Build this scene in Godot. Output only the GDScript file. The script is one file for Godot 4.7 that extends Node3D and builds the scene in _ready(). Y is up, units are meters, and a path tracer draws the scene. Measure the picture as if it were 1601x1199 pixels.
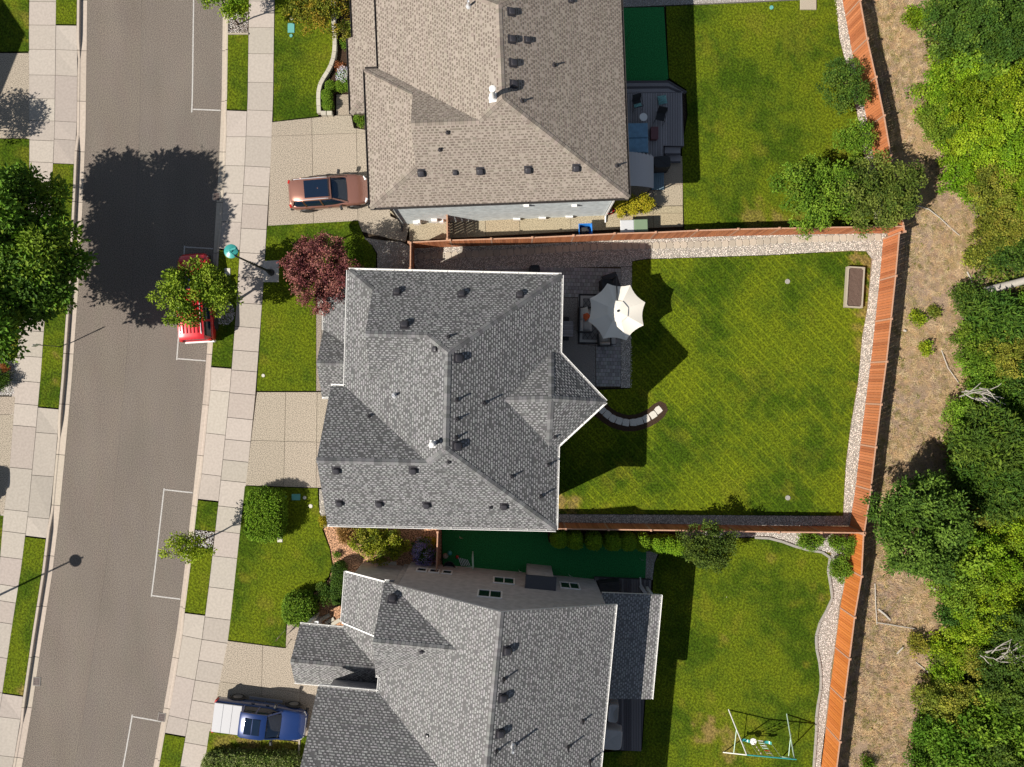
extends Node3D
# A residential street seen straight down from about 45 m. x = picture right, z = picture down, y = up; units are metres.

const EYE := 45.0            # height of the camera above the lawns
const FOCAL := 1190.0        # focal length in pixels of a 1601 x 1199 picture
const SUN := Vector3(0.904, -1.0, -0.431)

var M := {}                  # materials
var taken := {}              # node names in use
var rng := RandomNumberGenerator.new()
var soft := FastNoiseLite.new()
var fine := FastNoiseLite.new()

# ---------------------------------------------------------------- helpers
class Builder:
	var v := PackedVector3Array()
	var n := PackedVector3Array()
	var c := PackedColorArray()
	var t := PackedVector2Array()
	var col := Color.WHITE
	func tri(a: Vector3, b: Vector3, d: Vector3) -> void:
		var k := (d - a).cross(b - a).normalized()
		v.append(a); v.append(b); v.append(d)
		n.append(k); n.append(k); n.append(k)
		c.append(col); c.append(col); c.append(col)
		t.append(Vector2(a.x, a.z)); t.append(Vector2(b.x, b.z)); t.append(Vector2(d.x, d.z))
	func quad(a: Vector3, b: Vector3, d: Vector3, e: Vector3) -> void:
		tri(a, b, d)
		tri(a, d, e)
	func hexa(p: Array) -> void:      # p: four points below, four above, both round the same way
		quad(p[0], p[1], p[2], p[3])
		quad(p[7], p[6], p[5], p[4])
		for i in 4:
			var j := (i + 1) % 4
			quad(p[i], p[i + 4], p[j + 4], p[j])
	func box(x: Transform3D, s: Vector3) -> void:
		var h := s / 2.0
		hexa([x * Vector3(-h.x, -h.y, -h.z), x * Vector3(h.x, -h.y, -h.z), x * Vector3(h.x, -h.y, h.z), x * Vector3(-h.x, -h.y, h.z),
			x * Vector3(-h.x, h.y, -h.z), x * Vector3(h.x, h.y, -h.z), x * Vector3(h.x, h.y, h.z), x * Vector3(-h.x, h.y, h.z)])
	func cube(at: Vector3, s: Vector3, turn := 0.0) -> void:
		box(Transform3D(Basis(Vector3.UP, turn), at), s)
	func bevel_cube(at: Vector3, s: Vector3, b: float, turn := 0.0) -> void:   # a box with chamfered top edges
		var x := Transform3D(Basis(Vector3.UP, turn), at)
		var h := s / 2.0
		var ring := func(y: float, d: float) -> Array:
			return [x * Vector3(-h.x + d, y, -h.z + d), x * Vector3(h.x - d, y, -h.z + d), x * Vector3(h.x - d, y, h.z - d), x * Vector3(-h.x + d, y, h.z - d)]
		var r: Array = [ring.call(-h.y, 0.0), ring.call(h.y - b, 0.0), ring.call(h.y, b)]
		for k in 2:
			for i in 4:
				var j := (i + 1) % 4
				quad(r[k][i], r[k + 1][i], r[k + 1][j], r[k][j])
		quad(r[2][3], r[2][2], r[2][1], r[2][0])
		quad(r[0][0], r[0][1], r[0][2], r[0][3])
	func bar(a: Vector3, b: Vector3, w: float, h: float) -> void:     # a beam from a to b, w wide and h high
		var d := (b - a)
		var f := d.normalized()
		var s := f.cross(Vector3.UP)
		if s.length() < 0.01: s = Vector3.RIGHT
		s = s.normalized()
		var up := s.cross(f)
		box(Transform3D(Basis(s, up, -f), (a + b) / 2.0), Vector3(w, h, d.length()))
	func sheet(p: PackedVector2Array, y: float) -> void:
		var idx := Geometry2D.triangulate_polygon(p)
		for i in range(0, idx.size(), 3):
			var a := p[idx[i]]
			var b := p[idx[i + 1]]
			var d := p[idx[i + 2]]
			if (b - a).cross(d - a) < 0.0:
				var q := b
				b = d
				d = q
			tri(Vector3(a.x, y, a.y), Vector3(b.x, y, b.y), Vector3(d.x, y, d.y))
	func prism(p: PackedVector2Array, y0: float, y1: float, b := 0.0) -> void:   # a slab with an optional chamfer
		var top := p
		if b > 0.0:
			var o := Geometry2D.offset_polygon(p, -b, Geometry2D.JOIN_MITER)
			if o.size() == 1 and o[0].size() == p.size(): top = _aligned(o[0], p)
			else: b = 0.0
		sheet(top, y1)
		for i in p.size():
			var j := (i + 1) % p.size()
			var a := p[i]
			var q := p[j]
			quad(Vector3(a.x, y0, a.y), Vector3(a.x, y1 - b, a.y), Vector3(q.x, y1 - b, q.y), Vector3(q.x, y0, q.y))
			if b > 0.0:
				quad(Vector3(a.x, y1 - b, a.y), Vector3(top[i].x, y1, top[i].y), Vector3(top[j].x, y1, top[j].y), Vector3(q.x, y1 - b, q.y))
	func _aligned(o: PackedVector2Array, p: PackedVector2Array) -> PackedVector2Array:
		var r := PackedVector2Array()
		for a in p:
			var best := o[0]
			for q in o:
				if q.distance_squared_to(a) < best.distance_squared_to(a): best = q
			r.append(best)
		return r
	func loft(rings: Array, ends := true) -> void:
		for k in rings.size() - 1:
			var a: PackedVector3Array = rings[k]
			var b: PackedVector3Array = rings[k + 1]
			for i in a.size():
				var j := (i + 1) % a.size()
				quad(a[i], b[i], b[j], a[j])
		if ends:
			for r in [rings[0], rings[-1]]:
				var m := Vector3.ZERO
				for q in r: m += q
				m /= r.size()
				for i in r.size():
					if r == rings[0]: tri(m, r[i], r[(i + 1) % r.size()])
					else: tri(m, r[(i + 1) % r.size()], r[i])
	func tube(pts: Array, radii: Array, sides := 7) -> void:
		var rings := []
		for i in pts.size():
			var a: Vector3 = pts[maxi(i - 1, 0)]
			var b: Vector3 = pts[mini(i + 1, pts.size() - 1)]
			var f := (b - a).normalized()
			var s := f.cross(Vector3.UP)
			if s.length() < 0.05: s = Vector3.RIGHT
			s = s.normalized()
			var w := f.cross(s)
			var r := PackedVector3Array()
			for k in sides:
				var g := TAU * k / sides
				r.append(pts[i] + (s * cos(g) + w * sin(g)) * radii[i])
			rings.append(r)
		loft(rings)
	func lathe(profile: Array, x: Transform3D, sides := 16) -> void:    # profile: Vector2(radius, height)
		var rings := []
		for q in profile:
			var r := PackedVector3Array()
			for k in sides:
				var g := TAU * k / sides
				r.append(x * Vector3(cos(g) * q.x, q.y, sin(g) * q.x))
			rings.append(r)
		loft(rings)
	func smooth(limit := 0.7) -> void:         # share normals between faces that meet at a shallow angle
		var at := {}
		for i in v.size():
			var key := Vector3i((v[i] * 2000.0).round())
			if not at.has(key): at[key] = PackedInt32Array()
			at[key].append(i)
		var out := n.duplicate()
		for key in at:
			var list: PackedInt32Array = at[key]
			for i in list:
				var s := Vector3.ZERO
				for j in list:
					if n[i].dot(n[j]) > limit: s += n[j]
				if s.length() > 0.001: out[i] = s.normalized()
		n = out
	func mesh() -> ArrayMesh:
		var a := []
		a.resize(Mesh.ARRAY_MAX)
		a[Mesh.ARRAY_VERTEX] = v
		a[Mesh.ARRAY_NORMAL] = n
		a[Mesh.ARRAY_COLOR] = c
		a[Mesh.ARRAY_TEX_UV] = t
		var m := ArrayMesh.new()
		m.add_surface_from_arrays(Mesh.PRIMITIVE_TRIANGLES, a)
		return m

func numbered(called: String) -> String:
	taken[called] = taken.get(called, -1) + 1
	return called if taken[called] == 0 else "%s_%03d" % [called, taken[called]]

func tag(o: Node, label: String, category: String, group := "") -> Node:
	o.set_meta("label", label)
	o.set_meta("category", category)
	if group: o.set_meta("group", group)
	return o

func thing(called: String, label: String, category: String, at := Vector3.ZERO, turn := 0.0, group := "") -> Node3D:
	var o := Node3D.new()
	o.name = numbered(called)
	add_child(o)
	o.position = at
	o.rotation.y = turn
	tag(o, label, category, group)
	return o

func put(called: String, mesh: Mesh, material: Material, parent: Node = self) -> MeshInstance3D:
	var o := MeshInstance3D.new()
	o.name = numbered(called) if parent == self else called
	o.mesh = mesh
	o.material_override = material
	parent.add_child(o, true)
	return o

func obj(called: String, b: Builder, material: Material, parent: Node = self, round_it := false) -> MeshInstance3D:
	if round_it: b.smooth()
	return put(called, b.mesh(), material, parent)

func ground(called: String, b: Builder, material: Material, kind := "structure") -> MeshInstance3D:
	var o := obj(called, b, material)
	o.set_meta("kind", kind)
	return o

func copy(o: Node3D, at: Vector3, turn: float, label: String) -> Node3D:
	var r: Node3D = o.duplicate()
	r.name = numbered(String(o.name).rstrip("_0123456789"))
	add_child(r)
	r.position = at
	r.rotation.y = turn
	r.set_meta("label", label)
	return r

func at(px: float, py: float, h := 0.0) -> Vector3:       # the place h metres up that the photograph shows at a pixel
	return Vector3((px - 800.5) / FOCAL * (EYE - h), h, (py - 599.5) / FOCAL * (EYE - h))

func at2(px: float, py: float, h := 0.0) -> Vector2:
	var p := at(px, py, h)
	return Vector2(p.x, p.z)

func outline(list: Array, h := 0.0) -> PackedVector2Array:     # flat list of pixels -> a polygon on the ground
	var r := PackedVector2Array()
	for i in range(0, list.size(), 2): r.append(at2(list[i], list[i + 1], h))
	return r

func line3(list: Array, h := 0.0) -> PackedVector3Array:
	var r := PackedVector3Array()
	for i in range(0, list.size(), 2): r.append(at(list[i], list[i + 1], h))
	return r

func along(curve: Array, y: float) -> float:               # x of a polyline [[y, x], ...] at y
	for i in curve.size() - 1:
		if y <= curve[i + 1][0] or i == curve.size() - 2:
			var k: float = (y - curve[i][0]) / float(curve[i + 1][0] - curve[i][0])
			return lerpf(curve[i][1], curve[i + 1][1], k)
	return 0.0

func grey(a: float, b := -1.0) -> Color:
	var k := a if b < 0.0 else rng.randf_range(a, b)
	return Color(k, k, k)

func vary(c: Color, amount: float) -> Color:
	var k := 1.0 + rng.randf_range(-amount, amount)
	return Color(c.r * k, c.g * k * (1.0 + rng.randf_range(-amount, amount) * 0.25), c.b * k)

# ---------------------------------------------------------------- materials
func noise_tex(seed_: int, freq: float, low: float, high: float, size := 512, octaves := 4, kind := FastNoiseLite.TYPE_SIMPLEX_SMOOTH, tint := Color.WHITE) -> NoiseTexture2D:
	var f := FastNoiseLite.new()
	f.seed = seed_
	f.noise_type = kind
	f.frequency = freq
	f.fractal_octaves = octaves
	var g := Gradient.new()
	g.set_color(0, Color(low, low, low) * tint)
	g.set_color(1, Color(high, high, high) * tint)
	var x := NoiseTexture2D.new()
	x.width = size
	x.height = size
	x.seamless = true
	x.noise = f
	x.color_ramp = g
	return x

func mat(color: Color, rough := 0.9, tex: Texture2D = null, tile := 1.0, bump: Texture2D = null, bump_cm := 0.0, vertex := false) -> StandardMaterial3D:
	var m := StandardMaterial3D.new()       # color is linear, as measured base colours are
	m.albedo_color = color.linear_to_srgb()
	m.roughness = rough
	m.vertex_color_use_as_albedo = vertex
	if rough >= 0.9: m.metallic_specular = 0.2
	if tex or bump:
		m.uv1_triplanar = true
		m.uv1_world_triplanar = true
		m.uv1_scale = Vector3.ONE / tile
	if tex: m.albedo_texture = tex
	if bump:
		m.heightmap_enabled = true
		m.heightmap_texture = bump
		m.heightmap_scale = bump_cm
	return m

func paint(color: Color, metal := 0.35) -> StandardMaterial3D:
	var m := mat(color, 0.32)
	m.metallic = metal
	m.clearcoat_enabled = true
	m.clearcoat = 0.8
	m.clearcoat_roughness = 0.08
	return m

func leaf_mat(back := 0.5) -> StandardMaterial3D:
	var m := mat(Color.WHITE, 0.65)
	m.metallic_specular = 0.25
	m.vertex_color_use_as_albedo = true
	m.backlight_enabled = true
	m.backlight = Color(back, back, back * 0.6)
	m.cull_mode = BaseMaterial3D.CULL_DISABLED
	return m

func make_materials() -> void:
	var speck := noise_tex(3, 0.09, 0.72, 1.0, 512, 5)
	var grain := noise_tex(5, 0.25, 0.55, 1.05, 512, 3)
	var blot := noise_tex(8, 0.012, 0.82, 1.0, 512, 6)
	var rough := noise_tex(9, 0.2, 0.0, 1.0, 512, 4)
	M.asphalt = mat(Color(1, 1, 1), 0.95, noise_tex(11, 0.095, 0.56, 1.24, 1024, 4), 7.3, rough, 0.25, true)
	M.concrete = mat(Color(1, 1, 1), 0.9, noise_tex(12, 0.03, 0.92, 1.02, 1024, 6), 6.0, rough, 0.1, true)
	M.aggregate = mat(Color(0.4, 0.343, 0.275), 0.92, noise_tex(13, 0.055, 0.5, 1.3, 1024, 3), 4.1, rough, 0.3, true)
	M.soil = mat(Color(0.13, 0.095, 0.065), 1.0, noise_tex(14, 0.05, 0.5, 1.0, 512, 5), 3.0, rough, 2.0)
	M.mulch = mat(Color(0.7, 0.4, 0.24), 1.0, noise_tex(15, 0.05, 0.3, 1.25, 512, 4), 3.0, rough, 3.0)
	M.dark_mulch = mat(Color(0.12, 0.075, 0.05), 1.0, noise_tex(16, 0.16, 0.4, 1.0, 512, 4), 2.0, rough, 3.0)
	M.grass = mat(Color.WHITE, 1.0, null, 1.0, null, 0.0, true)
	M.grass.albedo_texture = lawn_texture(false)
	M.mown = mat(Color.WHITE, 1.0, null, 1.0, null, 0.0, true)
	M.mown.albedo_texture = lawn_texture(true)
	for k in ["grass", "mown"]:
		M[k].uv1_scale = Vector3(0.22, 0.22, 1)
		M[k].heightmap_enabled = true
		M[k].heightmap_texture = noise_tex(21, 0.12, 0.0, 1.0, 512, 4)
		M[k].heightmap_scale = 3.0
	M.turf = mat(Color(0.028, 0.22, 0.062), 0.9, noise_tex(22, 0.06, 0.6, 1.15), 2.6, rough, 0.6)
	M.dry = mat(Color.WHITE, 1.0, noise_tex(23, 0.08, 0.45, 1.05, 512, 5), 2.4, rough, 4.0, true)
	M.gravel_bed = mat(Color(0.62, 0.57, 0.5), 1.0, noise_tex(24, 0.35, 0.35, 1.05, 512, 2, FastNoiseLite.TYPE_CELLULAR), 3.0, rough, 2.0)
	M.pebble = mat(Color.WHITE, 0.85, null, 1, null, 0, true)
	M.shingle = mat(Color.WHITE, 0.95, noise_tex(25, 0.45, 0.72, 1.05, 512, 2), 1.5, rough, 0.15, true)
	M.white_trim = mat(Color(0.74, 0.73, 0.71), 0.5)
	M.dark_trim = mat(Color(0.035, 0.03, 0.028), 0.5)
	M.siding_grey = mat(Color(0.5, 0.475, 0.465), 0.7, blot, 3.0)
	M.siding_blue = mat(Color(0.6, 0.65, 0.66), 0.7, blot, 3.0)
	M.siding_pale = mat(Color(0.42, 0.4, 0.37), 0.7, blot, 3.0)
	M.vent = mat(Color(0.035, 0.033, 0.038), 0.35)
	M.galvanised = mat(Color(0.7, 0.71, 0.73), 0.35)
	M.galvanised.metallic = 0.5
	M.cedar = []
	for k in 5: M.cedar.append(mat([Color(0.53, 0.175, 0.06), Color(0.6, 0.205, 0.072), Color(0.43, 0.135, 0.045), Color(0.56, 0.2, 0.078), Color(0.63, 0.225, 0.088)][k], 0.8, noise_tex(30 + k, 0.03, 0.7, 1.05, 256, 5), 0.5))
	M.cedar_fresh = []
	for k in 4: M.cedar_fresh.append(mat([Color(0.62, 0.19, 0.03), Color(0.68, 0.22, 0.04), Color(0.55, 0.16, 0.025), Color(0.66, 0.21, 0.045)][k], 0.75, noise_tex(40 + k, 0.03, 0.75, 1.05, 256, 5), 0.5))
	M.cedar_post = mat(Color(0.5, 0.28, 0.18), 0.85, blot, 0.7)
	M.old_wood = mat(Color(0.55, 0.48, 0.38), 0.9, grain, 1.2)
	M.deck = [mat(Color(0.42, 0.39, 0.4), 0.8, grain, 0.9), mat(Color(0.38, 0.35, 0.36), 0.8, grain, 0.9), mat(Color(0.46, 0.43, 0.44), 0.8, grain, 0.9)]
	M.deck_dark = mat(Color(0.1, 0.09, 0.1), 0.8, grain, 0.9)
	M.white_paint = mat(Color(0.62, 0.6, 0.57), 0.85, noise_tex(50, 0.06, 0.55, 1.1, 256, 5), 0.9)
	M.steel_dark = mat(Color(0.02, 0.022, 0.024), 0.45)
	M.black_cloth = mat(Color(0.022, 0.022, 0.024), 0.8)
	M.grey_cloth = mat(Color(0.5, 0.49, 0.49), 0.9, speck, 0.8)
	M.cream_cloth = mat(Color(0.78, 0.74, 0.66), 0.85, speck, 0.5)
	M.cushion = mat(Color(0.55, 0.53, 0.5), 0.95, speck, 0.5)
	M.orange_cloth = mat(Color(0.6, 0.13, 0.05), 0.9)
	M.glass = mat(Color(0.015, 0.02, 0.025), 0.06)
	M.glass.metallic_specular = 0.7
	M.car_glass = mat(Color(0.006, 0.014, 0.032), 0.06)
	M.tyre = mat(Color(0.02, 0.02, 0.02), 0.85)
	M.rim = mat(Color(0.35, 0.35, 0.36), 0.35)
	M.rim.metallic = 0.8
	M.black_plastic = mat(Color(0.018, 0.018, 0.02), 0.6)
	M.lamp_red = mat(Color(0.4, 0.02, 0.015), 0.25)
	M.lamp_clear = mat(Color(0.75, 0.76, 0.78), 0.15)
	M.teal = mat(Color(0.035, 0.26, 0.24), 0.35)
	M.utility_green = mat(Color(0.13, 0.42, 0.38), 0.7, speck, 1.0)
	M.bark = mat(Color(0.16, 0.115, 0.08), 0.95, noise_tex(60, 0.08, 0.5, 1.0, 256, 4), 0.6)
	M.dead_wood = mat(Color(0.62, 0.57, 0.5), 0.95, noise_tex(61, 0.05, 0.6, 1.0, 256, 4), 0.6)
	M.leaf = leaf_mat()
	M.paver = [mat(Color(0.24, 0.23, 0.22), 0.95, speck, 0.9), mat(Color(0.2, 0.195, 0.19), 0.95, speck, 0.9), mat(Color(0.28, 0.265, 0.25), 0.95, speck, 0.9)]
	M.step_stone = [mat(Color(0.52, 0.46, 0.37), 0.95, speck, 0.8), mat(Color(0.47, 0.42, 0.345), 0.95, speck, 0.8), mat(Color(0.56, 0.49, 0.4), 0.95, speck, 0.8)]
	M.wall_stone = [mat(Color(0.6, 0.56, 0.47), 0.95, speck, 0.7), mat(Color(0.55, 0.51, 0.43), 0.95, speck, 0.7)]

func lawn_texture(lines: bool) -> ImageTexture:       # blades, thatch and, on the mown lawn, the tracks of the mower's wheels
	var f := FastNoiseLite.new()
	f.seed = 77
	f.noise_type = FastNoiseLite.TYPE_SIMPLEX_SMOOTH
	f.frequency = 0.026
	f.fractal_octaves = 4
	f.fractal_gain = 0.62
	var img := f.get_seamless_image(1024, 1024)
	img.convert(Image.FORMAT_RGBA8)
	var dull := Image.create_empty(1024, 1024, false, Image.FORMAT_RGBA8)
	dull.fill(Color(0.9, 0.9, 0.9, 0.45))
	img.blend_rect(dull, Rect2i(0, 0, 1024, 1024), Vector2i.ZERO)
	if lines:
		var r := RandomNumberGenerator.new()
		r.seed = 4
		for k in 9:
			for way in 2:
				var w := r.randi_range(10, 20)
				var thin := Image.create_empty(1024, w, false, Image.FORMAT_RGBA8) if way == 0 else Image.create_empty(w, 1024, false, Image.FORMAT_RGBA8)
				for a in range(0, 1024, 32):
					var tone := Color(1, 0.97, 0.8, r.randf_range(0.1, 0.68) * (0.5 if way == 0 else 1.0))
					thin.fill_rect(Rect2i(a, 0, 32, w) if way == 0 else Rect2i(0, a, w, 32), tone)
				var p := int(k * 113.7 + r.randf_range(-40, 40))
				img.blend_rect(thin, Rect2i(Vector2i.ZERO, thin.get_size()), Vector2i(0, p) if way == 0 else Vector2i(p, 0))
	img.generate_mipmaps()
	return ImageTexture.create_from_image(img)

const HOUSE_TWO := {
	"v": [[-8.331, 6.200, -5.787], [2.527, 6.200, -5.527], [2.233, 6.200, 7.450], [-3.007, 9.138, -1.461], [-3.122, 9.144, 3.124], [-4.072, 8.550, -2.327], [-6.972, 6.950, -4.683], [-7.026, 8.550, -2.398], [-7.081, 6.958, -0.125], [-8.494, 6.200, 0.147], [-4.020, 8.669, 3.782], [-9.322, 8.672, 3.659], [-9.407, 6.200, 7.189], [-9.237, 6.200, 0.129], [4.777, 6.200, 0.929], [-0.329, 7.665, 0.800], [2.437, 6.200, -1.549], [2.330, 6.200, 3.179], [1.930, 7.665, 0.737], [1.985, 6.444, -1.557], [1.872, 6.448, 3.125], [-10.366, 2.900, -5.678], [-7.795, 3.980, -5.616], [-7.897, 3.961, -1.394], [-10.401, 2.900, -2.970], [-10.430, 2.900, -2.971], [-10.474, 4.200, -1.114], [-7.905, 4.200, -1.053], [-10.519, 2.900, 0.742], [-9.139, 2.900, 0.775], [-9.132, 3.085, 0.511], [-7.943, 3.085, 0.540]],
	"f": [[0, 6, 7, 5, 3, 1], [7, 8, 5], [0, 9, 10, 4, 3, 5, 8, 6], [1, 3, 4, 2, 17, 20, 15, 19, 16], [2, 4, 10, 11, 12], [9, 13, 11, 10], [14, 16, 19, 18], [14, 18, 20, 17], [18, 19, 15], [18, 15, 20], [21, 24, 23, 22], [25, 26, 27, 23, 24], [26, 28, 29, 30, 31, 27]],
	"eaves": [[0, 1], [1, 16], [16, 14], [14, 17], [17, 2], [2, 12], [0, 9], [9, 13], [21, 24], [28, 29], [25, 24]],
	"caps": [[0, 6], [5, 3], [1, 3], [3, 4], [4, 2], [4, 10], [10, 11], [7, 5], [15, 18], [18, 14], [26, 27], [18, 19], [18, 20]]}
const HOUSE_ONE := {
	"v": [[6.058, 5.500, -9.643], [-0.457, 8.549, -13.623], [-0.635, 8.549, -18.118], [5.545, 5.500, -22.601], [-7.150, 5.500, -22.098], [-7.352, 5.500, -9.112], [-7.637, 5.500, -16.311], [-6.922, 5.500, -16.339], [-1.608, 7.981, -12.788], [-4.854, 6.680, -10.851], [-5.003, 6.680, -14.626], [-4.925, 7.981, -12.656], [-9.074, 2.900, -19.087], [-8.909, 2.900, -14.916], [-7.122, 3.738, -16.850], [-7.086, 3.738, -15.933], [-6.456, 4.022, -15.958], [-6.584, 4.022, -19.185], [-7.049, 2.900, -14.989], [-8.792, 2.900, -19.098], [-6.584, 3.894, -19.185], [-6.782, 3.894, -24.170], [-8.989, 2.900, -24.083]],
	"f": [[0, 1, 8, 11, 9, 5], [0, 3, 2, 1], [7, 8, 1, 2, 4], [6, 10, 11, 8, 7], [5, 9, 10, 6], [3, 2, 4], [12, 13, 14, 15, 16, 17], [13, 18, 14], [19, 20, 21, 22]],
	"eaves": [[5, 0], [0, 3], [6, 5], [7, 4], [6, 7], [12, 13], [19, 22]],
	"caps": [[5, 9], [6, 10], [11, 8], [8, 1], [1, 0], [1, 2], [2, 3], [2, 4], [13, 14]]}
const HOUSE_THREE := {
	"v": [[5.361, 5.500, 11.468], [-0.516, 8.628, 10.913], [-6.392, 5.500, 10.358], [-1.833, 8.628, 24.851], [4.044, 5.500, 25.406], [-6.845, 7.550, 12.698], [-2.765, 7.550, 13.084], [-6.615, 5.500, 10.269], [-6.386, 5.500, 10.290], [-7.074, 5.500, 15.128], [-6.845, 5.500, 15.150], [-6.927, 5.500, 16.015], [-10.074, 5.500, 15.718], [-2.383, 8.100, 20.072], [-10.414, 8.100, 19.313], [-10.754, 5.500, 22.908], [-7.606, 5.500, 23.205], [-7.709, 5.500, 24.296], [-11.851, 4.300, 14.861], [-6.594, 4.300, 15.357], [-11.702, 3.000, 13.282], [-6.445, 3.000, 13.779], [-12.000, 3.000, 16.439], [-9.761, 3.000, 16.651], [-9.714, 3.409, 16.154], [-6.696, 3.409, 16.439], [-9.093, 3.300, 10.285], [-9.304, 3.300, 13.088], [-6.432, 4.898, 13.646], [-6.141, 4.931, 10.564], [-9.304, 3.000, 13.088], [-7.186, 4.250, 15.240], [-7.003, 4.271, 13.306], [-9.301, 3.020, 13.534], [8.245, 2.800, 11.720], [7.713, 2.800, 17.501], [4.369, 3.472, 17.185], [4.915, 3.469, 11.406]],
	"f": [[0, 4, 3, 1], [2, 8, 6, 10, 11, 13, 16, 17, 3, 1], [7, 8, 6, 5], [9, 5, 6, 10], [12, 11, 13, 14], [14, 13, 16, 15], [20, 21, 19, 18], [18, 19, 25, 24, 23, 22], [26, 27, 28, 29], [30, 33, 31, 32], [34, 35, 36, 37]],
	"eaves": [[0, 4], [2, 8], [7, 8], [9, 10], [10, 11], [12, 11], [20, 21], [22, 23], [26, 27], [34, 35]],
	"caps": [[1, 3], [5, 6], [14, 13], [18, 19]]}

# ---------------------------------------------------------------- the street
const ROAD_R := [[-900, 349], [0, 347], [150, 345], [250, 341], [315, 337], [450, 329], [540, 322.5], [605, 317.5], [680, 310], [775, 300], [890, 287], [985, 275], [1075, 260], [1195, 239], [1700, 140]]
const ROAD_L := [[-900, 136], [0, 134], [200, 131.5], [300, 127.5], [450, 120], [590, 110], [680, 102], [808, 90], [898, 79], [1000, 63], [1110, 47], [1195, 32.5], [1700, -66]]

func right_at(y: float, off: float) -> Vector2:      # a point off pixels to the right of the road's right edge, square to the road
	var d := (along(ROAD_R, y + 20) - along(ROAD_R, y - 20)) / 40.0
	return at2(along(ROAD_R, y) + off, y - d * off)

func left_at(y: float, off: float) -> Vector2:
	var d := (along(ROAD_L, y + 20) - along(ROAD_L, y - 20)) / 40.0
	return at2(along(ROAD_L, y) - off, y + d * off)

func side_at(side: int, y: float, off: float) -> Vector2:
	return right_at(y, off) if side > 0 else left_at(y, off)

func band(side: int, y0: float, y1: float, o0: float, o1: float, step := 25.0) -> PackedVector2Array:
	var r := PackedVector2Array()
	var n := maxi(1, int(ceil((y1 - y0) / step)))
	for i in n + 1: r.append(side_at(side, lerpf(y0, y1, float(i) / n), o0))
	for i in n + 1: r.append(side_at(side, lerpf(y1, y0, float(i) / n), o1))
	return r

func kerb_drop(side: int, y: float) -> float:        # 0 = full kerb, 1 = lowered for a driveway
	var best := 0.0
	for s in ([[176, 385], [577, 775], [961, 1140]] if side > 0 else [[60, 240], [655, 830], [1105, 1300]]):
		best = maxf(best, clampf(minf((y - s[0]) / 30.0, (s[1] - y) / 30.0), 0.0, 1.0))
	return best

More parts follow.
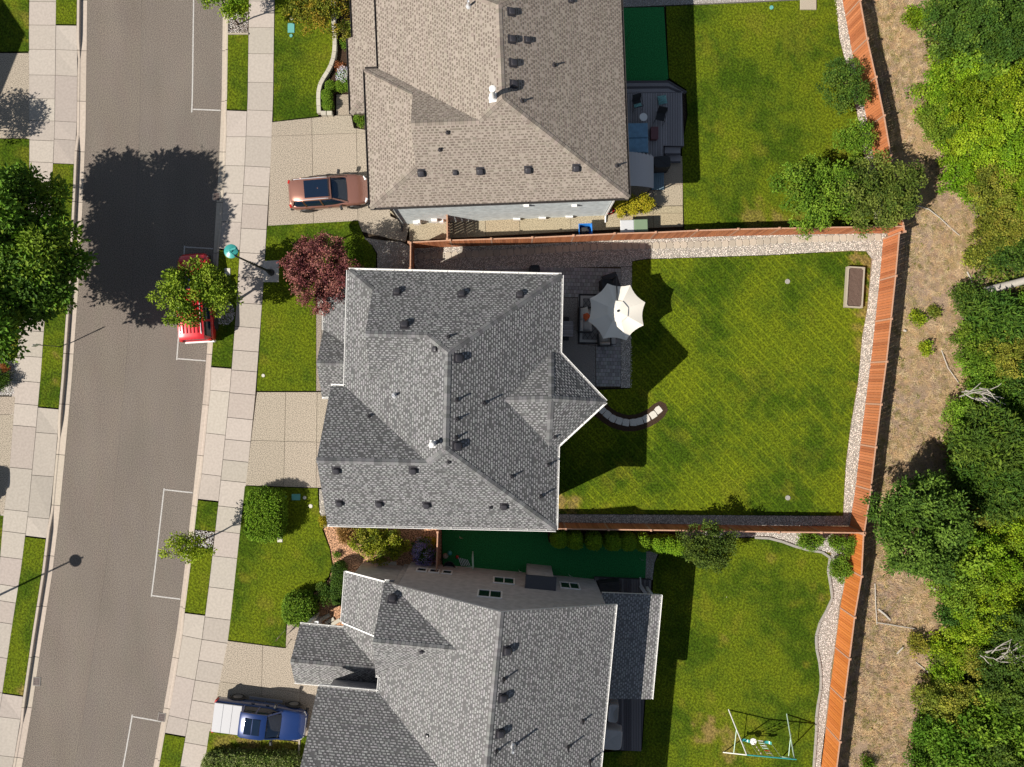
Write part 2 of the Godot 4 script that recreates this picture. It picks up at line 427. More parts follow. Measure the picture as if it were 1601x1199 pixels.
func build_road() -> void:
	var b := Builder.new()
	b.sheet(PackedVector2Array([Vector2(-600, -600), Vector2(600, -600), Vector2(600, 600), Vector2(-600, 600)]), -0.32)
	ground("ground", b, M.dry_plain)
	# soil under everything beside the road
	for side in [1, -1]:
		b = Builder.new()
		var p := PackedVector2Array()
		for i in 61: p.append(side_at(side, -900 + i * 43.0, 8))
		p.append(Vector2(90 * side, 42))
		p.append(Vector2(90 * side, -57))
		b.prism(p, -0.32, -0.22)
		ground("yard_soil", b, M.soil)
	# asphalt, laid in two lanes with a seam between them
	var road := Node3D.new()
	road.name = "road"
	road.set_meta("kind", "structure")
	add_child(road)
	for lane in 2:
		b = Builder.new()
		var across := func(y: float, k: float) -> Vector2:      # k from the lane's left edge to its right edge
			var m := lerpf(along(ROAD_L, y), along(ROAD_R, y), 0.4)
			return at2(lerpf(along(ROAD_L, y), m - 0.12, k), y) if lane == 0 else at2(lerpf(m + 0.12, along(ROAD_R, y), k), y)
		var tone := func(p: Vector2) -> Color:
			var k := 1.0 + 0.1 * soft.get_noise_2d(p.x * 9.0, p.y * 1.6) + 0.07 * soft.get_noise_2d(p.x * 4.0 + 40, p.y * 4.0)
			return Color(0.2 * k, 0.171 * k, 0.146 * k) if lane == 0 else Color(0.195 * k, 0.168 * k, 0.145 * k)
		var cols := 7 if lane == 0 else 10
		for i in 105:
			for j in cols:
				var y := -900 + i * 25.0
				var q: Array = [across.call(y, float(j) / cols), across.call(y, (j + 1.0) / cols), across.call(y + 25, (j + 1.0) / cols), across.call(y + 25, float(j) / cols)]
				var s := b.v.size()
				b.quad(v3(q[0], -0.17), v3(q[1], -0.17), v3(q[2], -0.17), v3(q[3], -0.17))
				var o := [0, 1, 2, 0, 2, 3]
				for e in 6: b.c[s + e] = tone.call(q[o[e]])
		obj("asphalt_lane", b, M.asphalt, road)
	b = Builder.new()
	b.col = Color(0.09, 0.08, 0.075)
	for i in 104:
		var y := -900 + i * 25.0
		b.quad(v3(left_at(y, 12), -0.19), v3(right_at(y, 9), -0.19), v3(right_at(y + 25, 9), -0.19), v3(left_at(y + 25, 12), -0.19))
	obj("road_base", b, M.asphalt, road)
	# gutters and kerbs in cast lengths
	for side in [1, -1]:
		var g: Array = [6.0, 10.0] if side > 0 else [9.0, 13.5]
		var kerb := Node3D.new()
		kerb.name = numbered("kerb")
		kerb.set_meta("kind", "structure")
		add_child(kerb)
		var y := -160.0
		while y < 1360.0:
			var y1 := y + 79.0
			b = Builder.new()
			b.col = vary(Color(0.43, 0.37, 0.31), 0.06)
			var a := y
			while a < y1 - 1.0:
				var e := minf(a + 13.2, y1 - 0.5)
				var h0 := lerpf(0.0, -0.145, kerb_drop(side, a))
				var h1 := lerpf(0.0, -0.145, kerb_drop(side, e))
				var p0 := side_at(side, a, 0.0)
				var p1 := side_at(side, e, 0.0)
				var q0 := side_at(side, a, g[0])
				var q1 := side_at(side, e, g[0])
				var f0 := side_at(side, a, g[0] + 0.5)
				var f1 := side_at(side, e, g[0] + 0.5)
				var k0 := side_at(side, a, g[1])
				var k1 := side_at(side, e, g[1])
				b.quad(v3(p0, -0.161), v3(q0, -0.166), v3(q1, -0.166), v3(p1, -0.161))
				b.quad(v3(q0, -0.166), v3(f0, h0 - 0.015), v3(f1, h1 - 0.015), v3(q1, -0.166))
				b.quad(v3(f0, h0 - 0.015), v3(f0.lerp(k0, 0.15), h0), v3(f1.lerp(k1, 0.15), h1), v3(f1, h1 - 0.015))
				b.quad(v3(f0.lerp(k0, 0.15), h0), v3(k0, h0), v3(k1, h1), v3(f1.lerp(k1, 0.15), h1))
				b.quad(v3(k0, h0), v3(k0, -0.3), v3(k1, -0.3), v3(k1, h1))
				a = e
			obj("kerb_length", b, M.concrete, kerb)
			y = y1 + 0.3
	# parking bays
	var k := 0
	for s in [[-160, 176, [171]], [386, 566, [388, 564]], [769, 940, [771, 938]], [1127, 1320, [1130]]]:
		b = Builder.new()
		b.prism(band(1, s[0], s[1], -47.0, -45.1), -0.168, -0.1655)
		for e in s[2]: b.prism(band(1, e - 0.9, e + 0.9, -44.7, -1.0), -0.168, -0.165)
		var o := obj("parking_line", b, M.white_paint, road)
		k += 1

func v3(p: Vector2, y: float) -> Vector3:
	return Vector3(p.x, y, p.y)

func slab_row(parent: Node, side: int, joints: Array, o0: float, o1: float, low := false) -> void:
	for i in joints.size() - 1:
		var b := Builder.new()
		b.col = vary(Color(0.392, 0.348, 0.306), 0.08)
		var g := 0.35
		var y0: float = joints[i] + g
		var y1: float = joints[i + 1] - g
		if low:                               # a driveway apron dips to the lowered kerb
			var top := [v3(side_at(side, y0, o0), lerpf(0.0, -0.14, kerb_drop(side, y0))), v3(side_at(side, y0, o1), 0.0), v3(side_at(side, y1, o1), 0.0), v3(side_at(side, y1, o0), lerpf(0.0, -0.14, kerb_drop(side, y1)))]
			var p := []
			for q in top: p.append(q - Vector3(0, 0.06, 0))
			p.append_array(top)
			b.hexa(p)
		else:
			b.prism(band(side, y0, y1, o0, o1), -0.23, 0.0, 0.006)
		obj("concrete_slab", b, M.concrete, parent)

func structure(called: String) -> Node3D:
	var o := Node3D.new()
	o.name = numbered(called)
	o.set_meta("kind", "structure")
	add_child(o)
	return o

func build_walks() -> void:
	var walk := structure("sidewalk")
	slab_row(walk, 1, [-120, -80, -40, 1, 42, 83, 128, 170, 211, 257, 287, 316, 354, 392, 430, 470, 507, 544, 575, 610, 648, 682, 714, 746, 786, 825, 864, 912, 959, 993, 1025, 1056, 1087, 1118, 1153, 1190, 1230, 1270], 42.4, 82)
	slab_row(walk, 1, [172, 212, 257, 300, 345, 388], 10.4, 41.8, true)
	slab_row(walk, 1, [573, 609, 676, 740, 779], 10.4, 41.8, true)
	slab_row(walk, 1, [957, 993, 1056, 1118, 1144], 10.4, 41.8, true)
	walk = structure("sidewalk")
	slab_row(walk, -1, [-120, -80, -40, 3, 40, 78, 118, 155, 190, 222, 256, 300, 345, 390, 436, 482, 522, 562, 602, 638, 672, 738, 805, 840, 880, 925, 950, 983, 1036, 1090, 1126, 1190, 1250, 1300], 46.3, 88)
	slab_row(walk, -1, [40, 78, 118, 190, 219, 257], 13.9, 45.7, true)
	slab_row(walk, -1, [641, 680, 747, 813, 843], 13.9, 45.7, true)
	slab_row(walk, -1, [1091, 1128, 1188, 1260], 13.9, 45.7, true)

func drive(called: String, list: Array, cuts_x: Array, cuts_y: Array, tone: Color, material: Material) -> void:
	# a drive cast in panels: the outline is cut along straight joints
	var o := structure(called)
	var pieces: Array = [outline(list)]
	for c in cuts_x + cuts_y:                 # each cut: two pixels on the joint
		var a := at2(c[0], c[1])
		var d := (at2(c[2], c[3]) - a).normalized()
		var s := Vector2(-d.y, d.x)
		var next := []
		for p in pieces:
			for way in [1.0, -1.0]:
				var e: Vector2 = a + s * 0.009 * way
				var half := PackedVector2Array([e - d * 90, e + d * 90, e + d * 90 + s * 90 * way, e - d * 90 + s * 90 * way])
				for q in Geometry2D.intersect_polygons(p, half): next.append(q)
		pieces = next
	for p in pieces:
		var b := Builder.new()
		b.col = vary(tone, 0.05)
		b.prism(p, -0.23, 0.003, 0.005)
		obj("concrete_panel", b, material, o)

# ---------------------------------------------------------------- lawns and beds
func lawn_tone(x: float, z: float, dry: Array) -> Color:
	var n := soft.get_noise_2d(x * 3.0, z * 3.0)
	var m := fine.get_noise_2d(x * 9.0, z * 9.0)
	var c := Color(0.135, 0.205, 0.0122).lerp(Color(0.208, 0.268, 0.0145), clampf(0.45 + n * 1.2 + m * 0.5, 0, 1))
	c = c.lerp(Color(0.07, 0.135, 0.011), clampf(-n * 1.7 - m * 0.7, 0, 0.85))
	var straw := clampf(soft.get_noise_2d(x * 5 + 70, z * 5) * 0.9 - 0.36, 0, 0.22)
	for d in dry:
		var k: float = Vector2(x - d[0], z - d[1]).length() / d[2]
		straw = maxf(straw, d[3] * clampf((1.3 - k) * 1.2 + m * 1.3, 0, 1))
	return c.lerp(Color(0.3, 0.28, 0.03).lerp(Color(0.45, 0.31, 0.11), smoothstep(0.55, 1.0, straw)), straw * 0.85)

func dry_spots(list: Array) -> Array:
	var r := []
	for d in list:
		var p := at2(d[0], d[1])
		r.append([p.x, p.y, d[2] / 26.44 * (1.5 if d[3] >= 0.8 else 1.0), d[3]])
	return r

func lawn(called: String, poly: PackedVector2Array, dry := [], material: Material = null, turned := 0.0, cell := 0.2, y := 0.012) -> void:
	var b := Builder.new()
	var box := Rect2(poly[0], Vector2.ZERO)
	for p in poly: box = box.expand(p)
	var spots := dry_spots(dry)
	var nx := int(box.size.x / cell) + 1
	var nz := int(box.size.y / cell) + 1
	var tones := {}
	var inside := {}
	for i in nx + 1:
		for j in nz + 1:
			var p := box.position + Vector2(i, j) * cell
			inside[Vector2i(i, j)] = Geometry2D.is_point_in_polygon(p, poly)
			tones[Vector2i(i, j)] = lawn_tone(p.x, p.y, spots)
	for i in nx:
		for j in nz:
			var k := [Vector2i(i, j), Vector2i(i + 1, j), Vector2i(i + 1, j + 1), Vector2i(i, j + 1)]
			var q := PackedVector2Array()
			for a in k: q.append(box.position + Vector2(a) * cell)
			if inside[k[0]] and inside[k[1]] and inside[k[2]] and inside[k[3]]:
				var s := b.v.size()
				b.quad(v3(q[0], y), v3(q[1], y), v3(q[2], y), v3(q[3], y))
				var o := [0, 1, 2, 0, 2, 3]
				for e in 6: b.c[s + e] = tones[k[o[e]]]
			else:
				for piece in Geometry2D.intersect_polygons(q, poly):
					b.col = tones[k[0]]
					b.sheet(piece, y)
	b.col = Color(0.06, 0.09, 0.014)
	for i in poly.size():                      # the turf has an edge
		var a := poly[i]
		var e := poly[(i + 1) % poly.size()]
		b.quad(v3(a, -0.23), v3(a, y), v3(e, y), v3(e, -0.23))
	if turned != 0.0:
		for i in b.t.size(): b.t[i] = b.t[i].rotated(turned)
	ground(called, b, material if material else M.grass)

func bed(called: String, list: Array, material: Material, y := 0.0) -> void:
	var b := Builder.new()
	var p := outline(list)
	b.prism(p, -0.23, y)
	ground(called, b, material)

func gravel(called: String, poly: PackedVector2Array, per_m2: float, big: float, tones: Array, y := 0.0) -> void:
	# stones too small to pick apart: one mass over a bed of the same stone
	var box := Rect2(poly[0], Vector2.ZERO)
	for p in poly: box = box.expand(p)
	var n := int(box.get_area() * per_m2)
	var spots := PackedVector2Array()
	for i in n:
		var p := box.position + Vector2(rng.randf(), rng.randf()) * box.size
		if Geometry2D.is_point_in_polygon(p, poly): spots.append(p)
	var mm := MultiMesh.new()
	mm.transform_format = MultiMesh.TRANSFORM_3D
	mm.use_colors = true
	mm.mesh = M.pebble_mesh
	mm.instance_count = spots.size()
	for i in spots.size():
		var s := big * rng.randf_range(0.5, 1.15)
		var x := Basis.from_euler(Vector3(rng.randf_range(-0.4, 0.4), rng.randf() * TAU, rng.randf_range(-0.4, 0.4))).scaled(Vector3(s, s * 0.7, s * rng.randf_range(0.7, 1.2)))
		mm.set_instance_transform(i, Transform3D(x, v3(spots[i], y + s * 0.1)))
		mm.set_instance_color(i, vary(tones[rng.randi() % tones.size()], 0.2))
	var o := MultiMeshInstance3D.new()
	o.name = numbered(called)
	o.multimesh = mm
	o.material_override = M.pebble
	o.set_meta("kind", "stuff")
	add_child(o)

func pebble() -> ArrayMesh:
	var b := Builder.new()
	var r := RandomNumberGenerator.new()
	r.seed = 12
	var rings := []
	for q in [[0.25, -0.4], [0.9, -0.15], [0.95, 0.25], [0.45, 0.6]]:
		var ring := PackedVector3Array()
		for k in 6:
			var g := TAU * k / 6.0
			ring.append(Vector3(cos(g) * q[0] * r.randf_range(0.8, 1.15), q[1] + r.randf_range(-0.06, 0.06), sin(g) * q[0]) * 0.5)
		rings.append(ring)
	b.loft(rings)
	b.smooth(0.3)
	return b.mesh()

func build_grounds() -> void:
	M.pebble_mesh = pebble()
	var tan_stone := [Color(0.76, 0.69, 0.6), Color(0.6, 0.545, 0.48), Color(0.8, 0.75, 0.67), Color(0.44, 0.4, 0.36), Color(0.68, 0.59, 0.49)]
	var grey_stone := [Color(0.3, 0.29, 0.28), Color(0.42, 0.4, 0.38), Color(0.2, 0.19, 0.185), Color(0.52, 0.49, 0.46)]
	# planting strips
	for s in [[-140, 20], [54, 170], [391, 571], [781, 826], [854, 955], [1146, 1290]]:
		lawn("verge_lawn", band(1, s[0], s[1], 10.2, 42.0), [[320, 830, 8, 0.5], [340, 880, 10, 0.35], [373, 60, 6, 0.4]])
	for s in [[-140, 38], [258, 639], [845, 1089]]:
		lawn("verge_lawn", band(-1, s[0], s[1], 13.7, 46.0), [[90, 270, 14, 0.6], [45, 1080, 14, 0.9], [88, 555, 4, 0.8], [86, 595, 4, 0.8]])
	# tree pits
	gravel("pit_gravel", band(1, 22, 52, 11, 41), 500, 0.05, [Color(0.6, 0.57, 0.53), Color(0.45, 0.4, 0.36), Color(0.3, 0.25, 0.22)], -0.02)
	gravel("pit_gravel", ring(at2(351, 489), 0.62, 0.75), 420, 0.055, [Color(0.5, 0.46, 0.46), Color(0.3, 0.27, 0.28), Color(0.62, 0.58, 0.58)], 0.015)
	gravel("pit_gravel", band(1, 827, 853, 11, 41), 420, 0.06, [Color(0.62, 0.6, 0.58), Color(0.4, 0.38, 0.37), Color(0.25, 0.23, 0.22)], -0.02)
	# the grass of the plots beyond the picture
	for g in [[436, -700, 1300, -700, 1300, -62, 436, -62], [345, 1275, 1300, 1275, 1290, 1690, 345, 1690], [-900, -700, -65, -700, -65, 1100, -900, 1100], [-900, 1290, -130, 1290, -160, 1690, -900, 1690]]:
		var far := Builder.new()
		far.col = Color(0.15, 0.21, 0.013)
		far.sheet(outline(g), -0.01)
		ground("neighbour_lawn", far, M.grass)
	# front yards
	lawn("front_lawn", outline([431, -60, 524, -60, 522, 43, 523, 60, 523.5, 79, 519.5, 100, 513, 113, 504, 127, 498, 140, 498, 158, 498, 181, 427.5, 189.5]), [[503, 92, 14, 0.45], [490, 186, 6, 0.5], [432, 100, 4, 0.3]])
	lawn("front_lawn", outline([418, 353, 560, 345, 564, 358, 570, 372, 581, 383, 588, 397, 587, 430, 494, 440, 494, 611, 401.5, 611]), [[412, 560, 8, 0.5], [425, 500, 12, 0.3]])
	lawn("front_lawn", outline([383, 760, 497, 763.5, 498, 790, 504, 829, 515.4, 858, 519, 885, 513, 903, 504, 917, 486, 928, 462, 945, 447, 968, 447, 1012, 357, 1000]), [[412, 945, 14, 0.6], [425, 970, 9, 0.7], [381, 903, 8, 0.6], [415, 872, 6, 0.5], [398, 902, 5, 0.5], [462, 867, 6, 0.4], [395, 815, 14, 0.3], [496, 800, 7, 0.5]])
	lawn("front_lawn", outline([327.5, 1143, 466, 1160, 460, 1260, 310, 1260]), [[352, 1160, 14, 0.8], [395, 1168, 22, 0.95], [440, 1172, 24, 0.8], [370, 1150, 10, 0.4]])
	lawn("side_lawn", outline([469, 1150, 482, 1150, 476, 1260, 462, 1260]))
	lawn("front_lawn", outline([-60, -60, 44.5, -60, 45.5, 80, -60, 82]), [[35, 25, 16, 0.7], [40, 60, 8, 0.5]])
	lawn("front_lawn", outline([-60, 217, 46, 217, 45.5, 300, 42, 400, 30, 512, 27, 560, -60, 556]), [[40, 240, 14, 0.5], [22, 530, 16, 0.7]])
	lawn("front_lawn", outline([-90, 806, 5.5, 806, 2, 848, -2, 900, -90, 900]), [[2, 830, 8, 0.6]])
	# back yards
	lawn("back_lawn", outline([988.5, 409, 1010, 405.5, 1200, 399.5, 1330, 392.5, 1354, 393, 1362, 405, 1355, 485, 1347.5, 525, 1341, 597.5, 1330, 662, 1322, 725, 1317.5, 806, 873, 803, 870, 690, 880, 612, 985, 607.5]),
		[[1333, 404, 8, 0.95], [1346, 402, 10, 0.95], [1357, 411, 9, 0.95], [1358, 430, 8, 0.95], [1356, 452, 8, 0.9], [1354, 473, 8, 0.9], [1349, 492, 9, 0.9], [1345, 512, 8, 0.8], [1342, 535, 8, 0.8], [1338, 562, 8, 0.6], [1334, 600, 8, 0.5], [880, 785, 13, 1.0], [892, 792, 12, 0.9], [940, 800, 16, 0.55], [1000, 802, 14, 0.5], [975, 735, 16, 0.5], [950, 752, 12, 0.45], [1036, 628, 8, 0.6], [1231, 768, 12, 0.45], [1250, 720, 16, 0.25], [1060, 680, 16, 0.3], [1150, 770, 22, 0.3], [1015, 660, 6, 0.5], [1010, 615, 8, 0.5], [1180, 600, 25, 0.25]],
		M.mown, PI / 4.0)
	lawn("back_lawn", outline([1041, 10, 1160, 5, 1303, -2, 1303, -60, 1312, 60, 1322, 100, 1339, 175, 1350, 240, 1366, 335, 1366, 353, 1070, 359, 1068, 290, 1066, 230, 1075, 180, 1073, 140, 1046, 122]),
		[[1180, 340, 16, 0.8], [1215, 345, 14, 0.85], [1245, 340, 12, 0.7], [1150, 235, 14, 0.6], [1120, 200, 14, 0.4], [1190, 232, 12, 0.5], [1240, 60, 30, 0.3], [1120, 95, 12, 0.35], [1100, 70, 16, 0.4], [1260, 40, 14, 0.4], [1180, 40, 20, 0.45], [1310, 235, 14, 0.5]])
	lawn("back_lawn", outline([1021, 905, 1024, 880, 1032, 864, 1060, 845, 1180, 841, 1202, 842, 1225, 848, 1240, 854, 1253, 857, 1298, 865, 1293, 887, 1295, 907, 1301, 925, 1299, 943, 1288, 958, 1278, 978, 1273, 1003, 1281, 1040, 1283, 1065, 1281, 1085, 1275, 1112, 1275, 1145, 1271, 1197, 1268, 1270, 925, 1270, 945, 1176, 1004, 1172, 1020, 930]),
		[[1106, 1139, 16, 1.0], [1141, 1151, 12, 0.85], [1139, 1180, 14, 0.85], [1180, 1132, 10, 0.5], [1190, 1152, 9, 0.5], [1130, 1000, 9, 0.7], [1111, 1085, 10, 0.6], [1068, 1098, 8, 0.6], [1206, 870, 7, 0.7], [1287, 935, 6, 0.8], [1273, 917, 7, 0.5], [1252, 882, 7, 0.5], [1260, 1040, 7, 0.6], [1150, 975, 14, 0.4], [1100, 950, 18, 0.35], [1240, 945, 8, 0.4], [1060, 1037, 7, 0.5], [985, 1185, 16, 0.6], [1175, 1185, 14, 0.5]])
	# drives
	drive("driveway", [425.5, 191, 524.5, 180.5, 549, 180.5, 553, 200, 572, 203, 610, 203, 610, 338, 640, 352, 634, 378, 566, 362, 560, 346.5, 419, 354.5], [[487, 150, 491, 400], [556, 150, 561, 400]], [[420, 213, 700, 203]], Color(1, 1, 1), M.aggregate)
	drive("driveway", [402, 613, 520, 613, 545, 760, 500, 762.5, 384, 758.5], [[447, 600, 443, 790], [496, 600, 494, 790]], [[380, 688, 560, 693]], Color(1, 1, 1), M.aggregate)
	drive("driveway", [356, 1002, 446.5, 1013.5, 455, 1000, 530, 1000, 500, 1163, 467, 1159, 328.5, 1142], [[411, 990, 407, 1180], [472, 990, 466, 1180]], [[340, 1065, 520, 1090]], Color(1, 1, 1), M.aggregate)
	drive("front_path", [449, 972, 471, 976, 464, 1003, 455, 998.5, 446.8, 1012], [], [], Color(1, 1, 1), M.aggregate)
	drive("driveway", [-120, 83, 45.5, 83, 46, 215.5, -120, 215.5], [], [[-50, 145, 60, 146]], Color(1, 1, 1), M.aggregate)
	drive("driveway", [-120, 620, 24, 620, 15, 735, 6, 804, -120, 804], [], [[-50, 650, 60, 646], [-50, 783, 60, 786]], Color(1, 1, 1), M.aggregate)
	drive("driveway", [-160, 1128, -48, 1128, -60, 1260, -160, 1260], [], [], Color(1, 1, 1), M.aggregate)
	# house 1: front walk, bed, side path
	drive("front_path", [526, 147.5, 549, 147.5, 549, 179.5, 526, 179.5], [], [[500, 163, 570, 163]], Color(0.92, 0.9, 0.88), M.aggregate)
	bed("planting_bed", [525, -60, 590, -60, 590, 146, 523, 146, 523, 178, 502, 178, 502, 141, 508, 129, 517, 115, 524, 100, 528, 79, 527, 43], M.dark_mulch, 0.03)
	drive("side_path", [606, 330, 1067.5, 322, 1068, 354, 905, 361, 640, 376, 640, 350], [[620, 300, 632, 400], [758, 300, 760, 400], [812, 300, 813, 400], [892, 300, 893, 400], [972, 300, 973, 400], [1021, 300, 1022, 400]], [[960, 333, 1080, 333]], Color(1.15, 1.02, 0.86), M.aggregate)
	drive("patio_slab", [960, 246, 1067, 244, 1067.5, 321, 975, 322, 962, 300], [[1021, 230, 1022, 400]], [[950, 290, 1100, 288]], Color(1.0, 0.95, 0.88), M.aggregate)
	# house 2 patio
	paver_patio()
	drive("patio_slab", [872, 466, 903, 466, 903, 538, 931, 540, 931, 604, 915, 606, 872, 600], [], [], Color(0.7, 0.76, 0.86), M.aggregate)
	bed("gravel_bed", [566, 371, 581, 381, 590, 396, 590, 432, 640, 432, 642, 386, 628, 378, 600, 376], M.gravel_bed, 0.0)
	gravel("bed_gravel", outline([568, 373, 581, 383, 590, 396, 590, 430, 640, 430, 642, 388, 628, 380, 600, 378]), 260, 0.06, grey_stone)
	for g in [[646, 388, 704, 386, 766, 384, 830, 382, 892, 379, 954, 376, 1019, 374, 1083, 371, 1150, 368.5, 1250, 366, 1386, 363, 1379, 412, 1363, 404, 1354, 392.5, 1330, 391.5, 1200, 398.5, 1010, 404.5, 988, 408, 988, 416, 650, 424],
			[1364, 406, 1379.5, 406, 1372.5, 462.5, 1365, 542.5, 1357.5, 597.5, 1350, 657.5, 1344, 707.5, 1337, 770, 1329, 822, 1318, 822, 1318.5, 806, 1323, 725, 1331, 662, 1342, 597.5, 1348.5, 525, 1356, 485],
			[872, 804, 1317, 807, 1317, 821.5, 1183, 821.5, 1035, 818.5, 872, 816.5],
			[971, 417, 988, 417, 988, 606, 971, 606]]:
		bed("gravel_bed", g, M.gravel_bed, -0.004)
		gravel("strip_gravel", outline(g), 430, 0.046, tan_stone)
	bed("gravel_bed", [1304, -50, 1317.5, -50, 1317.5, 0, 1335, 95, 1354, 175, 1366, 245, 1384, 345, 1367, 345, 1351, 240, 1340, 175, 1323, 100, 1313, 60, 1304, 0], M.gravel_bed, -0.004)
	gravel("strip_gravel", outline([1304, -50, 1317.5, -50, 1317.5, 0, 1335, 95, 1354, 175, 1366, 245, 1384, 345, 1367, 345, 1351, 240, 1340, 175, 1323, 100, 1313, 60, 1304, 0]), 430, 0.046, tan_stone)
	var g3 := [1062, 826, 1183, 824, 1326, 825, 1324, 905, 1312, 945, 1308, 990, 1299, 1050, 1293, 1112, 1284, 1187, 1276, 1260, 1270, 1260, 1273, 1197, 1277, 1145, 1277, 1112, 1283, 1085, 1285, 1065, 1283, 1040, 1275, 1003, 1280, 978, 1290, 959, 1301, 944, 1303, 925, 1297, 907, 1295, 887, 1300, 864, 1253, 855, 1240, 852, 1225, 846, 1202, 840, 1180, 839, 1062, 843]
	bed("gravel_bed", g3, M.gravel_bed, -0.004)
	gravel("strip_gravel", outline(g3), 430, 0.046, [Color(0.7, 0.65, 0.59), Color(0.55, 0.5, 0.46), Color(0.78, 0.73, 0.68), Color(0.42, 0.385, 0.36)])
	bed("gravel_bed", [1010, 862, 1030, 862, 1023, 880, 1020, 907, 1009, 907], M.gravel_bed, -0.004)
	gravel("strip_gravel", outline([1010, 862, 1030, 862, 1023, 880, 1020, 907, 1009, 907]), 420, 0.045, grey_stone)
	bed("gravel_bed", [972, -40, 1302, -40, 1302, -4, 1160, 3, 1041, 8, 972, 11], M.gravel_bed, -0.004)
	gravel("strip_gravel", outline([972, -40, 1302, -40, 1302, -4, 1160, 3, 1041, 8, 972, 11]), 430, 0.046, grey_stone)
	bed("gravel_bed", [496, 445, 520, 445, 520, 611, 503, 611, 503, 500, 496, 500], M.gravel_bed, -0.004)
	gravel("bed_gravel", outline([504, 480, 520, 480, 520, 611, 504, 611]), 200, 0.06, tan_stone)
	drive("edging_strip", [494.6, 488, 502.6, 488, 502.6, 611, 494.6, 611], [], [], Color(0.75, 0.75, 0.78), M.aggregate)
	bed("gravel_bed", [499, 765, 516, 765, 524, 815, 507, 826, 500, 800], M.gravel_bed, -0.004)
	gravel("bed_gravel", outline([499, 765, 516, 765, 524, 815, 507, 826, 500, 800]), 260, 0.05, tan_stone)
	bed("gravel_bed", [-60, 557, 27, 562, 26, 592, 22, 618, -60, 618], M.gravel_bed, -0.004)
	gravel("bed_gravel", outline([-60, 557, 27, 562, 26, 592, 22, 618, -60, 618]), 260, 0.07, [Color(0.6, 0.58, 0.56), Color(0.3, 0.28, 0.27), Color(0.45, 0.42, 0.4)])
	# bark bed and putting greens
	bed("bark_bed", [506, 827, 540, 800, 690, 800, 690, 902, 560, 905, 545, 985, 472, 985, 472, 975, 449, 970, 464, 946, 487, 930, 505, 919, 515, 904, 521, 885, 517, 858], M.mulch, 0.0)
	bed("putting_green", [691, 815, 1008, 822, 1011, 850, 1009, 903, 980, 908, 860, 905, 800, 899, 700, 893, 692, 880], M.turf, 0.012)
	bed("putting_green", [972, 12.5, 1038, 11, 1042, 80, 1045, 123, 1040, 126, 972, 128], M.turf, 0.012)
	bed("planting_bed", [855, 822, 1065, 824, 1065, 843, 1045, 862, 1010, 862, 1005, 851, 858, 848], M.dark_mulch, 0.016)
	# dry meadow along the woods, one sheet with its own colours
	var b := Builder.new()
	var w0 := at(1290, -120)
	for i in 64:
		for j in 132:
			var x := w0.x + i * 0.42
			var z := w0.z + j * 0.42
			var s := b.v.size()
			var p := [Vector3(x, 0, z), Vector3(x + 0.42, 0, z), Vector3(x + 0.42, 0, z + 0.42), Vector3(x, 0, z + 0.42)]
			for k in 4: p[k].y = -0.012 + (0.05 + 0.1 * soft.get_noise_2d(p[k].x * 4, p[k].z * 4)) * smoothstep(22.6, 24.0, p[k].x)
			b.quad(p[0], p[1], p[2], p[3])
			var o := [0, 1, 2, 0, 2, 3]
			for e in 6: b.c[s + e] = meadow_tone(p[o[e]].x, p[o[e]].z)
	b.smooth(-1.0)
	ground("meadow", b, M.dry)

func meadow_tone(x: float, z: float) -> Color:
	var n := soft.get_noise_2d(x * 3.0 + 200, z * 3.0)
	var m := fine.get_noise_2d(x * 6.0, z * 6.0)
	var c := Color(0.72, 0.5, 0.28).lerp(Color(0.6, 0.44, 0.33), clampf(0.5 + n * 1.6, 0, 1))
	return c.lerp(Color(0.27, 0.25, 0.06), clampf(m * 1.3 - 0.2 + n * 0.4, 0, 0.7))

func ring(c: Vector2, rx: float, rz: float, n := 18) -> PackedVector2Array:
	var r := PackedVector2Array()
	for k in n: r.append(c + Vector2(cos(TAU * k / n) * rx, sin(TAU * k / n) * rz))
	return r

func paver_patio() -> void:          # small concrete pavers; the largest in view are pieces, the rest one mass of the same blocks
	var o := structure("paver_patio")
	var b := Builder.new()
	b.prism(outline([690, 414, 971, 414, 971, 606, 690, 606]), -0.23, -0.012)
	obj("sand_bed", b, M.soil, o)
	var area := outline([760, 415, 970.5, 415, 970.5, 604, 932, 604, 932, 539, 904, 537, 904, 465, 760, 465])
	var u := Vector2(1, 0.024)
	var w := Vector2(-0.024, 1)
	var p0 := area[0]
	b = Builder.new()
	for j in 34:
		for i in range(-1, 56):
			var q := p0 + u * (i * 0.2 + (0.1 if j % 2 else 0.0)) + w * (j * 0.22)
			var block_ := PackedVector2Array([q, q + u * 0.188, q + u * 0.188 + w * 0.208, q + w * 0.208])
			for piece in Geometry2D.intersect_polygons(block_, area):
				b.col = vary(Color(0.27, 0.26, 0.25), 0.22)
				b.prism(piece, -0.01, 0.008 + rng.randf_range(-0.002, 0.002), 0.006)
	obj("pavers", b, M.pebble, o).set_meta("kind", "stuff")

# ---------------------------------------------------------------- houses
func pts_of(data: Dictionary, face: Array) -> PackedVector3Array:
	var r := PackedVector3Array()
	for i in face:
		var q: Array = data.v[i]
		r.append(Vector3(q[0], q[1], q[2]))
	return r

func face_normal(p: PackedVector3Array) -> Vector3:
	var n := Vector3.ZERO
	for i in p.size():
		n += p[i].cross(p[(i + 1) % p.size()])
	n = n.normalized()
	return n if n.y > 0 else -n

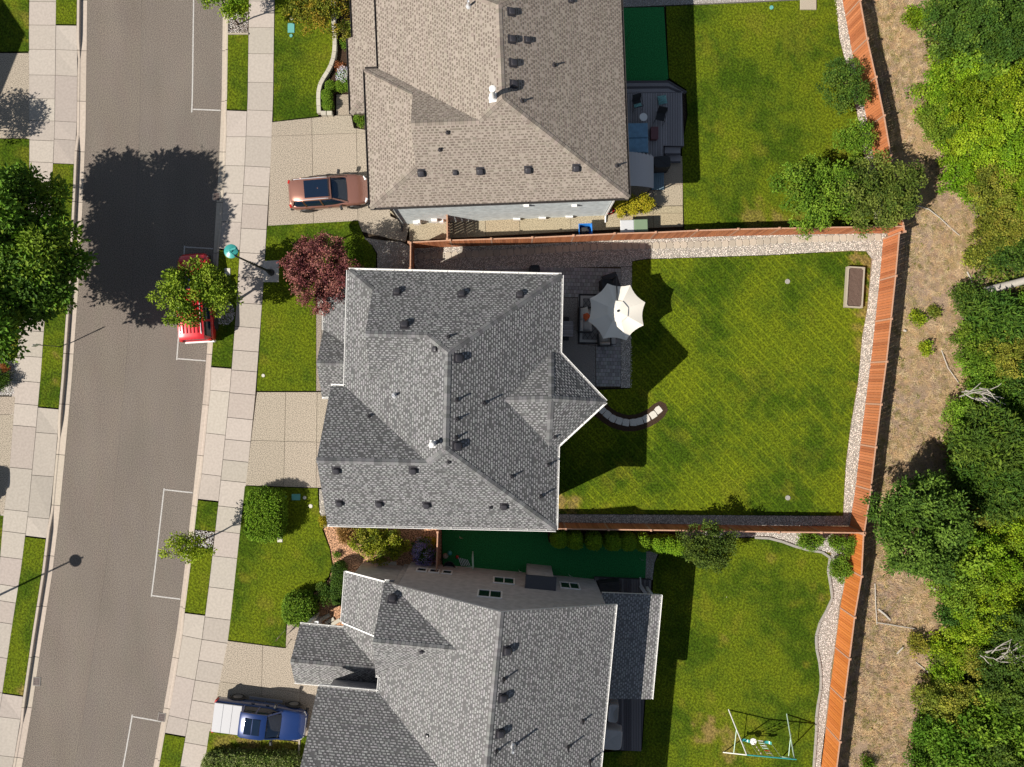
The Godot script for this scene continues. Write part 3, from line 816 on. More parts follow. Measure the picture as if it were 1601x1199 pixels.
func shingle_face(b: Builder, p: PackedVector3Array, light: Color, dark: Color, lit_share: float) -> void:
	# courses of laminated shingles: raised tabs of two tones, cut to the face
	var n := face_normal(p)
	var s := (Vector3.UP - n * n.y).normalized()
	var t := s.cross(n).normalized()
	var o := p[0]
	var flat := PackedVector2Array()
	for q in p: flat.append(Vector2(t.dot(q - o), s.dot(q - o)))
	var box := Rect2(flat[0], Vector2.ZERO)
	for q in flat: box = box.expand(q)
	var rows := int(box.size.y / 0.128) + 1
	var clip := func(q: PackedVector2Array, lift: float, c: Color) -> void:
		b.col = c
		for piece in Geometry2D.intersect_polygons(q, flat):
			var idx := Geometry2D.triangulate_polygon(piece)
			for i in range(0, idx.size(), 3):
				var a := piece[idx[i]]
				var e := piece[idx[i + 1]]
				var f := piece[idx[i + 2]]
				if (e - a).cross(f - a) > 0:
					var h := e
					e = f
					f = h
				b.tri(o + t * a.x + s * a.y + n * lift, o + t * e.x + s * e.y + n * lift, o + t * f.x + s * f.y + n * lift)
	for k in rows:
		var y0 := box.position.y + k * 0.128
		clip.call(PackedVector2Array([Vector2(box.position.x - 0.1, y0), Vector2(box.end.x + 0.1, y0), Vector2(box.end.x + 0.1, y0 + 0.1285), Vector2(box.position.x - 0.1, y0 + 0.1285)]), 0.006, vary(dark, 0.05))
		var cell := floori(box.position.x / 0.225) - 1
		while cell * 0.225 < box.end.x:
			var x := cell * 0.225 + (0.112 if k % 2 else 0.0) + rng.randf_range(-0.035, 0.035)
			cell += 1
			var w := rng.randf_range(0.095, 0.175)
			var kind := rng.randf()
			if kind > 0.93: continue
			var y1 := y0 + (rng.randf_range(0.068, 0.085) if kind < 0.84 else 0.128)
			var c := vary(light if kind < lit_share else light.lerp(dark, 0.45), 0.14)
			var q := PackedVector2Array([Vector2(x, y0), Vector2(x + w, y0), Vector2(x + w, y1), Vector2(x, y1)])
			if Geometry2D.is_point_in_polygon(q[0], flat) and Geometry2D.is_point_in_polygon(q[1], flat) and Geometry2D.is_point_in_polygon(q[2], flat) and Geometry2D.is_point_in_polygon(q[3], flat):
				b.col = c
				b.quad(o + t * q[0].x + s * q[0].y + n * 0.018, o + t * q[3].x + s * q[3].y + n * 0.011, o + t * q[2].x + s * q[2].y + n * 0.011, o + t * q[1].x + s * q[1].y + n * 0.018)
			else:
				clip.call(q, 0.013, c)

func roof(house: Node3D, data: Dictionary, light: Color, dark: Color, share: float, edge: Material, gutter_mat: Material) -> MeshInstance3D:
	var b := Builder.new()
	var sh := Builder.new()
	for f in data.f:
		var p := pts_of(data, f)
		shingle_face(sh, p, light, dark, share)
		var flat := PackedVector2Array()
		for q in p: flat.append(Vector2(q.x, q.z))
		var idx := Geometry2D.triangulate_polygon(flat)
		for d in [0.004, 0.16]:
			for i in range(0, idx.size(), 3):
				b.tri(p[idx[i]] - Vector3(0, d, 0), p[idx[i + 1]] - Vector3(0, d, 0), p[idx[i + 2]] - Vector3(0, d, 0))
		for i in p.size():
			var j := (i + 1) % p.size()
			b.quad(p[i] - Vector3(0, 0.005, 0), p[j] - Vector3(0, 0.005, 0), p[j] - Vector3(0, 0.16, 0), p[i] - Vector3(0, 0.16, 0))
	var r := obj("roof", b, edge, house)
	obj("shingles", sh, M.shingle, r).set_meta("kind", "stuff")
	# ridge and hip caps, overlapping pieces bent over the line
	b = Builder.new()
	for e in data.caps:
		var a := Vector3(data.v[e[0]][0], data.v[e[0]][1], data.v[e[0]][2])
		var z := Vector3(data.v[e[1]][0], data.v[e[1]][1], data.v[e[1]][2])
		var sides := []
		for f in data.f:
			if f.has(e[0]) and f.has(e[1]):
				var q := pts_of(data, f)
				var m := Vector3.ZERO
				for w in q: m += w
				m /= q.size()
				var nn := face_normal(q)
				var out := nn.cross(z - a).normalized()
				if out.dot(m - a) < 0: out = -out
				sides.append([out, nn])
		var n := maxi(1, int(a.distance_to(z) / 0.19))
		for i in n:
			var p0 := a.lerp(z, float(i) / n)
			var p1 := a.lerp(z, (i + 1.12) / n)
			b.col = vary(light.lerp(dark, 0.45 if (i + rng.randi() % 2) % 2 == 0 else 0.8), 0.12)
			for s in sides:
				var lift: Vector3 = (Vector3.UP + s[1]).normalized()
				b.quad(p0 + lift * 0.024, p1 + lift * 0.034, p1 + s[0] * 0.15 + s[1] * 0.03, p0 + s[0] * 0.15 + s[1] * 0.02)
	obj("ridge_caps", b, M.shingle, r).set_meta("kind", "stuff")
	for e in data.eaves:
		var a := Vector3(data.v[e[0]][0], data.v[e[0]][1], data.v[e[0]][2])
		var z := Vector3(data.v[e[1]][0], data.v[e[1]][1], data.v[e[1]][2])
		var out := Vector3(z.z - a.z, 0, a.x - z.x).normalized()
		for f in data.f:
			if f.has(e[0]) and f.has(e[1]):
				var m := Vector3.ZERO
				var q := pts_of(data, f)
				for w in q: m += w
				if out.dot(m / q.size() - a) > 0: out = -out
				break
		gutter(house, a, z, out, gutter_mat)
	return r

func gutter(house: Node3D, a: Vector3, z: Vector3, out: Vector3, material: Material) -> void:
	var b := Builder.new()
	var d := Vector3(0, -0.03, 0)
	b.bar(a + out * 0.095 + d, z + out * 0.095 + d, 0.022, 0.11)
	b.bar(a + out * 0.045 + d * 3.4, z + out * 0.045 + d * 3.4, 0.08, 0.02)
	var f := (z - a).normalized()
	var n := int(a.distance_to(z) / 0.9)
	for i in n:                                   # straps
		var p := a.lerp(z, (i + 0.5) / n)
		b.bar(p + out * 0.01 + d * 0.6, p + out * 0.1 + d * 0.6, 0.03, 0.012)
	obj("gutter", b, material, house)

func on_roof(data: Dictionary, px: float, py: float) -> Array:      # [point, normal] of the roof where the photograph shows a pixel
	var eye := Vector3(0, EYE, 0)
	var d := at(px, py) - eye
	var best := [at(px, py, 5.0), Vector3.UP]
	var top := -1.0
	for f in data.f:
		var p := pts_of(data, f)
		var n := face_normal(p)
		var k := n.dot(p[0] - eye) / n.dot(d)
		var q := eye + d * k
		var flat := PackedVector2Array()
		for w in p: flat.append(Vector2(w.x, w.z))
		if Geometry2D.is_point_in_polygon(Vector2(q.x, q.z), flat) and q.y > top:
			top = q.y
			best = [q, n]
	return best

func box_vent(parent: Node, data: Dictionary, px: float, py: float, size: float) -> void:
	var w := on_roof(data, px, py)
	var n: Vector3 = w[1]
	var s := (Vector3.UP - n * n.y).normalized()
	var t := s.cross(n).normalized()
	var o: Vector3 = w[0]
	var b := Builder.new()
	var f := func(x: float, y: float, z: float) -> Vector3: return o + t * x * size + s * y * size + n * z * size
	b.hexa([f.call(-0.62, -0.5, 0.03), f.call(0.62, -0.5, 0.03), f.call(0.62, 0.7, 0.03), f.call(-0.62, 0.7, 0.03), f.call(-0.6, -0.48, 0.07), f.call(0.6, -0.48, 0.07), f.call(0.6, 0.68, 0.07), f.call(-0.6, 0.68, 0.07)])
	var rings := []
	for q in [[0.36, 0.1, 0.0], [0.46, 0.14, 0.0], [0.46, 0.4, 0.02], [0.4, 0.5, 0.04], [0.25, 0.54, 0.06]]:
		var ring := PackedVector3Array()
		for k in 12:
			var g := TAU * (k + 0.5) / 12.0
			var cx := signf(cos(g)) * pow(absf(cos(g)), 0.45)
			var cz := signf(sin(g)) * pow(absf(sin(g)), 0.45)
			ring.append(f.call(cx * q[0], cz * q[0] * 1.05 + q[2], q[1]))
		rings.append(ring)
	b.loft(rings)
	obj("roof_vent", b, M.vent, parent, true)

func pipe_vent(parent: Node, data: Dictionary, px: float, py: float, tall: float, r: float, material: Material) -> void:
	var w := on_roof(data, px, py)
	var o: Vector3 = w[0]
	var b := Builder.new()
	var x := Transform3D(Basis.IDENTITY, o)
	b.lathe([Vector2(r * 2.6, 0.0), Vector2(r * 2.4, 0.05), Vector2(r * 1.15, 0.12), Vector2(r, 0.14), Vector2(r, tall), Vector2(r * 0.75, tall), Vector2(r * 0.7, tall - 0.05)], x, 10)
	obj("vent_pipe", b, material, parent, true)

func flue(parent: Node, data: Dictionary, px: float, py: float, tall: float, r: float) -> void:
	var w := on_roof(data, px, py)
	var b := Builder.new()
	b.lathe([Vector2(r * 1.9, -0.05), Vector2(r * 1.8, 0.06), Vector2(r * 1.05, 0.2), Vector2(r * 0.9, tall - 0.15), Vector2(r * 1.35, tall - 0.12), Vector2(r * 1.35, tall - 0.03), Vector2(r * 0.9, tall), Vector2(0.01, tall + 0.01)], Transform3D(Basis.IDENTITY, w[0]), 14)
	b.smooth(0.9)
	var n: Vector3 = w[1]
	var t := n.cross(Vector3.FORWARD).normalized()
	b.box(Transform3D(Basis(t, n, t.cross(n)), w[0] + n * 0.025), Vector3(r * 3.2, 0.02, r * 3.6))
	obj("flue", b, M.white_trim, parent)

func walls(house: Node3D, foot: Array, y0: float, y1: float, material: Material) -> void:      # lap siding on every side of a footprint
	var b := Builder.new()
	var n := int((y1 - y0) / 0.18)
	for i in foot.size():
		var a: Vector2 = foot[i]
		var z: Vector2 = foot[(i + 1) % foot.size()]
		var d := (z - a).normalized()
		var out := Vector2(d.y, -d.x)
		for k in n:
			var h0 := lerpf(y0, y1, float(k) / n)
			var h1 := lerpf(y0, y1, (k + 1.0) / n)
			b.quad(v3(a + out * 0.018, h0), v3(z + out * 0.018, h0), v3(z, h1), v3(a, h1))
			b.quad(v3(a, h0), v3(z, h0), v3(z + out * 0.018, h0), v3(a + out * 0.018, h0))
	var p := PackedVector2Array(foot)
	b.sheet(p, y1)
	obj("wall", b, material, house)

func gable(house: Node3D, a: Vector3, z: Vector3, top: Vector3, material: Material) -> void:
	var b := Builder.new()
	var n := (z - a).cross(Vector3.UP).normalized() * 0.06
	b.tri(a, z, top)
	b.tri(a - n, top - n, z - n)
	obj("gable", b, material, house)

func window(house: Node3D, a: Vector3, z: Vector3, out: Vector3, lights := 2, frame: Material = null) -> void:
	# a and z: lower and upper opposite corners on the wall
	var side := Vector3(z.x - a.x, 0, z.z - a.z)
	var w := side.length()
	var h := z.y - a.y
	side = side.normalized()
	var x := Transform3D(Basis(side, Vector3.UP, side.cross(Vector3.UP)), a + out * 0.03)
	var b := Builder.new()
	var fm := 0.07
	for q in [[w / 2, -fm / 2, w + fm * 2, fm], [w / 2, h + fm / 2, w + fm * 2, fm], [-fm / 2, h / 2, fm, h], [w + fm / 2, h / 2, fm, h]]:
		b.box(x * Transform3D(Basis.IDENTITY, Vector3(q[0], q[1], 0)), Vector3(q[2], q[3], 0.07))
	for k in range(1, lights):
		b.box(x * Transform3D(Basis.IDENTITY, Vector3(w * k / lights, h / 2, 0)), Vector3(0.06, h, 0.06))
	var f := obj("window", b, frame if frame else M.white_trim, house)
	for k in lights:
		b = Builder.new()
		b.box(x * Transform3D(Basis.IDENTITY, Vector3(w * (k + 0.5) / lights, h / 2, 0)), Vector3(w / lights - 0.06, h, 0.02))
		obj("pane", b, M.glass, f)

func on_wall(px: float, py: float, a: Vector2, d: Vector2) -> Vector3:   # where the ray of a pixel meets an upright wall through a along d
	var n := Vector3(-d.y, 0, d.x)
	var eye := Vector3(0, EYE, 0)
	var r := at(px, py) - eye
	var k := n.dot(v3(a, 0) - eye) / n.dot(r)
	return eye + r * k

func xz(data: Dictionary, i: int) -> Vector2:
	return Vector2(data.v[i][0], data.v[i][2])

func build_houses() -> void:
	# --- house 2, in the middle
	var d: Dictionary = HOUSE_TWO
	var h := thing("house", "two-storey house under the charcoal roof in the middle, between brown and grey neighbours", "house")
	walls(h, [Vector2(-7.93, -5.38), Vector2(2.12, -5.13), Vector2(2.05, -1.2), Vector2(4.2, 0.92), Vector2(1.95, 2.85), Vector2(1.86, 7.02), Vector2(-9.0, 6.78), Vector2(-8.86, 0.53), Vector2(-8.07, 0.55)], 0.0, 6.15, M.siding_pale)
	var r := roof(h, d, Color(0.31, 0.31, 0.313), Color(0.122, 0.122, 0.123), 0.78, M.white_trim, M.white_trim)
	gable(h, Vector3(-9.02, 6.1, 6.9), Vector3(-8.88, 6.1, 0.45), Vector3(-8.95, 8.5, 3.68), M.siding_pale)
	gable(h, Vector3(-6.9, 6.85, -4.65), Vector3(-7.0, 6.85, -0.15), Vector3(-6.95, 8.48, -2.4), M.siding_pale)
	for q in [[621, 457, 0.36], [722, 460, 0.36], [813, 461, 0.34], [633, 508, 0.38], [717, 560, 0.4], [715, 697, 0.4], [526, 735, 0.36], [646, 735, 0.36], [531, 786, 0.34], [593, 787, 0.34], [667, 789, 0.34], [788, 791, 0.34], [680, 546, 0.26]]: box_vent(r, d, q[0], q[1], q[2])
	for q in [[701, 527, 0.3], [714, 625, 0.35], [757, 630, 0.5], [715, 655, 0.3], [713, 684, 0.3], [800, 745, 0.3], [857, 727, 0.45], [845, 776, 0.42], [867, 683, 0.25], [767, 793, 0.15], [702, 722, 0.16], [577, 651, 0.2]]: pipe_vent(r, d, q[0], q[1], q[2], 0.045, M.vent)
	pipe_vent(r, d, 617, 618, 0.42, 0.06, M.galvanised)
	flue(r, d, 677, 694, 0.75, 0.1)
	for q in [[-8.95, 0.6], [-8.95, 6.7]]: downspout(h, Vector3(q[0], 0, q[1]), 6.0, M.white_trim)
	garage_door(h, Vector2(-9.0, 3.75), Vector2(-0.02, 1.0), 4.8)
	for q in [[-5.5, 7.0, -4.2, 6.98, 4.0], [-1.5, 7.0, -0.3, 6.98, 4.0]]: window(h, Vector3(q[0], q[4], q[1] - 0.12), Vector3(q[2], q[4] + 1.1, q[3] - 0.09), Vector3(0, 0, 1))
	for q in [[2.09, -3.6, 0.1, 2.2], [2.1, -4.2, 3.9, 5.1], [1.92, 4.4, 1.0, 2.3], [1.9, 4.4, 3.9, 5.1]]: window(h, Vector3(q[0], q[2], q[1]), Vector3(q[0] - 0.04, q[3], q[1] + 1.8), Vector3(1, 0, 0))
	# --- house 1, above
	d = HOUSE_ONE
	h = thing("house", "pale blue house under the tan brown roof beside the rose gold car", "house")
	walls(h, [Vector2(5.05, -22.2), Vector2(5.45, -9.95), Vector2(-6.45, -9.44), Vector2(-6.72, -15.9), Vector2(-6.5, -15.95), Vector2(-6.7, -21.7)], 0.0, 5.42, M.siding_blue)
	walls(h, [Vector2(-6.9, -15.95), Vector2(-6.7, -15.2), Vector2(-8.2, -15.3), Vector2(-8.5, -22.0), Vector2(-6.8, -22.0)], 0.0, 2.85, M.siding_blue)
	r = roof(h, d, Color(0.205, 0.17, 0.142), Color(0.365, 0.315, 0.268), 0.78, M.dark_trim, M.dark_trim)
	gable(h, Vector3(-4.78, 6.58, -10.9), Vector3(-4.93, 6.58, -14.6), Vector3(-4.86, 7.9, -12.66), M.siding_blue)
	for q in [[800, 19, 0.36], [801, 62, 0.36], [825, 63, 0.3], [803, 99, 0.36], [804, 132, 0.36], [659, 271, 0.34], [712, 270, 0.24], [751, 268, 0.34], [826, 266, 0.34], [901, 263, 0.34], [893, 1, 0.24]]: box_vent(r, d, q[0], q[1], q[2])
	for q in [[866, 102, 0.32], [816, 158, 0.32], [964, 259, 0.32], [688, 234, 0.2], [700, 207, 0.16]]: pipe_vent(r, d, q[0], q[1], q[2], 0.045, M.vent)
	pipe_vent(r, d, 733, 10, 0.5, 0.06, M.galvanised)
	flue(r, d, 771, 153, 1.2, 0.12)
	# south side fittings
	for q in [[823, 320], [898, 320]]:
		var p := on_wall(q[0], q[1], Vector2(-6.45, -9.42), Vector2(11.9, -0.51).normalized())
		var b := Builder.new()
		b.bevel_cube(p + Vector3(0, 0, 0.06), Vector3(0.3, 0.2, 0.14), 0.02)
		obj("wall_vent", b, M.white_trim, h)
	for q in [[808, 340], [848, 339], [890, 338]]:
		var p := on_wall(q[0], q[1], Vector2(-6.45, -9.42), Vector2(11.9, -0.51).normalized())
		var b := Builder.new()
		b.bevel_cube(Vector3(p.x, 0.3, p.z + 0.06), Vector3(0.42, 0.3, 0.1), 0.015)
		obj("crawlspace_vent", b, M.white_trim, h)
	for q in [[679, 337, 1.2, 0.34], [690, 345, 0.9, 0.26], [650, 350, 0.8, 0.3], [655, 342, 1.0, 0.16]]:
		var p := at(q[0], q[1], q[2])
		var b := Builder.new()
		b.bevel_cube(Vector3(p.x, q[2] - 0.25, -9.35 - 0.035 * (p.x + 6.45)), Vector3(q[3], 0.5, 0.18), 0.03)
		obj("meter_box", b, M.white_trim, h)
	downspout(h, Vector3(-6.48, 0, -9.38), 5.3, M.dark_trim)
	downspout(h, Vector3(5.5, 0, -9.9), 5.3, M.white_trim)
	garage_door(h, Vector2(-6.6, -12.7), Vector2(-0.042, -1.0), 4.8)
	for q in [[5.44, -12.2, 0.6, 2.4], [5.3, -16.5, 3.4, 4.7]]: window(h, Vector3(q[0], q[2], q[1]), Vector3(q[0] - 0.06, q[3], q[1] - 1.8), Vector3(1, 0, 0))
	# --- house 3, below
	d = HOUSE_THREE
	h = thing("house", "grey-sided house under the light grey roof, beside the blue pickup and putting green", "house")
	var u := Vector2(0.9956, 0.094)
	var v := Vector2(-0.094, 0.9956)
	var ne := xz(d, 0)
	var nw := xz(d, 2)
	var wa := nw + u * 0.45 + v * 0.15
	walls(h, [wa, ne - u * 0.45 + v * 0.15, ne - u * 0.45 + v * 13.8, nw + u * 0.45 + v * 13.8], 0.0, 5.45, M.siding_grey)
	gable(h, v3(ne - u * 0.3 + v * 0.13, 5.4), v3(nw + u * 0.3 + v * 0.13, 5.4), Vector3(d.v[1][0], 8.5, d.v[1][2] + 0.13), M.siding_grey)
	# front gable storey, entry and garage
	var fa := xz(d, 5)
	walls(h, [fa + u * 0.3 - v * 2.05, fa + u * 1.5 - v * 2.05, fa + u * 1.5 + v * 2.05, fa + u * 0.3 + v * 2.05], 0.0, 5.45, M.siding_grey)
	gable(h, v3(fa + u * 0.28 - v * 2.2, 5.4), v3(fa + u * 0.28 + v * 2.2, 5.4), v3(fa + u * 0.28, 7.4), M.siding_grey)
	var l0 := xz(d, 26)
	walls(h, [l0 + u * 0.35 + v * 0.25, l0 + u * 3.2 + v * 0.25, l0 + u * 3.2 + v * 2.9, l0 + u * 0.35 + v * 2.9], 0.0, 3.25, M.siding_grey)
	var g0 := xz(d, 12)
	walls(h, [g0 + u * 0.4 + v * 0.4, g0 + u * 4.0 + v * 0.4, g0 + u * 4.0 + v * 7.0, g0 + u * 0.4 + v * 7.0], 0.0, 5.45, M.siding_grey)
	var p0 := xz(d, 20)
	for q in [[0.25, 0.3], [0.25, 2.9]]:
		var b := Builder.new()
		var c: Vector2 = p0 + u * q[0] + v * q[1]
		b.bevel_cube(v3(c, 1.45), Vector3(0.2, 2.9, 0.2), 0.01)
		obj("porch_post", b, M.white_trim, h)
	r = roof(h, d, Color(0.36, 0.356, 0.355), Color(0.155, 0.153, 0.153), 0.78, M.white_trim, M.white_trim)
	for q in [[614, 936, 0.4], [659, 1018, 0.22], [793, 1017, 0.4], [786, 1091, 0.4], [782, 1146, 0.4], [668, 1150, 0.2]]: box_vent(r, d, q[0], q[1], q[2])
	for q in [[787, 1062, 0.4], [776, 1174, 0.4], [911, 1127, 0.3], [888, 1168, 0.5], [922, 1190, 0.55]]: pipe_vent(r, d, q[0], q[1], q[2], 0.045, M.vent)
	pipe_vent(r, d, 802, 1166, 0.7, 0.06, M.galvanised)
	for e in [[27, 28], [26, 29], [30, 32]]:
		var b := Builder.new()
		b.bar(Vector3(d.v[e[0]][0], d.v[e[0]][1] + 0.03, d.v[e[0]][2]), Vector3(d.v[e[1]][0], d.v[e[1]][1] + 0.03, d.v[e[1]][2]), 0.07, 0.05)
		obj("flashing", b, M.white_trim, h)
	# north side: windows, flue chase
	var wd := u
	var out := v3(-v, 0)
	for q in [[773, 903, 803, 914, 2], [749, 923, 783, 936, 2], [876, 911, 906, 922, 2]]:
		var a := on_wall(q[0], q[1], wa, wd)
		var z := on_wall(q[2], q[3], wa, wd)
		window(h, a, Vector3(z.x, maxf(z.y, a.y + 0.7), z.z), out, q[4])
	for q in [[660, 877, 672], [678, 880, 690], [697, 883, 709]]:
		var a := on_wall(q[0], q[1], wa, wd)
		var z := on_wall(q[2], q[1] + 2, wa, wd)
		window(h, Vector3(a.x, 1.4, a.z), Vector3(z.x, 2.0, z.z), out, 1)
	var cb := on_wall(842, 903, wa, wd)
	var b := Builder.new()
	var ang := -atan2(u.y, u.x)
	b.cube(Vector3(cb.x, 1.6, cb.z) + out * 0.28, Vector3(1.45, 3.2, 0.55), ang)
	obj("chase", b, M.siding_grey, h)
	b = Builder.new()
	var x := Transform3D(Basis(Vector3.UP, ang), Vector3(cb.x, 3.28, cb.z) + out * 0.3)
	b.hexa([x * Vector3(-0.85, -0.12, -0.4), x * Vector3(0.85, -0.12, -0.4), x * Vector3(0.85, -0.12, 0.28), x * Vector3(-0.85, -0.12, 0.28), x * Vector3(-0.85, -0.05, -0.4), x * Vector3(0.85, -0.05, -0.4), x * Vector3(0.85, 0.2, 0.28), x * Vector3(-0.85, 0.2, 0.28)])
	obj("chase_roof", b, M.vent, h)
	for q in [[0.3, 0.3], [0.3, 5.6]]:              # patio cover posts
		b = Builder.new()
		var c: Vector2 = xz(d, d.v.size() - 4) - u * q[0] + v * q[1]
		b.bevel_cube(v3(c, 1.35), Vector3(0.15, 2.7, 0.15), 0.01)
		obj("patio_post", b, M.white_trim, h)
	# --- neighbours across the street, beyond the picture's edge: their gables throw the shade on the left
	for q in [[-151.0, 144.0, 8.0, 4.5, 5.5, "gabled house across the street whose shadow crosses the upper drive"], [-175.0, 668.0, 8.0, 4.2, 5.5, "gabled house across the street whose shadow touches the rockery"]]:
		var apex := at2(q[0], q[1])
		h = thing("house", q[5], "house")
		walls(h, [apex + Vector2(-0.5, -q[3] + 0.4), apex + Vector2(-0.5, q[3] - 0.4), apex + Vector2(-10, q[3] - 0.4), apex + Vector2(-10, -q[3] + 0.4)], 0.0, 5.4, M.siding_pale)
		gable(h, v3(apex + Vector2(-0.5, -q[3] + 0.3), 5.4), v3(apex + Vector2(-0.5, q[3] - 0.3), 5.4), v3(apex + Vector2(-0.5, 0), q[2] - 0.1), M.siding_pale)
		b = Builder.new()
		for s in [-1.0, 1.0]:
			for y in [0.0, -0.16]:
				b.quad(v3(apex, q[2] + y), v3(apex + Vector2(0, s * q[3]), q[4] + y), v3(apex + Vector2(-10.5, s * q[3]), q[4] + y), v3(apex + Vector2(-10.5, 0), q[2] + y))
			b.quad(v3(apex, q[2]), v3(apex, q[2] - 0.16), v3(apex + Vector2(0, s * q[3]), q[4] - 0.16), v3(apex + Vector2(0, s * q[3]), q[4]))
		obj("roof", b, M.vent, h)

func garage_door(house: Node3D, c: Vector2, d: Vector2, wide: float) -> void:
	d = d.normalized()
	var x := Transform3D(Basis(v3(d, 0), Vector3.UP, v3(d, 0).cross(Vector3.UP)), v3(c, 0))
	var b := Builder.new()
	for k in [-1.0, 1.0]: b.box(x * Transform3D(Basis.IDENTITY, Vector3(k * (wide / 2 + 0.06), 1.1, 0)), Vector3(0.12, 2.2, 0.12))
	b.box(x * Transform3D(Basis.IDENTITY, Vector3(0, 2.26, 0)), Vector3(wide + 0.24, 0.12, 0.12))
	var f := obj("garage_door", b, M.white_trim, house)
	for r in 4:
		for k in 8:
			b = Builder.new()
			b.box(x * Transform3D(Basis.IDENTITY, Vector3(wide * ((k + 0.5) / 8.0 - 0.5), 0.28 + r * 0.54, 0)), Vector3(wide / 8.0 - 0.03, 0.51, 0.08))
			obj("panel", b, M.white_trim, f)

func downspout(house: Node3D, foot: Vector3, top: float, material: Material) -> void:
	var b := Builder.new()
	b.bar(foot + Vector3(0, 0.15, 0.03), foot + Vector3(0, top, 0.03), 0.08, 0.06)
	b.bar(foot + Vector3(0, 0.15, 0.03), foot + Vector3(0.0, 0.08, 0.4), 0.08, 0.06)
	obj("downspout", b, material, house)

# ---------------------------------------------------------------- fences
func fence(label: String, line: PackedVector2Array, woods: Array, group: String, tall := 1.78) -> Node3D:
	var f := thing("fence", label, "fence", Vector3.ZERO, 0.0, group)
	var total := 0.0
	for i in line.size() - 1: total += line[i].distance_to(line[i + 1])
	var bays := maxi(1, int(round(total / 2.35)))
	var board := BoxMesh.new()
	board.size = Vector3(0.139, tall, 0.018)
	var posts: Array[Vector2] = []
	for k in bays + 1:
		var d := total * k / bays
		for i in line.size() - 1:
			var l := line[i].distance_to(line[i + 1])
			if d <= l + 0.001 or i == line.size() - 2:
				posts.append(line[i].lerp(line[i + 1], minf(d / l, 1.0)))
				break
			d -= l
	for k in posts.size():
		var b := Builder.new()
		b.bevel_cube(Vector3(0, 0.96, 0), Vector3(0.092, 1.92, 0.092), 0.006)
		b.bevel_cube(Vector3(0, 1.94, 0), Vector3(0.13, 0.03, 0.13), 0.012)
		var p := obj("post", b, M.cedar_post, f)
		p.position = v3(posts[k], 0.0)
		if k == posts.size() - 1: break
		var a := posts[k]
		var z := posts[k + 1]
		var d := (z - a).normalized()
		var turn := -atan2(d.y, d.x)
		for y in [0.25, 1.0, 1.6]:
			b = Builder.new()
			b.bar(v3(a + d * 0.05, y), v3(z - d * 0.05, y), 0.038, 0.085)
			obj("rail", b, M.cedar_post, f)
		b = Builder.new()
		b.bar(v3(a + d * 0.05, tall + 0.07), v3(z - d * 0.05, tall + 0.06), 0.07, 0.036)
		obj("top_rail", b, M.cedar_post, f)
		var l := a.distance_to(z) - 0.11
		var n := int(l / 0.146)
		for i in n:
			var o := MeshInstance3D.new()
			o.name = "board"
			o.mesh = board
			o.material_override = woods[rng.randi() % woods.size()]
			f.add_child(o, true)
			var q := a + d * (0.055 + (i + 0.5) * l / n)
			var side := 0.032 if i % 2 == 0 else 0.026
			o.transform = Transform3D(Basis(Vector3.UP, turn + rng.randf_range(-0.012, 0.012)), v3(q + Vector2(-d.y, d.x) * side, tall / 2.0 + 0.05 + rng.randf_range(-0.012, 0.012)))
	return f

func build_fences() -> void:
	var g := "cedar fences round the back yards"
	fence("orange cedar board fence running beside the gravel path between brown roof and charcoal roof", outline([646, 388, 704, 385, 766, 383, 830, 381, 892, 378, 954, 375, 1019, 373, 1083, 370, 1150, 368, 1250, 366, 1386, 364]), M.cedar, g)
	fence("short cedar fence closing the gravel path at its house end", outline([648.5, 389, 648, 427]), M.cedar, g)
	fence("short cedar gate fence across the concrete side path", outline([703, 346, 703.5, 383]), M.cedar, g)
	fence("back cedar fence behind the lawn with the raised bed", outline([1381, 374, 1380, 400, 1372.5, 462.5, 1365, 542.5, 1357.5, 597.5, 1350, 657.5, 1344, 707.5, 1337, 770, 1328.5, 823]), M.cedar, g)
	fence("back cedar fence slanting down behind the brown-roofed house's lawn", outline([1300, -90, 1310, -40, 1317.5, 0, 1335, 95, 1354, 175, 1366, 245, 1387, 352, 1389, 372]), M.cedar, g)
	fence("bright orange stained fence behind the lawn with the swing set", outline([1327.5, 826, 1326, 880, 1316, 932, 1310, 987, 1301, 1050, 1295, 1112, 1286, 1187, 1276, 1260]), M.cedar_fresh, g)
	var o := outline([1327.5, 823.5, 1183, 822, 1035, 819.5, 872, 817.5, 690, 815])
	fence("shaded fence between the mown lawn and the row of round shrubs", o, M.cedar, g)
	fence("short cedar fence between the bark bed and the putting green", outline([689, 822, 687, 884]), M.cedar, g)

# ---------------------------------------------------------------- plants
func clump(count: int, leaf: float, slim: float, spread: float, seed_: int, flat := 0.5) -> ArrayMesh:
	var r := RandomNumberGenerator.new()
	r.seed = seed_
	var b := Builder.new()
	for i in count:
		var d := Vector3(r.randfn(), r.randfn() * 0.8 + 0.25, r.randfn()).normalized()
		var p := d * spread * pow(r.randf(), 0.6)
		var dir := (d + Vector3(r.randfn(), r.randfn(), r.randfn()) * 0.55).normalized()
		var up := (Vector3.UP * flat + Vector3(r.randfn(), r.randfn(), r.randfn()) * 0.6 + d * 0.4).normalized()
		var s := dir.cross(up).normalized()
		var n := s.cross(dir)
		var l := leaf * r.randf_range(0.7, 1.25)
		var w := l * slim
		var tip := p + dir * l - n * l * 0.12
		var mid := p + dir * l * 0.45
		var k := r.randf_range(0.75, 1.25)
		b.col = Color(k, k, k * r.randf_range(0.7, 1.1))
		b.tri(p, mid + s * w + n * l * 0.05, tip)
		b.tri(p, tip, mid - s * w + n * l * 0.05)
	return b.mesh()

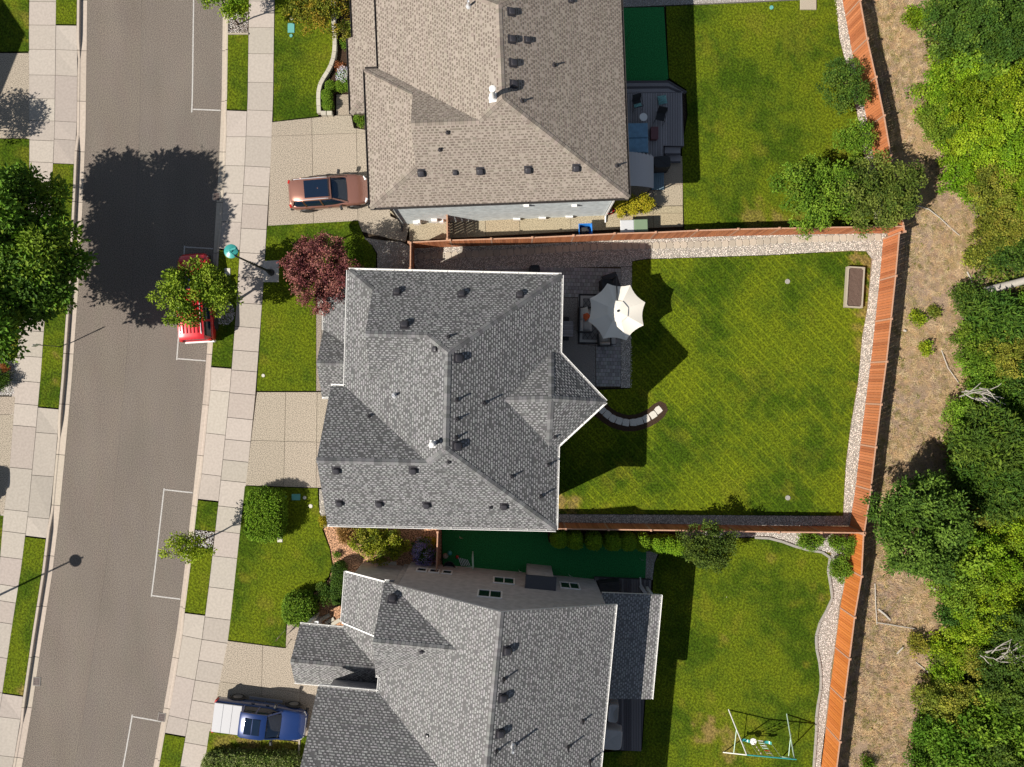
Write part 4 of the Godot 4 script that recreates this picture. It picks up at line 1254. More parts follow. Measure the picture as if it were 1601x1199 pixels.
func crown(parent: Node, called: String, lobes: Array, count: int, mesh: ArrayMesh, smin: float, smax: float, tones: Array, boxy := 1.0, depth := 0.3, tufts := 0) -> MeshInstance3D:
	# leaf clumps spread over the lobes, gathered in tufts with gaps between them; one mesh per crown
	var src := mesh.surface_get_arrays(0)
	var sv: PackedVector3Array = src[Mesh.ARRAY_VERTEX]
	var sn: PackedVector3Array = src[Mesh.ARRAY_NORMAL]
	var sc: PackedColorArray = src[Mesh.ARRAY_COLOR]
	var tinted := []
	for k in tones.size() * 3:
		var tone: Color = vary(tones[k % tones.size()], 0.2)
		var list := PackedColorArray()
		for e in sc: list.append(Color(e.r * tone.r, e.g * tone.g, e.b * tone.b))
		tinted.append(list)
	var shapes := []
	for l in lobes:
		if tufts == 0:
			shapes.append([l[0], l[1], -1])
			continue
		for i in tufts:
			var g := PI * (3.0 - sqrt(5.0)) * (i + rng.randf_range(-0.3, 0.3))
			var y := lerpf(1.0, -0.45, (i + 0.5) / tufts)
			var d := Vector3(cos(g) * sqrt(1.0 - y * y), y, sin(g) * sqrt(1.0 - y * y))
			var k := rng.randf_range(0.22, 0.42)
			var r: Vector3 = l[1]
			var m := (r.x + r.y + r.z) / 3.0
			shapes.append([l[0] + d * r * rng.randf_range(0.62, 0.98), Vector3(m, m * 0.7, m) * k, rng.randi() % tinted.size()])
	var weight := []
	var sum := 0.0
	for l in shapes:
		sum += l[1].x * l[1].z
		weight.append(sum)
	var v := PackedVector3Array()
	var n := PackedVector3Array()
	var c := PackedColorArray()
	for i in count:
		var w := rng.randf() * sum
		var k: int = weight.bsearch(w)
		k = mini(k, shapes.size() - 1)
		var m: Vector3 = shapes[k][0]
		var r: Vector3 = shapes[k][1]
		var d := Vector3(rng.randfn(), rng.randfn() + 0.35, rng.randfn()).normalized()
		if boxy != 1.0:
			var e := Vector3(rng.randf_range(-1, 1), rng.randf_range(-0.9, 1), rng.randf_range(-1, 1))
			var f := rng.randi() % 5                # a side or the top of a block, rounded towards a ball
			if f < 2: e.y = 1.0
			elif f == 2: e.x = signf(e.x)
			elif f == 3: e.z = signf(e.z)
			else: e = Vector3(rng.randfn(), rng.randfn() + 0.4, rng.randfn())
			d = (e if f < 4 else e.normalized()).lerp(e.normalized(), boxy)
		var bump := 1.0 + 0.16 * fine.get_noise_3d(d.x * 22 + m.x * 9, d.y * 22, d.z * 22 + m.z * 9)
		var p := m + d * r * (1.0 - depth * pow(rng.randf(), 1.7)) * (bump if boxy == 1.0 else 1.0)
		if p.y < 0.03: p.y = 0.03 + rng.randf() * 0.15
		var s := rng.randf_range(smin, smax)
		var up := (d + Vector3(0, 0.5, 0)).normalized()
		var x := up.cross(Vector3(rng.randfn(), 0.1, rng.randfn())).normalized()
		var turn := Basis(x, up, x.cross(up))
		v.append_array(Transform3D(turn.scaled(Vector3(s, s, s)), p) * sv)
		n.append_array(Transform3D(turn, Vector3.ZERO) * sn)
		var t: int = shapes[k][2]
		if t < 0 or rng.randf() < 0.35: t = rng.randi() % tinted.size()
		c.append_array(tinted[t])
	var a := []
	a.resize(Mesh.ARRAY_MAX)
	a[Mesh.ARRAY_VERTEX] = v
	a[Mesh.ARRAY_NORMAL] = n
	a[Mesh.ARRAY_COLOR] = c
	var out := ArrayMesh.new()
	out.add_surface_from_arrays(Mesh.PRIMITIVE_TRIANGLES, a)
	return put(called, out, M.leaf, parent)

func lobes_of(c: Vector3, r: Vector3, n: int, share := 0.5) -> Array:
	var out := [[c, r * 0.6]]
	for i in n:
		var a := TAU * (i * 0.618 + rng.randf_range(-0.06, 0.06))
		var lift := rng.randf_range(-0.35, 0.75)
		var d := Vector3(cos(a) * sqrt(1.0 - lift * lift * 0.7), lift, sin(a) * sqrt(1.0 - lift * lift * 0.7))
		var k := share * rng.randf_range(0.75, 1.15)
		out.append([c + d * r * (1.0 - k * 0.75), Vector3(r.x, r.y * 1.05, r.z) * k])
	return out

func tree(called: String, label: String, foot: Vector3, c: Vector3, r: Vector3, lobes: int, count: int, mesh: ArrayMesh, smin: float, smax: float, tones: Array, trunk := 0.12, group := "", share := 0.5, extra := []) -> Node3D:
	var t := thing(called, label, "tree", foot, 0.0, group)
	var list := lobes_of(c - foot, r, lobes, share)
	for e in extra: list.append([e[0] - foot, e[1]])
	var b := Builder.new()
	var top := c - foot
	b.tube([Vector3(0, -0.05, 0), Vector3(trunk * 0.2, top.y * 0.35, 0), top * Vector3(0.5, 0.6, 0.5), top + Vector3(0, r.y * 0.5, 0)], [trunk * 1.25, trunk, trunk * 0.8, trunk * 0.2], 8)
	obj("trunk", b, M.bark, t, true)
	b = Builder.new()
	for l in list:
		var e: Vector3 = l[0]
		var s := Vector3(top.x * 0.3, minf(top.y * 0.55, e.y * 0.6), top.z * 0.3)
		b.tube([s, s.lerp(e, 0.55) + Vector3(0, 0.1, 0), e + (e - s) * 0.25], [trunk * 0.5, trunk * 0.28, trunk * 0.08], 5)
	obj("limbs", b, M.bark, t, true)
	crown(t, "crown", list, count, mesh, smin, smax, tones, 1.0, 0.5, 9)
	return t

func shrub(called: String, label: String, foot: Vector3, r: Vector3, count: int, mesh: ArrayMesh, smin: float, smax: float, tones: Array, group := "", lobes := 5, boxy := 1.0, low := 0.85) -> Node3D:
	var t := thing(called, label, "shrub", foot, 0.0, group)
	var c := Vector3(0, r.y * low, 0)
	var list: Array = lobes_of(c, r, lobes) if lobes > 0 else [[c, r]]
	var b := Builder.new()
	for i in 5:
		var a := TAU * i / 5.0 + rng.randf()
		b.tube([Vector3(cos(a), 0, sin(a)) * 0.04, Vector3(cos(a) * r.x * 0.35, r.y * 0.7, sin(a) * r.z * 0.35), Vector3(cos(a) * r.x * 0.6, r.y * 1.3, sin(a) * r.z * 0.6)], [0.03, 0.02, 0.008], 5)
	obj("stems", b, M.bark, t)
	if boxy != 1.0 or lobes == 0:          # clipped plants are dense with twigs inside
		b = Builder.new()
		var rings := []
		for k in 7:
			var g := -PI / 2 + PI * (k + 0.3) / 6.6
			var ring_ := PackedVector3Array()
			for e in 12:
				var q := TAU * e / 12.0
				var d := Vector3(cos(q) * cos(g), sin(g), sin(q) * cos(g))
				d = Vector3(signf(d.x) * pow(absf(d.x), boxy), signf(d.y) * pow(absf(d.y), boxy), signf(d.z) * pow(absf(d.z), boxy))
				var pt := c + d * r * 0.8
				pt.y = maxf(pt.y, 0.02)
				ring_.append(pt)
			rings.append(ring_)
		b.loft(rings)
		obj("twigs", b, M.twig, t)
	crown(t, "foliage", list, count, mesh, smin, smax, tones, boxy, 0.5 if lobes > 0 else 0.14, 8 if lobes > 3 else 0)
	return t

const LIME := [Color(0.194, 0.297, 0.014), Color(0.149, 0.252, 0.011), Color(0.240, 0.320, 0.020), Color(0.114, 0.200, 0.014)]
const MID := [Color(0.106, 0.200, 0.018), Color(0.081, 0.163, 0.016), Color(0.138, 0.237, 0.022), Color(0.163, 0.250, 0.027)]
const DARK := [Color(0.054, 0.108, 0.018), Color(0.072, 0.132, 0.018), Color(0.042, 0.090, 0.016), Color(0.102, 0.162, 0.024)]
const OLIVE := [Color(0.230, 0.243, 0.034), Color(0.176, 0.209, 0.027), Color(0.284, 0.270, 0.041), Color(0.135, 0.162, 0.024)]
const GOLD := [Color(0.32, 0.27, 0.02), Color(0.25, 0.22, 0.018), Color(0.38, 0.3, 0.03)]
const PURPLE := [Color(0.17, 0.055, 0.058), Color(0.24, 0.09, 0.085), Color(0.1, 0.03, 0.038), Color(0.3, 0.13, 0.115)]

func build_plants() -> void:
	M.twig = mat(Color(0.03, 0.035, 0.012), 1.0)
	var big := clump(13, 0.2, 0.28, 0.34, 1, 0.7)
	var mid := clump(14, 0.13, 0.3, 0.24, 2, 0.7)
	var small := clump(14, 0.075, 0.34, 0.15, 3)
	var tiny := clump(14, 0.05, 0.36, 0.1, 4)
	var needle := clump(18, 0.16, 0.1, 0.2, 5)
	# street trees
	tree("street_tree", "big spreading green tree on the verge whose shadow covers the street", at(97, 421), at(-24, 402, 5.7), Vector3(4.3, 2.5, 4.9), 16, 5000, big, 0.9, 1.5, [Color(0.09, 0.18, 0.018), Color(0.07, 0.145, 0.014), Color(0.15, 0.235, 0.025), Color(0.055, 0.115, 0.014)], 0.22, "trees on the verges", 0.4, [[at(18, 474, 4.2), Vector3(2.3, 1.4, 1.9)], [at(60, 440, 4.6), Vector3(1.7, 1.3, 1.7)]])
	tree("street_tree", "lobed green maple hanging over the red car", at(349, 478), at(306, 461, 3.7), Vector3(2.05, 1.2, 1.7), 9, 900, mid, 0.9, 1.45, [Color(0.17, 0.26, 0.02), Color(0.12, 0.2, 0.018), Color(0.22, 0.3, 0.03)], 0.08, "trees on the verges", 0.42)
	tree("street_tree", "young thin lime tree in the gravel pit beside the parking bay", at(325, 841), at(291, 855, 2.9), Vector3(1.25, 0.8, 0.72), 7, 190, mid, 0.7, 1.2, [Color(0.27, 0.34, 0.02), Color(0.2, 0.28, 0.02)], 0.045, "trees on the verges", 0.4)
	tree("street_tree", "young green tree in the gravel pit at the top edge", at(373, 38), at(352, 2, 2.9), Vector3(1.35, 0.9, 0.85), 7, 230, mid, 0.7, 1.2, LIME, 0.045, "trees on the verges", 0.4)
	tree("street_tree", "small tree across the street that shades the upper left drive", at(-66, 228), at(-66, 226) + Vector3(0, 3.7, 0), Vector3(1.5, 1.0, 1.3), 7, 340, mid, 0.9, 1.3, MID, 0.08, "trees on the verges")
	tree("purple_plum_tree", "purple-leaved ornamental tree at the charcoal-roofed house's corner", at(520, 439), at(503, 426, 3.0), Vector3(2.0, 1.2, 1.95), 12, 1900, small, 1.0, 1.7, PURPLE, 0.1, "", 0.42)
	tree("front_tree", "yellowing leafy tree beside the curved stone wall", at(518, 22), at(500, 8, 2.4), Vector3(1.75, 1.1, 1.6), 9, 900, small, 1.0, 1.8, [Color(0.2, 0.19, 0.02), Color(0.15, 0.17, 0.02), Color(0.27, 0.2, 0.025), Color(0.12, 0.15, 0.02)], 0.1)
	# trees in the back yards
	tree("fruit_tree", "dark leafy fruit tree beside the slanting back fence, topmost", at(1315, 138), at(1317, 135, 1.9), Vector3(1.25, 1.0, 1.45), 8, 650, small, 1.0, 1.7, DARK, 0.07, "trees along the back fences")
	tree("fruit_tree", "small round dark tree below the topmost fruit tree at the fence", at(1328, 222), at(1334, 220, 1.4), Vector3(1.1, 0.8, 1.05), 7, 430, small, 1.0, 1.6, MID, 0.06, "trees along the back fences")
	tree("fruit_tree", "broad bright green tree overhanging the corner of the cedar fences", at(1262, 318), at(1272, 308, 2.2), Vector3(2.2, 1.4, 2.1), 10, 1500, mid, 0.8, 1.25, MID, 0.1, "trees along the back fences")
	tree("fruit_tree", "broad olive green tree leaning over the fence corner", at(1345, 322), at(1365, 305, 2.5), Vector3(2.3, 1.4, 1.9), 10, 1400, mid, 0.8, 1.2, [Color(0.09, 0.13, 0.02), Color(0.065, 0.105, 0.018), Color(0.13, 0.16, 0.03)], 0.1, "trees along the back fences")
	tree("fruit_tree", "dark spiky tree at the end of the round shrub row", at(1098, 844), at(1104, 852, 2.0), Vector3(1.5, 1.2, 1.25), 9, 900, small, 1.0, 1.7, [Color(0.05, 0.09, 0.016), Color(0.075, 0.12, 0.02), Color(0.1, 0.14, 0.025)], 0.08, "trees along the back fences")
	# round shrubs along the putting green
	var row := [[874, 841], [898, 843], [927, 844], [957, 845], [981, 845], [1003, 846], [1026, 849], [1043, 849], [1056, 852]]
	var places := ["nearest the charcoal house", "second from the charcoal house", "third from the charcoal house", "fourth from the charcoal house", "fifth from the charcoal house", "sixth from the charcoal house", "third from the dark spiky tree", "second from the dark spiky tree", "touching the dark spiky tree"]
	for i in row.size():
		var p := at(row[i][0], row[i][1], 0.9)
		shrub("globe_shrub", "clipped round shrub by the putting green, " + places[i], Vector3(p.x, 0, p.z), Vector3(0.46, 1.05, 0.46), 420, tiny, 1.0, 1.7, [Color(0.15, 0.26, 0.015), Color(0.11, 0.21, 0.015), Color(0.19, 0.3, 0.02)], "round shrubs along the putting green", 0, 0.95)
	# clipped and loose shrubs
	var q := at(414, 806, 1.0)
	shrub("clipped_shrub", "big boxy clipped green shrub on the front lawn by the sidewalk", Vector3(q.x, 0, q.z), Vector3(1.08, 0.85, 1.5), 1500, small, 0.9, 1.5, [Color(0.13, 0.24, 0.015), Color(0.1, 0.19, 0.015), Color(0.17, 0.28, 0.025)], "", 0, 0.55)
	q = at(469, 951, 0.7)
	shrub("round_shrub", "round green shrub beside the small flag", Vector3(q.x, 0, q.z), Vector3(0.98, 0.75, 0.98), 750, small, 0.9, 1.4, MID, "", 0, 0.9)
	q = at(509, 928, 0.5)
	shrub("low_shrub", "low dark shrub in the bark bed behind the round shrub", Vector3(q.x, 0, q.z), Vector3(0.55, 0.5, 0.6), 300, small, 0.8, 1.3, DARK)
	q = at(531, 912, 0.6)
	shrub("hedge", "narrow dark green hedge against the grey house's front", Vector3(q.x, 0, q.z), Vector3(0.4, 0.6, 1.25), 900, tiny, 1.0, 1.6, [Color(0.05, 0.1, 0.02), Color(0.07, 0.13, 0.02)], "", 0, 0.5)
	q = at(393, 1190, 0.55)
	shrub("hedge", "variegated pale green hedge at the bottom edge below the pickup", Vector3(q.x, 0, q.z + 0.15), Vector3(2.9, 0.5, 0.62), 2200, small, 0.8, 1.4, [Color(0.2, 0.26, 0.07), Color(0.14, 0.2, 0.04), Color(0.3, 0.34, 0.14), Color(0.09, 0.14, 0.03)], "", 0, 0.45)
	q = at(590, 851, 0.8)
	shrub("golden_shrub", "wide yellow-green shrub in the orange bark bed", Vector3(q.x, 0, q.z), Vector3(1.55, 0.85, 0.95), 1100, mid, 0.6, 1.0, [Color(0.27, 0.29, 0.02), Color(0.2, 0.23, 0.018), Color(0.33, 0.33, 0.05), Color(0.11, 0.15, 0.02)], "", 7)
	q = at(663, 864, 0.5)
	var hy := shrub("hydrangea", "blue-flowered hydrangea beside the short cedar fence", Vector3(q.x, 0, q.z), Vector3(0.7, 0.5, 0.85), 260, small, 1.0, 1.5, DARK, "", 4)
	crown(hy, "blossoms", [[Vector3(0, 0.55, 0), Vector3(0.7, 0.55, 0.85)]], 150, tiny, 0.9, 1.5, [Color(0.25, 0.22, 0.6), Color(0.4, 0.38, 0.75), Color(0.2, 0.14, 0.5)])
	q = at(674, 848, 0.6)
	shrub("golden_shrub", "small yellow shrub above the blue hydrangea", Vector3(q.x, 0, q.z), Vector3(0.32, 0.4, 0.28), 120, tiny, 1.0, 1.6, GOLD, "", 3)
	q = at(507, 814, 0.3)
	shrub("golden_shrub", "small yellow shrub at the charcoal roof's lower left corner", Vector3(q.x, 0, q.z), Vector3(0.26, 0.3, 0.36), 110, tiny, 1.0, 1.6, GOLD, "", 3)
	for a in [[972, 322, "leftmost"], [992, 320, "middle"], [1009, 317, "rightmost"]]:
		q = at(a[0], a[1], 0.8)
		shrub("golden_shrub", "gold-leaved shrub by the grey patio cover, %s of three" % a[2], Vector3(q.x, 0, q.z), Vector3(0.42, 0.75, 0.52), 260, small, 0.8, 1.3, [Color(0.36, 0.32, 0.02), Color(0.28, 0.27, 0.02), Color(0.42, 0.34, 0.03)], "gold shrubs by the patio cover", 3)
	for a in [[517, 135, "at the elbow of the curved stone wall"], [511, 149, "between two others inside the stone wall"], [513, 164, "nearest the driveway inside the stone wall"], [533, 134, "in front of the white flowers"], [544, 133, "half under the tan eave"]]:
		q = at(a[0], a[1], 0.35)
		shrub("boxwood", "small round clipped boxwood " + a[2], Vector3(q.x, 0, q.z), Vector3(0.29, 0.34, 0.29), 190, tiny, 0.8, 1.3, MID, "boxwoods inside the stone wall", 0, 0.95)
	q = at(538, 118, 0.4)
	hy = shrub("hydrangea", "pale hydrangea with white and lilac blooms under the tan eave", Vector3(q.x, 0, q.z), Vector3(0.4, 0.4, 0.5), 120, small, 0.9, 1.3, [Color(0.12, 0.25, 0.04)], "", 3)
	crown(hy, "blossoms", [[Vector3(0, 0.45, 0.05), Vector3(0.4, 0.42, 0.5)]], 70, tiny, 1.0, 1.6, [Color(0.6, 0.58, 0.7), Color(0.72, 0.7, 0.72), Color(0.5, 0.48, 0.75)])
	q = at(531, 102, 0.25)
	shrub("heuchera", "small rust-coloured plant in the dark bed", Vector3(q.x, 0, q.z), Vector3(0.28, 0.2, 0.28), 60, small, 0.8, 1.2, [Color(0.36, 0.13, 0.06), Color(0.28, 0.1, 0.05)], "", 3)
	q = at(537, 66, 0.25)
	shrub("low_plant", "small grey-green plant in the dark bed by the wall", Vector3(q.x, 0, q.z), Vector3(0.22, 0.2, 0.32), 50, tiny, 1.0, 1.5, MID, "", 3)
	q = at(562, 188, 0.4)
	shrub("low_shrub", "small green shrub in the square bed by the garage", Vector3(q.x, 0, q.z), Vector3(0.3, 0.35, 0.32), 130, tiny, 1.0, 1.6, MID, "", 4)
	q = at(541, 46, 0.8)
	shrub("low_shrub", "small yellow-green shrub beside the yellowing tree", Vector3(q.x, 0, q.z), Vector3(0.4, 0.6, 0.5), 170, small, 0.8, 1.2, OLIVE, "", 4)
	q = at(540, 833, 0.2)
	shrub("ornamental_grass", "tan ornamental grass tuft on the orange bark", Vector3(q.x, 0, q.z), Vector3(0.42, 0.25, 0.42), 120, needle, 1.0, 1.5, [Color(0.4, 0.24, 0.1), Color(0.3, 0.19, 0.07)], "", 3)
	q = at(526, 867, 0.2)
	shrub("low_plant", "tiny green plant on the orange bark", Vector3(q.x, 0, q.z), Vector3(0.2, 0.18, 0.2), 40, tiny, 0.9, 1.4, MID, "", 3)
	for a in [[1266, 846, 0.62, 0.45, "between the gravel curves"], [1316, 850, 0.75, 0.6, "in the fence corner"], [1313, 890, 0.55, 0.72, "against the bright orange fence"]]:
		q = at(a[0], a[1], 0.6)
		shrub("yard_shrub", "leafy green shrub %s by the swing lawn" % a[4], Vector3(q.x, 0, q.z), Vector3(a[2], 0.65, a[3]), 360, small, 0.9, 1.4, MID, "shrubs in the gravel bed", 5)
	q = at(6, 594, 0.3)
	shrub("low_shrub", "dark shrub on the rockery at the left edge", Vector3(q.x, 0, q.z), Vector3(0.45, 0.4, 0.5), 160, small, 0.9, 1.3, DARK, "", 4)
	q = at(7, 575, 0.3)
	shrub("heuchera", "orange-brown plant on the rockery at the left edge", Vector3(q.x, 0, q.z), Vector3(0.25, 0.25, 0.2), 60, tiny, 1.0, 1.5, [Color(0.45, 0.18, 0.05), Color(0.34, 0.13, 0.05)], "", 3)

func build_woods() -> void:
	var big := clump(14, 0.17, 0.3, 0.3, 11, 0.8)
	var small := clump(14, 0.085, 0.36, 0.17, 12, 0.8)
	var plume := clump(18, 0.2, 0.14, 0.26, 13, 0.4)
	var kinds := [LIME, MID, DARK, OLIVE, DARK]
	var looks := ["bright lime shrub", "mid green shrub", "dark green tree", "yellow-olive shrub", "dark feathery conifer"]
	# [px, py, radius px, height of the crown's middle, kind, where]
	var list := [
		[1495, 30, 55, 3.0, 2, "at the top, nearest the dry meadow"], [1572, 45, 55, 3.4, 2, "in the top right corner"], [1432, 28, 17, 0.7, 0, "alone at the meadow's top edge"], [1535, 95, 40, 2.2, 1, "just below the two topmost dark trees"],
		[1488, 108, 34, 1.5, 0, "jutting into the meadow beside the slanting fence"], [1470, 148, 36, 1.4, 0, "level with the topmost fruit tree"], [1525, 160, 46, 1.8, 0, "inside the wood level with the topmost fruit tree"], [1580, 145, 46, 2.0, 0, "at the right edge below the corner tree"],
		[1462, 195, 32, 1.1, 1, "bulging to the meadow above the fence corner"], [1515, 222, 44, 1.6, 0, "behind the bulge above the fence corner"], [1575, 225, 48, 1.9, 0, "at the right edge level with the fence corner tree"], [1505, 275, 32, 1.2, 0, "right of the broad olive tree"], [1545, 295, 36, 1.4, 3, "between lime shrubs right of the olive tree"], [1592, 300, 40, 1.6, 0, "at the right edge right of the olive tree"],
		[1578, 350, 40, 1.5, 3, "at the right edge above the fallen log"], [1540, 370, 26, 0.9, 3, "left neighbour above the fallen log"], [1575, 396, 27, 1.2, 2, "directly above the fallen log"], [1522, 402, 16, 0.6, 3, "small one beside the dead stump"], [1555, 414, 12, 0.5, 1, "touching the fallen log's upper side"],
		[1512, 468, 24, 1.0, 2, "greyish one left of the fallen log's end"], [1552, 502, 32, 1.4, 4, "directly below the fallen log"], [1595, 494, 28, 1.2, 1, "at the right edge below the fallen log"], [1525, 535, 34, 1.3, 1, "facing the raised bed across the meadow"], [1575, 555, 42, 1.6, 3, "large one below the fallen log"], [1530, 585, 32, 1.2, 1, "above the bare branches"], [1590, 600, 36, 1.5, 2, "at the right edge above the bare branches"],
		[1575, 655, 40, 1.6, 1, "behind the bare branches"], [1500, 645, 24, 1.0, 1, "at the meadow edge below the bare branches"], [1530, 690, 46, 2.6, 4, "broad one below the bare branches"], [1578, 715, 48, 2.8, 4, "at the right edge below the bare branches"], [1515, 740, 34, 2.0, 4, "behind the big leafy tree's top"], [1560, 775, 36, 2.0, 4, "right of the big leafy tree"],
		[1545, 810, 28, 1.2, 3, "small pale one right of the big leafy tree"], [1592, 835, 40, 1.8, 0, "at the right edge beside the big leafy tree"], [1490, 868, 42, 2.0, 1, "below the big leafy tree"], [1545, 878, 42, 1.8, 0, "right of the one below the big leafy tree"],
		[1500, 918, 38, 1.5, 1, "above the brush pile"], [1560, 930, 46, 1.8, 0, "large one right of the brush pile"], [1478, 962, 16, 0.8, 2, "small one under the brush pile"], [1520, 975, 36, 1.3, 0, "between the brush pile and dead snag"], [1592, 985, 42, 2.2, 2, "at the right edge above the dead snag"],
		[1434, 1008, 14, 0.5, 3, "alone on the meadow below the sticks"], [1466, 1012, 17, 0.6, 0, "second along the meadow below the sticks"], [1492, 1020, 24, 0.9, 0, "third along the meadow below the sticks"], [1476, 1056, 20, 0.7, 0, "below the trio at the meadow edge"], [1530, 1035, 30, 1.2, 3, "left of the dead snag"], [1568, 1060, 40, 2.2, 2, "under the dead snag"],
		[1462, 1092, 30, 1.1, 3, "level with the swing set's top bar shadow"], [1505, 1108, 36, 1.4, 3, "behind the one level with the swing set"], [1555, 1125, 42, 1.8, 1, "low on the right, inside the wood"], [1596, 1130, 40, 1.8, 1, "at the right edge near the bottom"], [1465, 1152, 34, 1.3, 1, "meadow edge near the bottom"], [1512, 1165, 42, 1.7, 1, "near the bottom, one in from the meadow"], [1442, 1192, 26, 1.0, 1, "lowest along the meadow"], [1560, 1185, 44, 1.9, 2, "lowest inside the wood"], [1600, 1195, 40, 1.8, 1, "in the bottom right corner"],
		[1435, 497, 11, 0.3, 0, "small bright one alone on the dry meadow"], [1461, 487, 9, 0.25, 3, "small pale one right of the bright meadow plant"], [1446, 545, 10, 0.3, 0, "small lower one alone on the dry meadow"], [1358, 1196, 10, 0.4, 1, "beside the fence at the bottom edge"]]
	for a in list:
		var k: int = a[4]
		var c := at(a[0], a[1], a[3])
		var r: float = a[2] / 26.44 * (1.0 - a[3] / EYE)
		var foot := Vector3(c.x, 0, c.z)
		var n := int(clampf(r * r * 330.0, 50, 1100))
		var ry := minf(a[3] * 0.95, r * 1.1)
		var tones := []
		var tint := rng.randf_range(0.72, 1.12)
		var hue := rng.randf_range(0.85, 1.15)
		for e in kinds[k]: tones.append(Color(e.r * tint * hue, e.g * tint, e.b * tint))
		if k == 2 or k == 4:
			tree("woodland_tree", "%s in the wood, %s" % [looks[k], a[5]], foot, c, Vector3(r, ry, r * rng.randf_range(0.9, 1.1)), 8, n, plume if k == 4 else small, 1.0, 1.7, tones, 0.09, "woodland trees")
		else:
			shrub("woodland_shrub", "%s in the wood, %s" % [looks[k], a[5]], foot, Vector3(r, ry, r * rng.randf_range(0.85, 1.15)), n, big if a[2] > 38 and k == 1 else small, 0.8, 1.5, tones, "woodland shrubs", 7)
	tree("woodland_tree", "big leafy green tree overhanging the back fence by the fence corner", at(1425, 818), at(1432, 822, 3.4), Vector3(2.45, 2.0, 2.9), 13, 2400, big, 0.7, 1.15, [Color(0.08, 0.145, 0.02), Color(0.055, 0.11, 0.018), Color(0.115, 0.185, 0.03)], 0.14, "woodland trees", 0.4)
	# undergrowth that nobody could count, and the dry grass of the meadow
	var wood := outline([1430, -60, 1455, 20, 1440, 60, 1452, 120, 1440, 200, 1470, 240, 1490, 300, 1530, 350, 1530, 420, 1495, 455, 1510, 560, 1495, 620, 1470, 680, 1480, 740, 1440, 800, 1440, 880, 1470, 940, 1480, 980, 1440, 1010, 1465, 1060, 1430, 1110, 1415, 1200, 1410, 1270, 1680, 1270, 1680, -60])
	scatter("undergrowth", wood, 16.0, small, 1.2, 2.6, [Color(0.1, 0.15, 0.02), Color(0.07, 0.11, 0.018), Color(0.14, 0.18, 0.025), Color(0.17, 0.2, 0.03), Color(0.05, 0.08, 0.016)], 0.25, 0.5)
	var tuft := blades(16, 0.2, 0.008, 6)
	var dry := outline([1345, -60, 1349, 0, 1370, 100, 1393, 220, 1412, 345, 1412, 390, 1396, 500, 1372, 660, 1352, 810, 1352, 860, 1338, 950, 1318, 1100, 1300, 1270, 1440, 1270, 1450, 1150, 1470, 1080, 1450, 1010, 1490, 960, 1450, 860, 1490, 740, 1490, 660, 1520, 560, 1510, 450, 1540, 380, 1500, 280, 1460, 190, 1460, 90, 1460, -60])
	scatter("dry_grass", dry, 55.0, tuft, 0.6, 1.4, [Color(0.68, 0.48, 0.26), Color(0.6, 0.4, 0.22), Color(0.54, 0.4, 0.28), Color(0.74, 0.58, 0.36), Color(0.42, 0.29, 0.2), Color(0.28, 0.25, 0.08)], 0.0, 0.0)
	scatter("weeds", dry, 2.0, small, 0.4, 1.0, [Color(0.16, 0.18, 0.03), Color(0.2, 0.2, 0.04)], 0.03, 0.05)
	# dead wood
	var log_ := Builder.new()
	log_.tube([at(1541, 455, 0.75), at(1562, 449, 0.85), at(1585, 443, 0.95), at(1625, 432, 1.1)], [0.25, 0.235, 0.22, 0.2], 10)
	tag(obj("fallen_log", log_, M.dead_wood, self, true), "grey fallen log lying in the wood at the right edge", "log")
	var sticks := [[[1430, 320, 1452, 327, 1470, 341, 1487, 357, 1500, 368], 0.035, "long curved pale stick below the olive tree's shade"], [[1520, 390, 1526, 392], 0.1, "short broken stump piece by the wood"], [[1512, 425, 1517, 435, 1523, 449], 0.045, "forked pale branch left of the fallen log"], [[1368, 912, 1369, 945, 1371, 976], 0.035, "upright pale stick on the lower meadow"], [[1371, 973, 1402, 978, 1432, 983], 0.04, "level pale stick joining the upright one"], [[1373, 952, 1383, 960, 1392, 969], 0.07, "curved bark strip between two pale sticks"], [[1432, 1035, 1450, 1050, 1466, 1068], 0.03, "thin slanting stick at the lower meadow edge"], [[1506, 1067, 1518, 1073, 1532, 1083], 0.1, "thick broken trunk piece deep in the lower wood"], [[1455, 917, 1466, 923, 1478, 920], 0.05, "pale branch of the brush pile"], [[1472, 548, 1482, 575, 1500, 600], 0.03, "thin stick at the meadow's right side"], [[1402, 1022, 1412, 1012], 0.05, "small pale chip of wood on the lower meadow"], [[1413, 516, 1417, 518], 0.07, "short pale wood chip beside the middle fence"]]
	for s in sticks:
		var pts := []
		var rad := []
		for i in range(0, s[0].size(), 2):
			pts.append(at(s[0][i], s[0][i + 1], 0.1 + 0.05 * (i % 3)))
			rad.append(s[1] * lerpf(1.0, 0.5, float(i) / s[0].size()))
		var b := Builder.new()
		b.tube(pts, rad, 6)
		tag(obj("fallen_stick", b, M.dead_wood, self, true), s[2], "stick", "dead wood on the meadow")
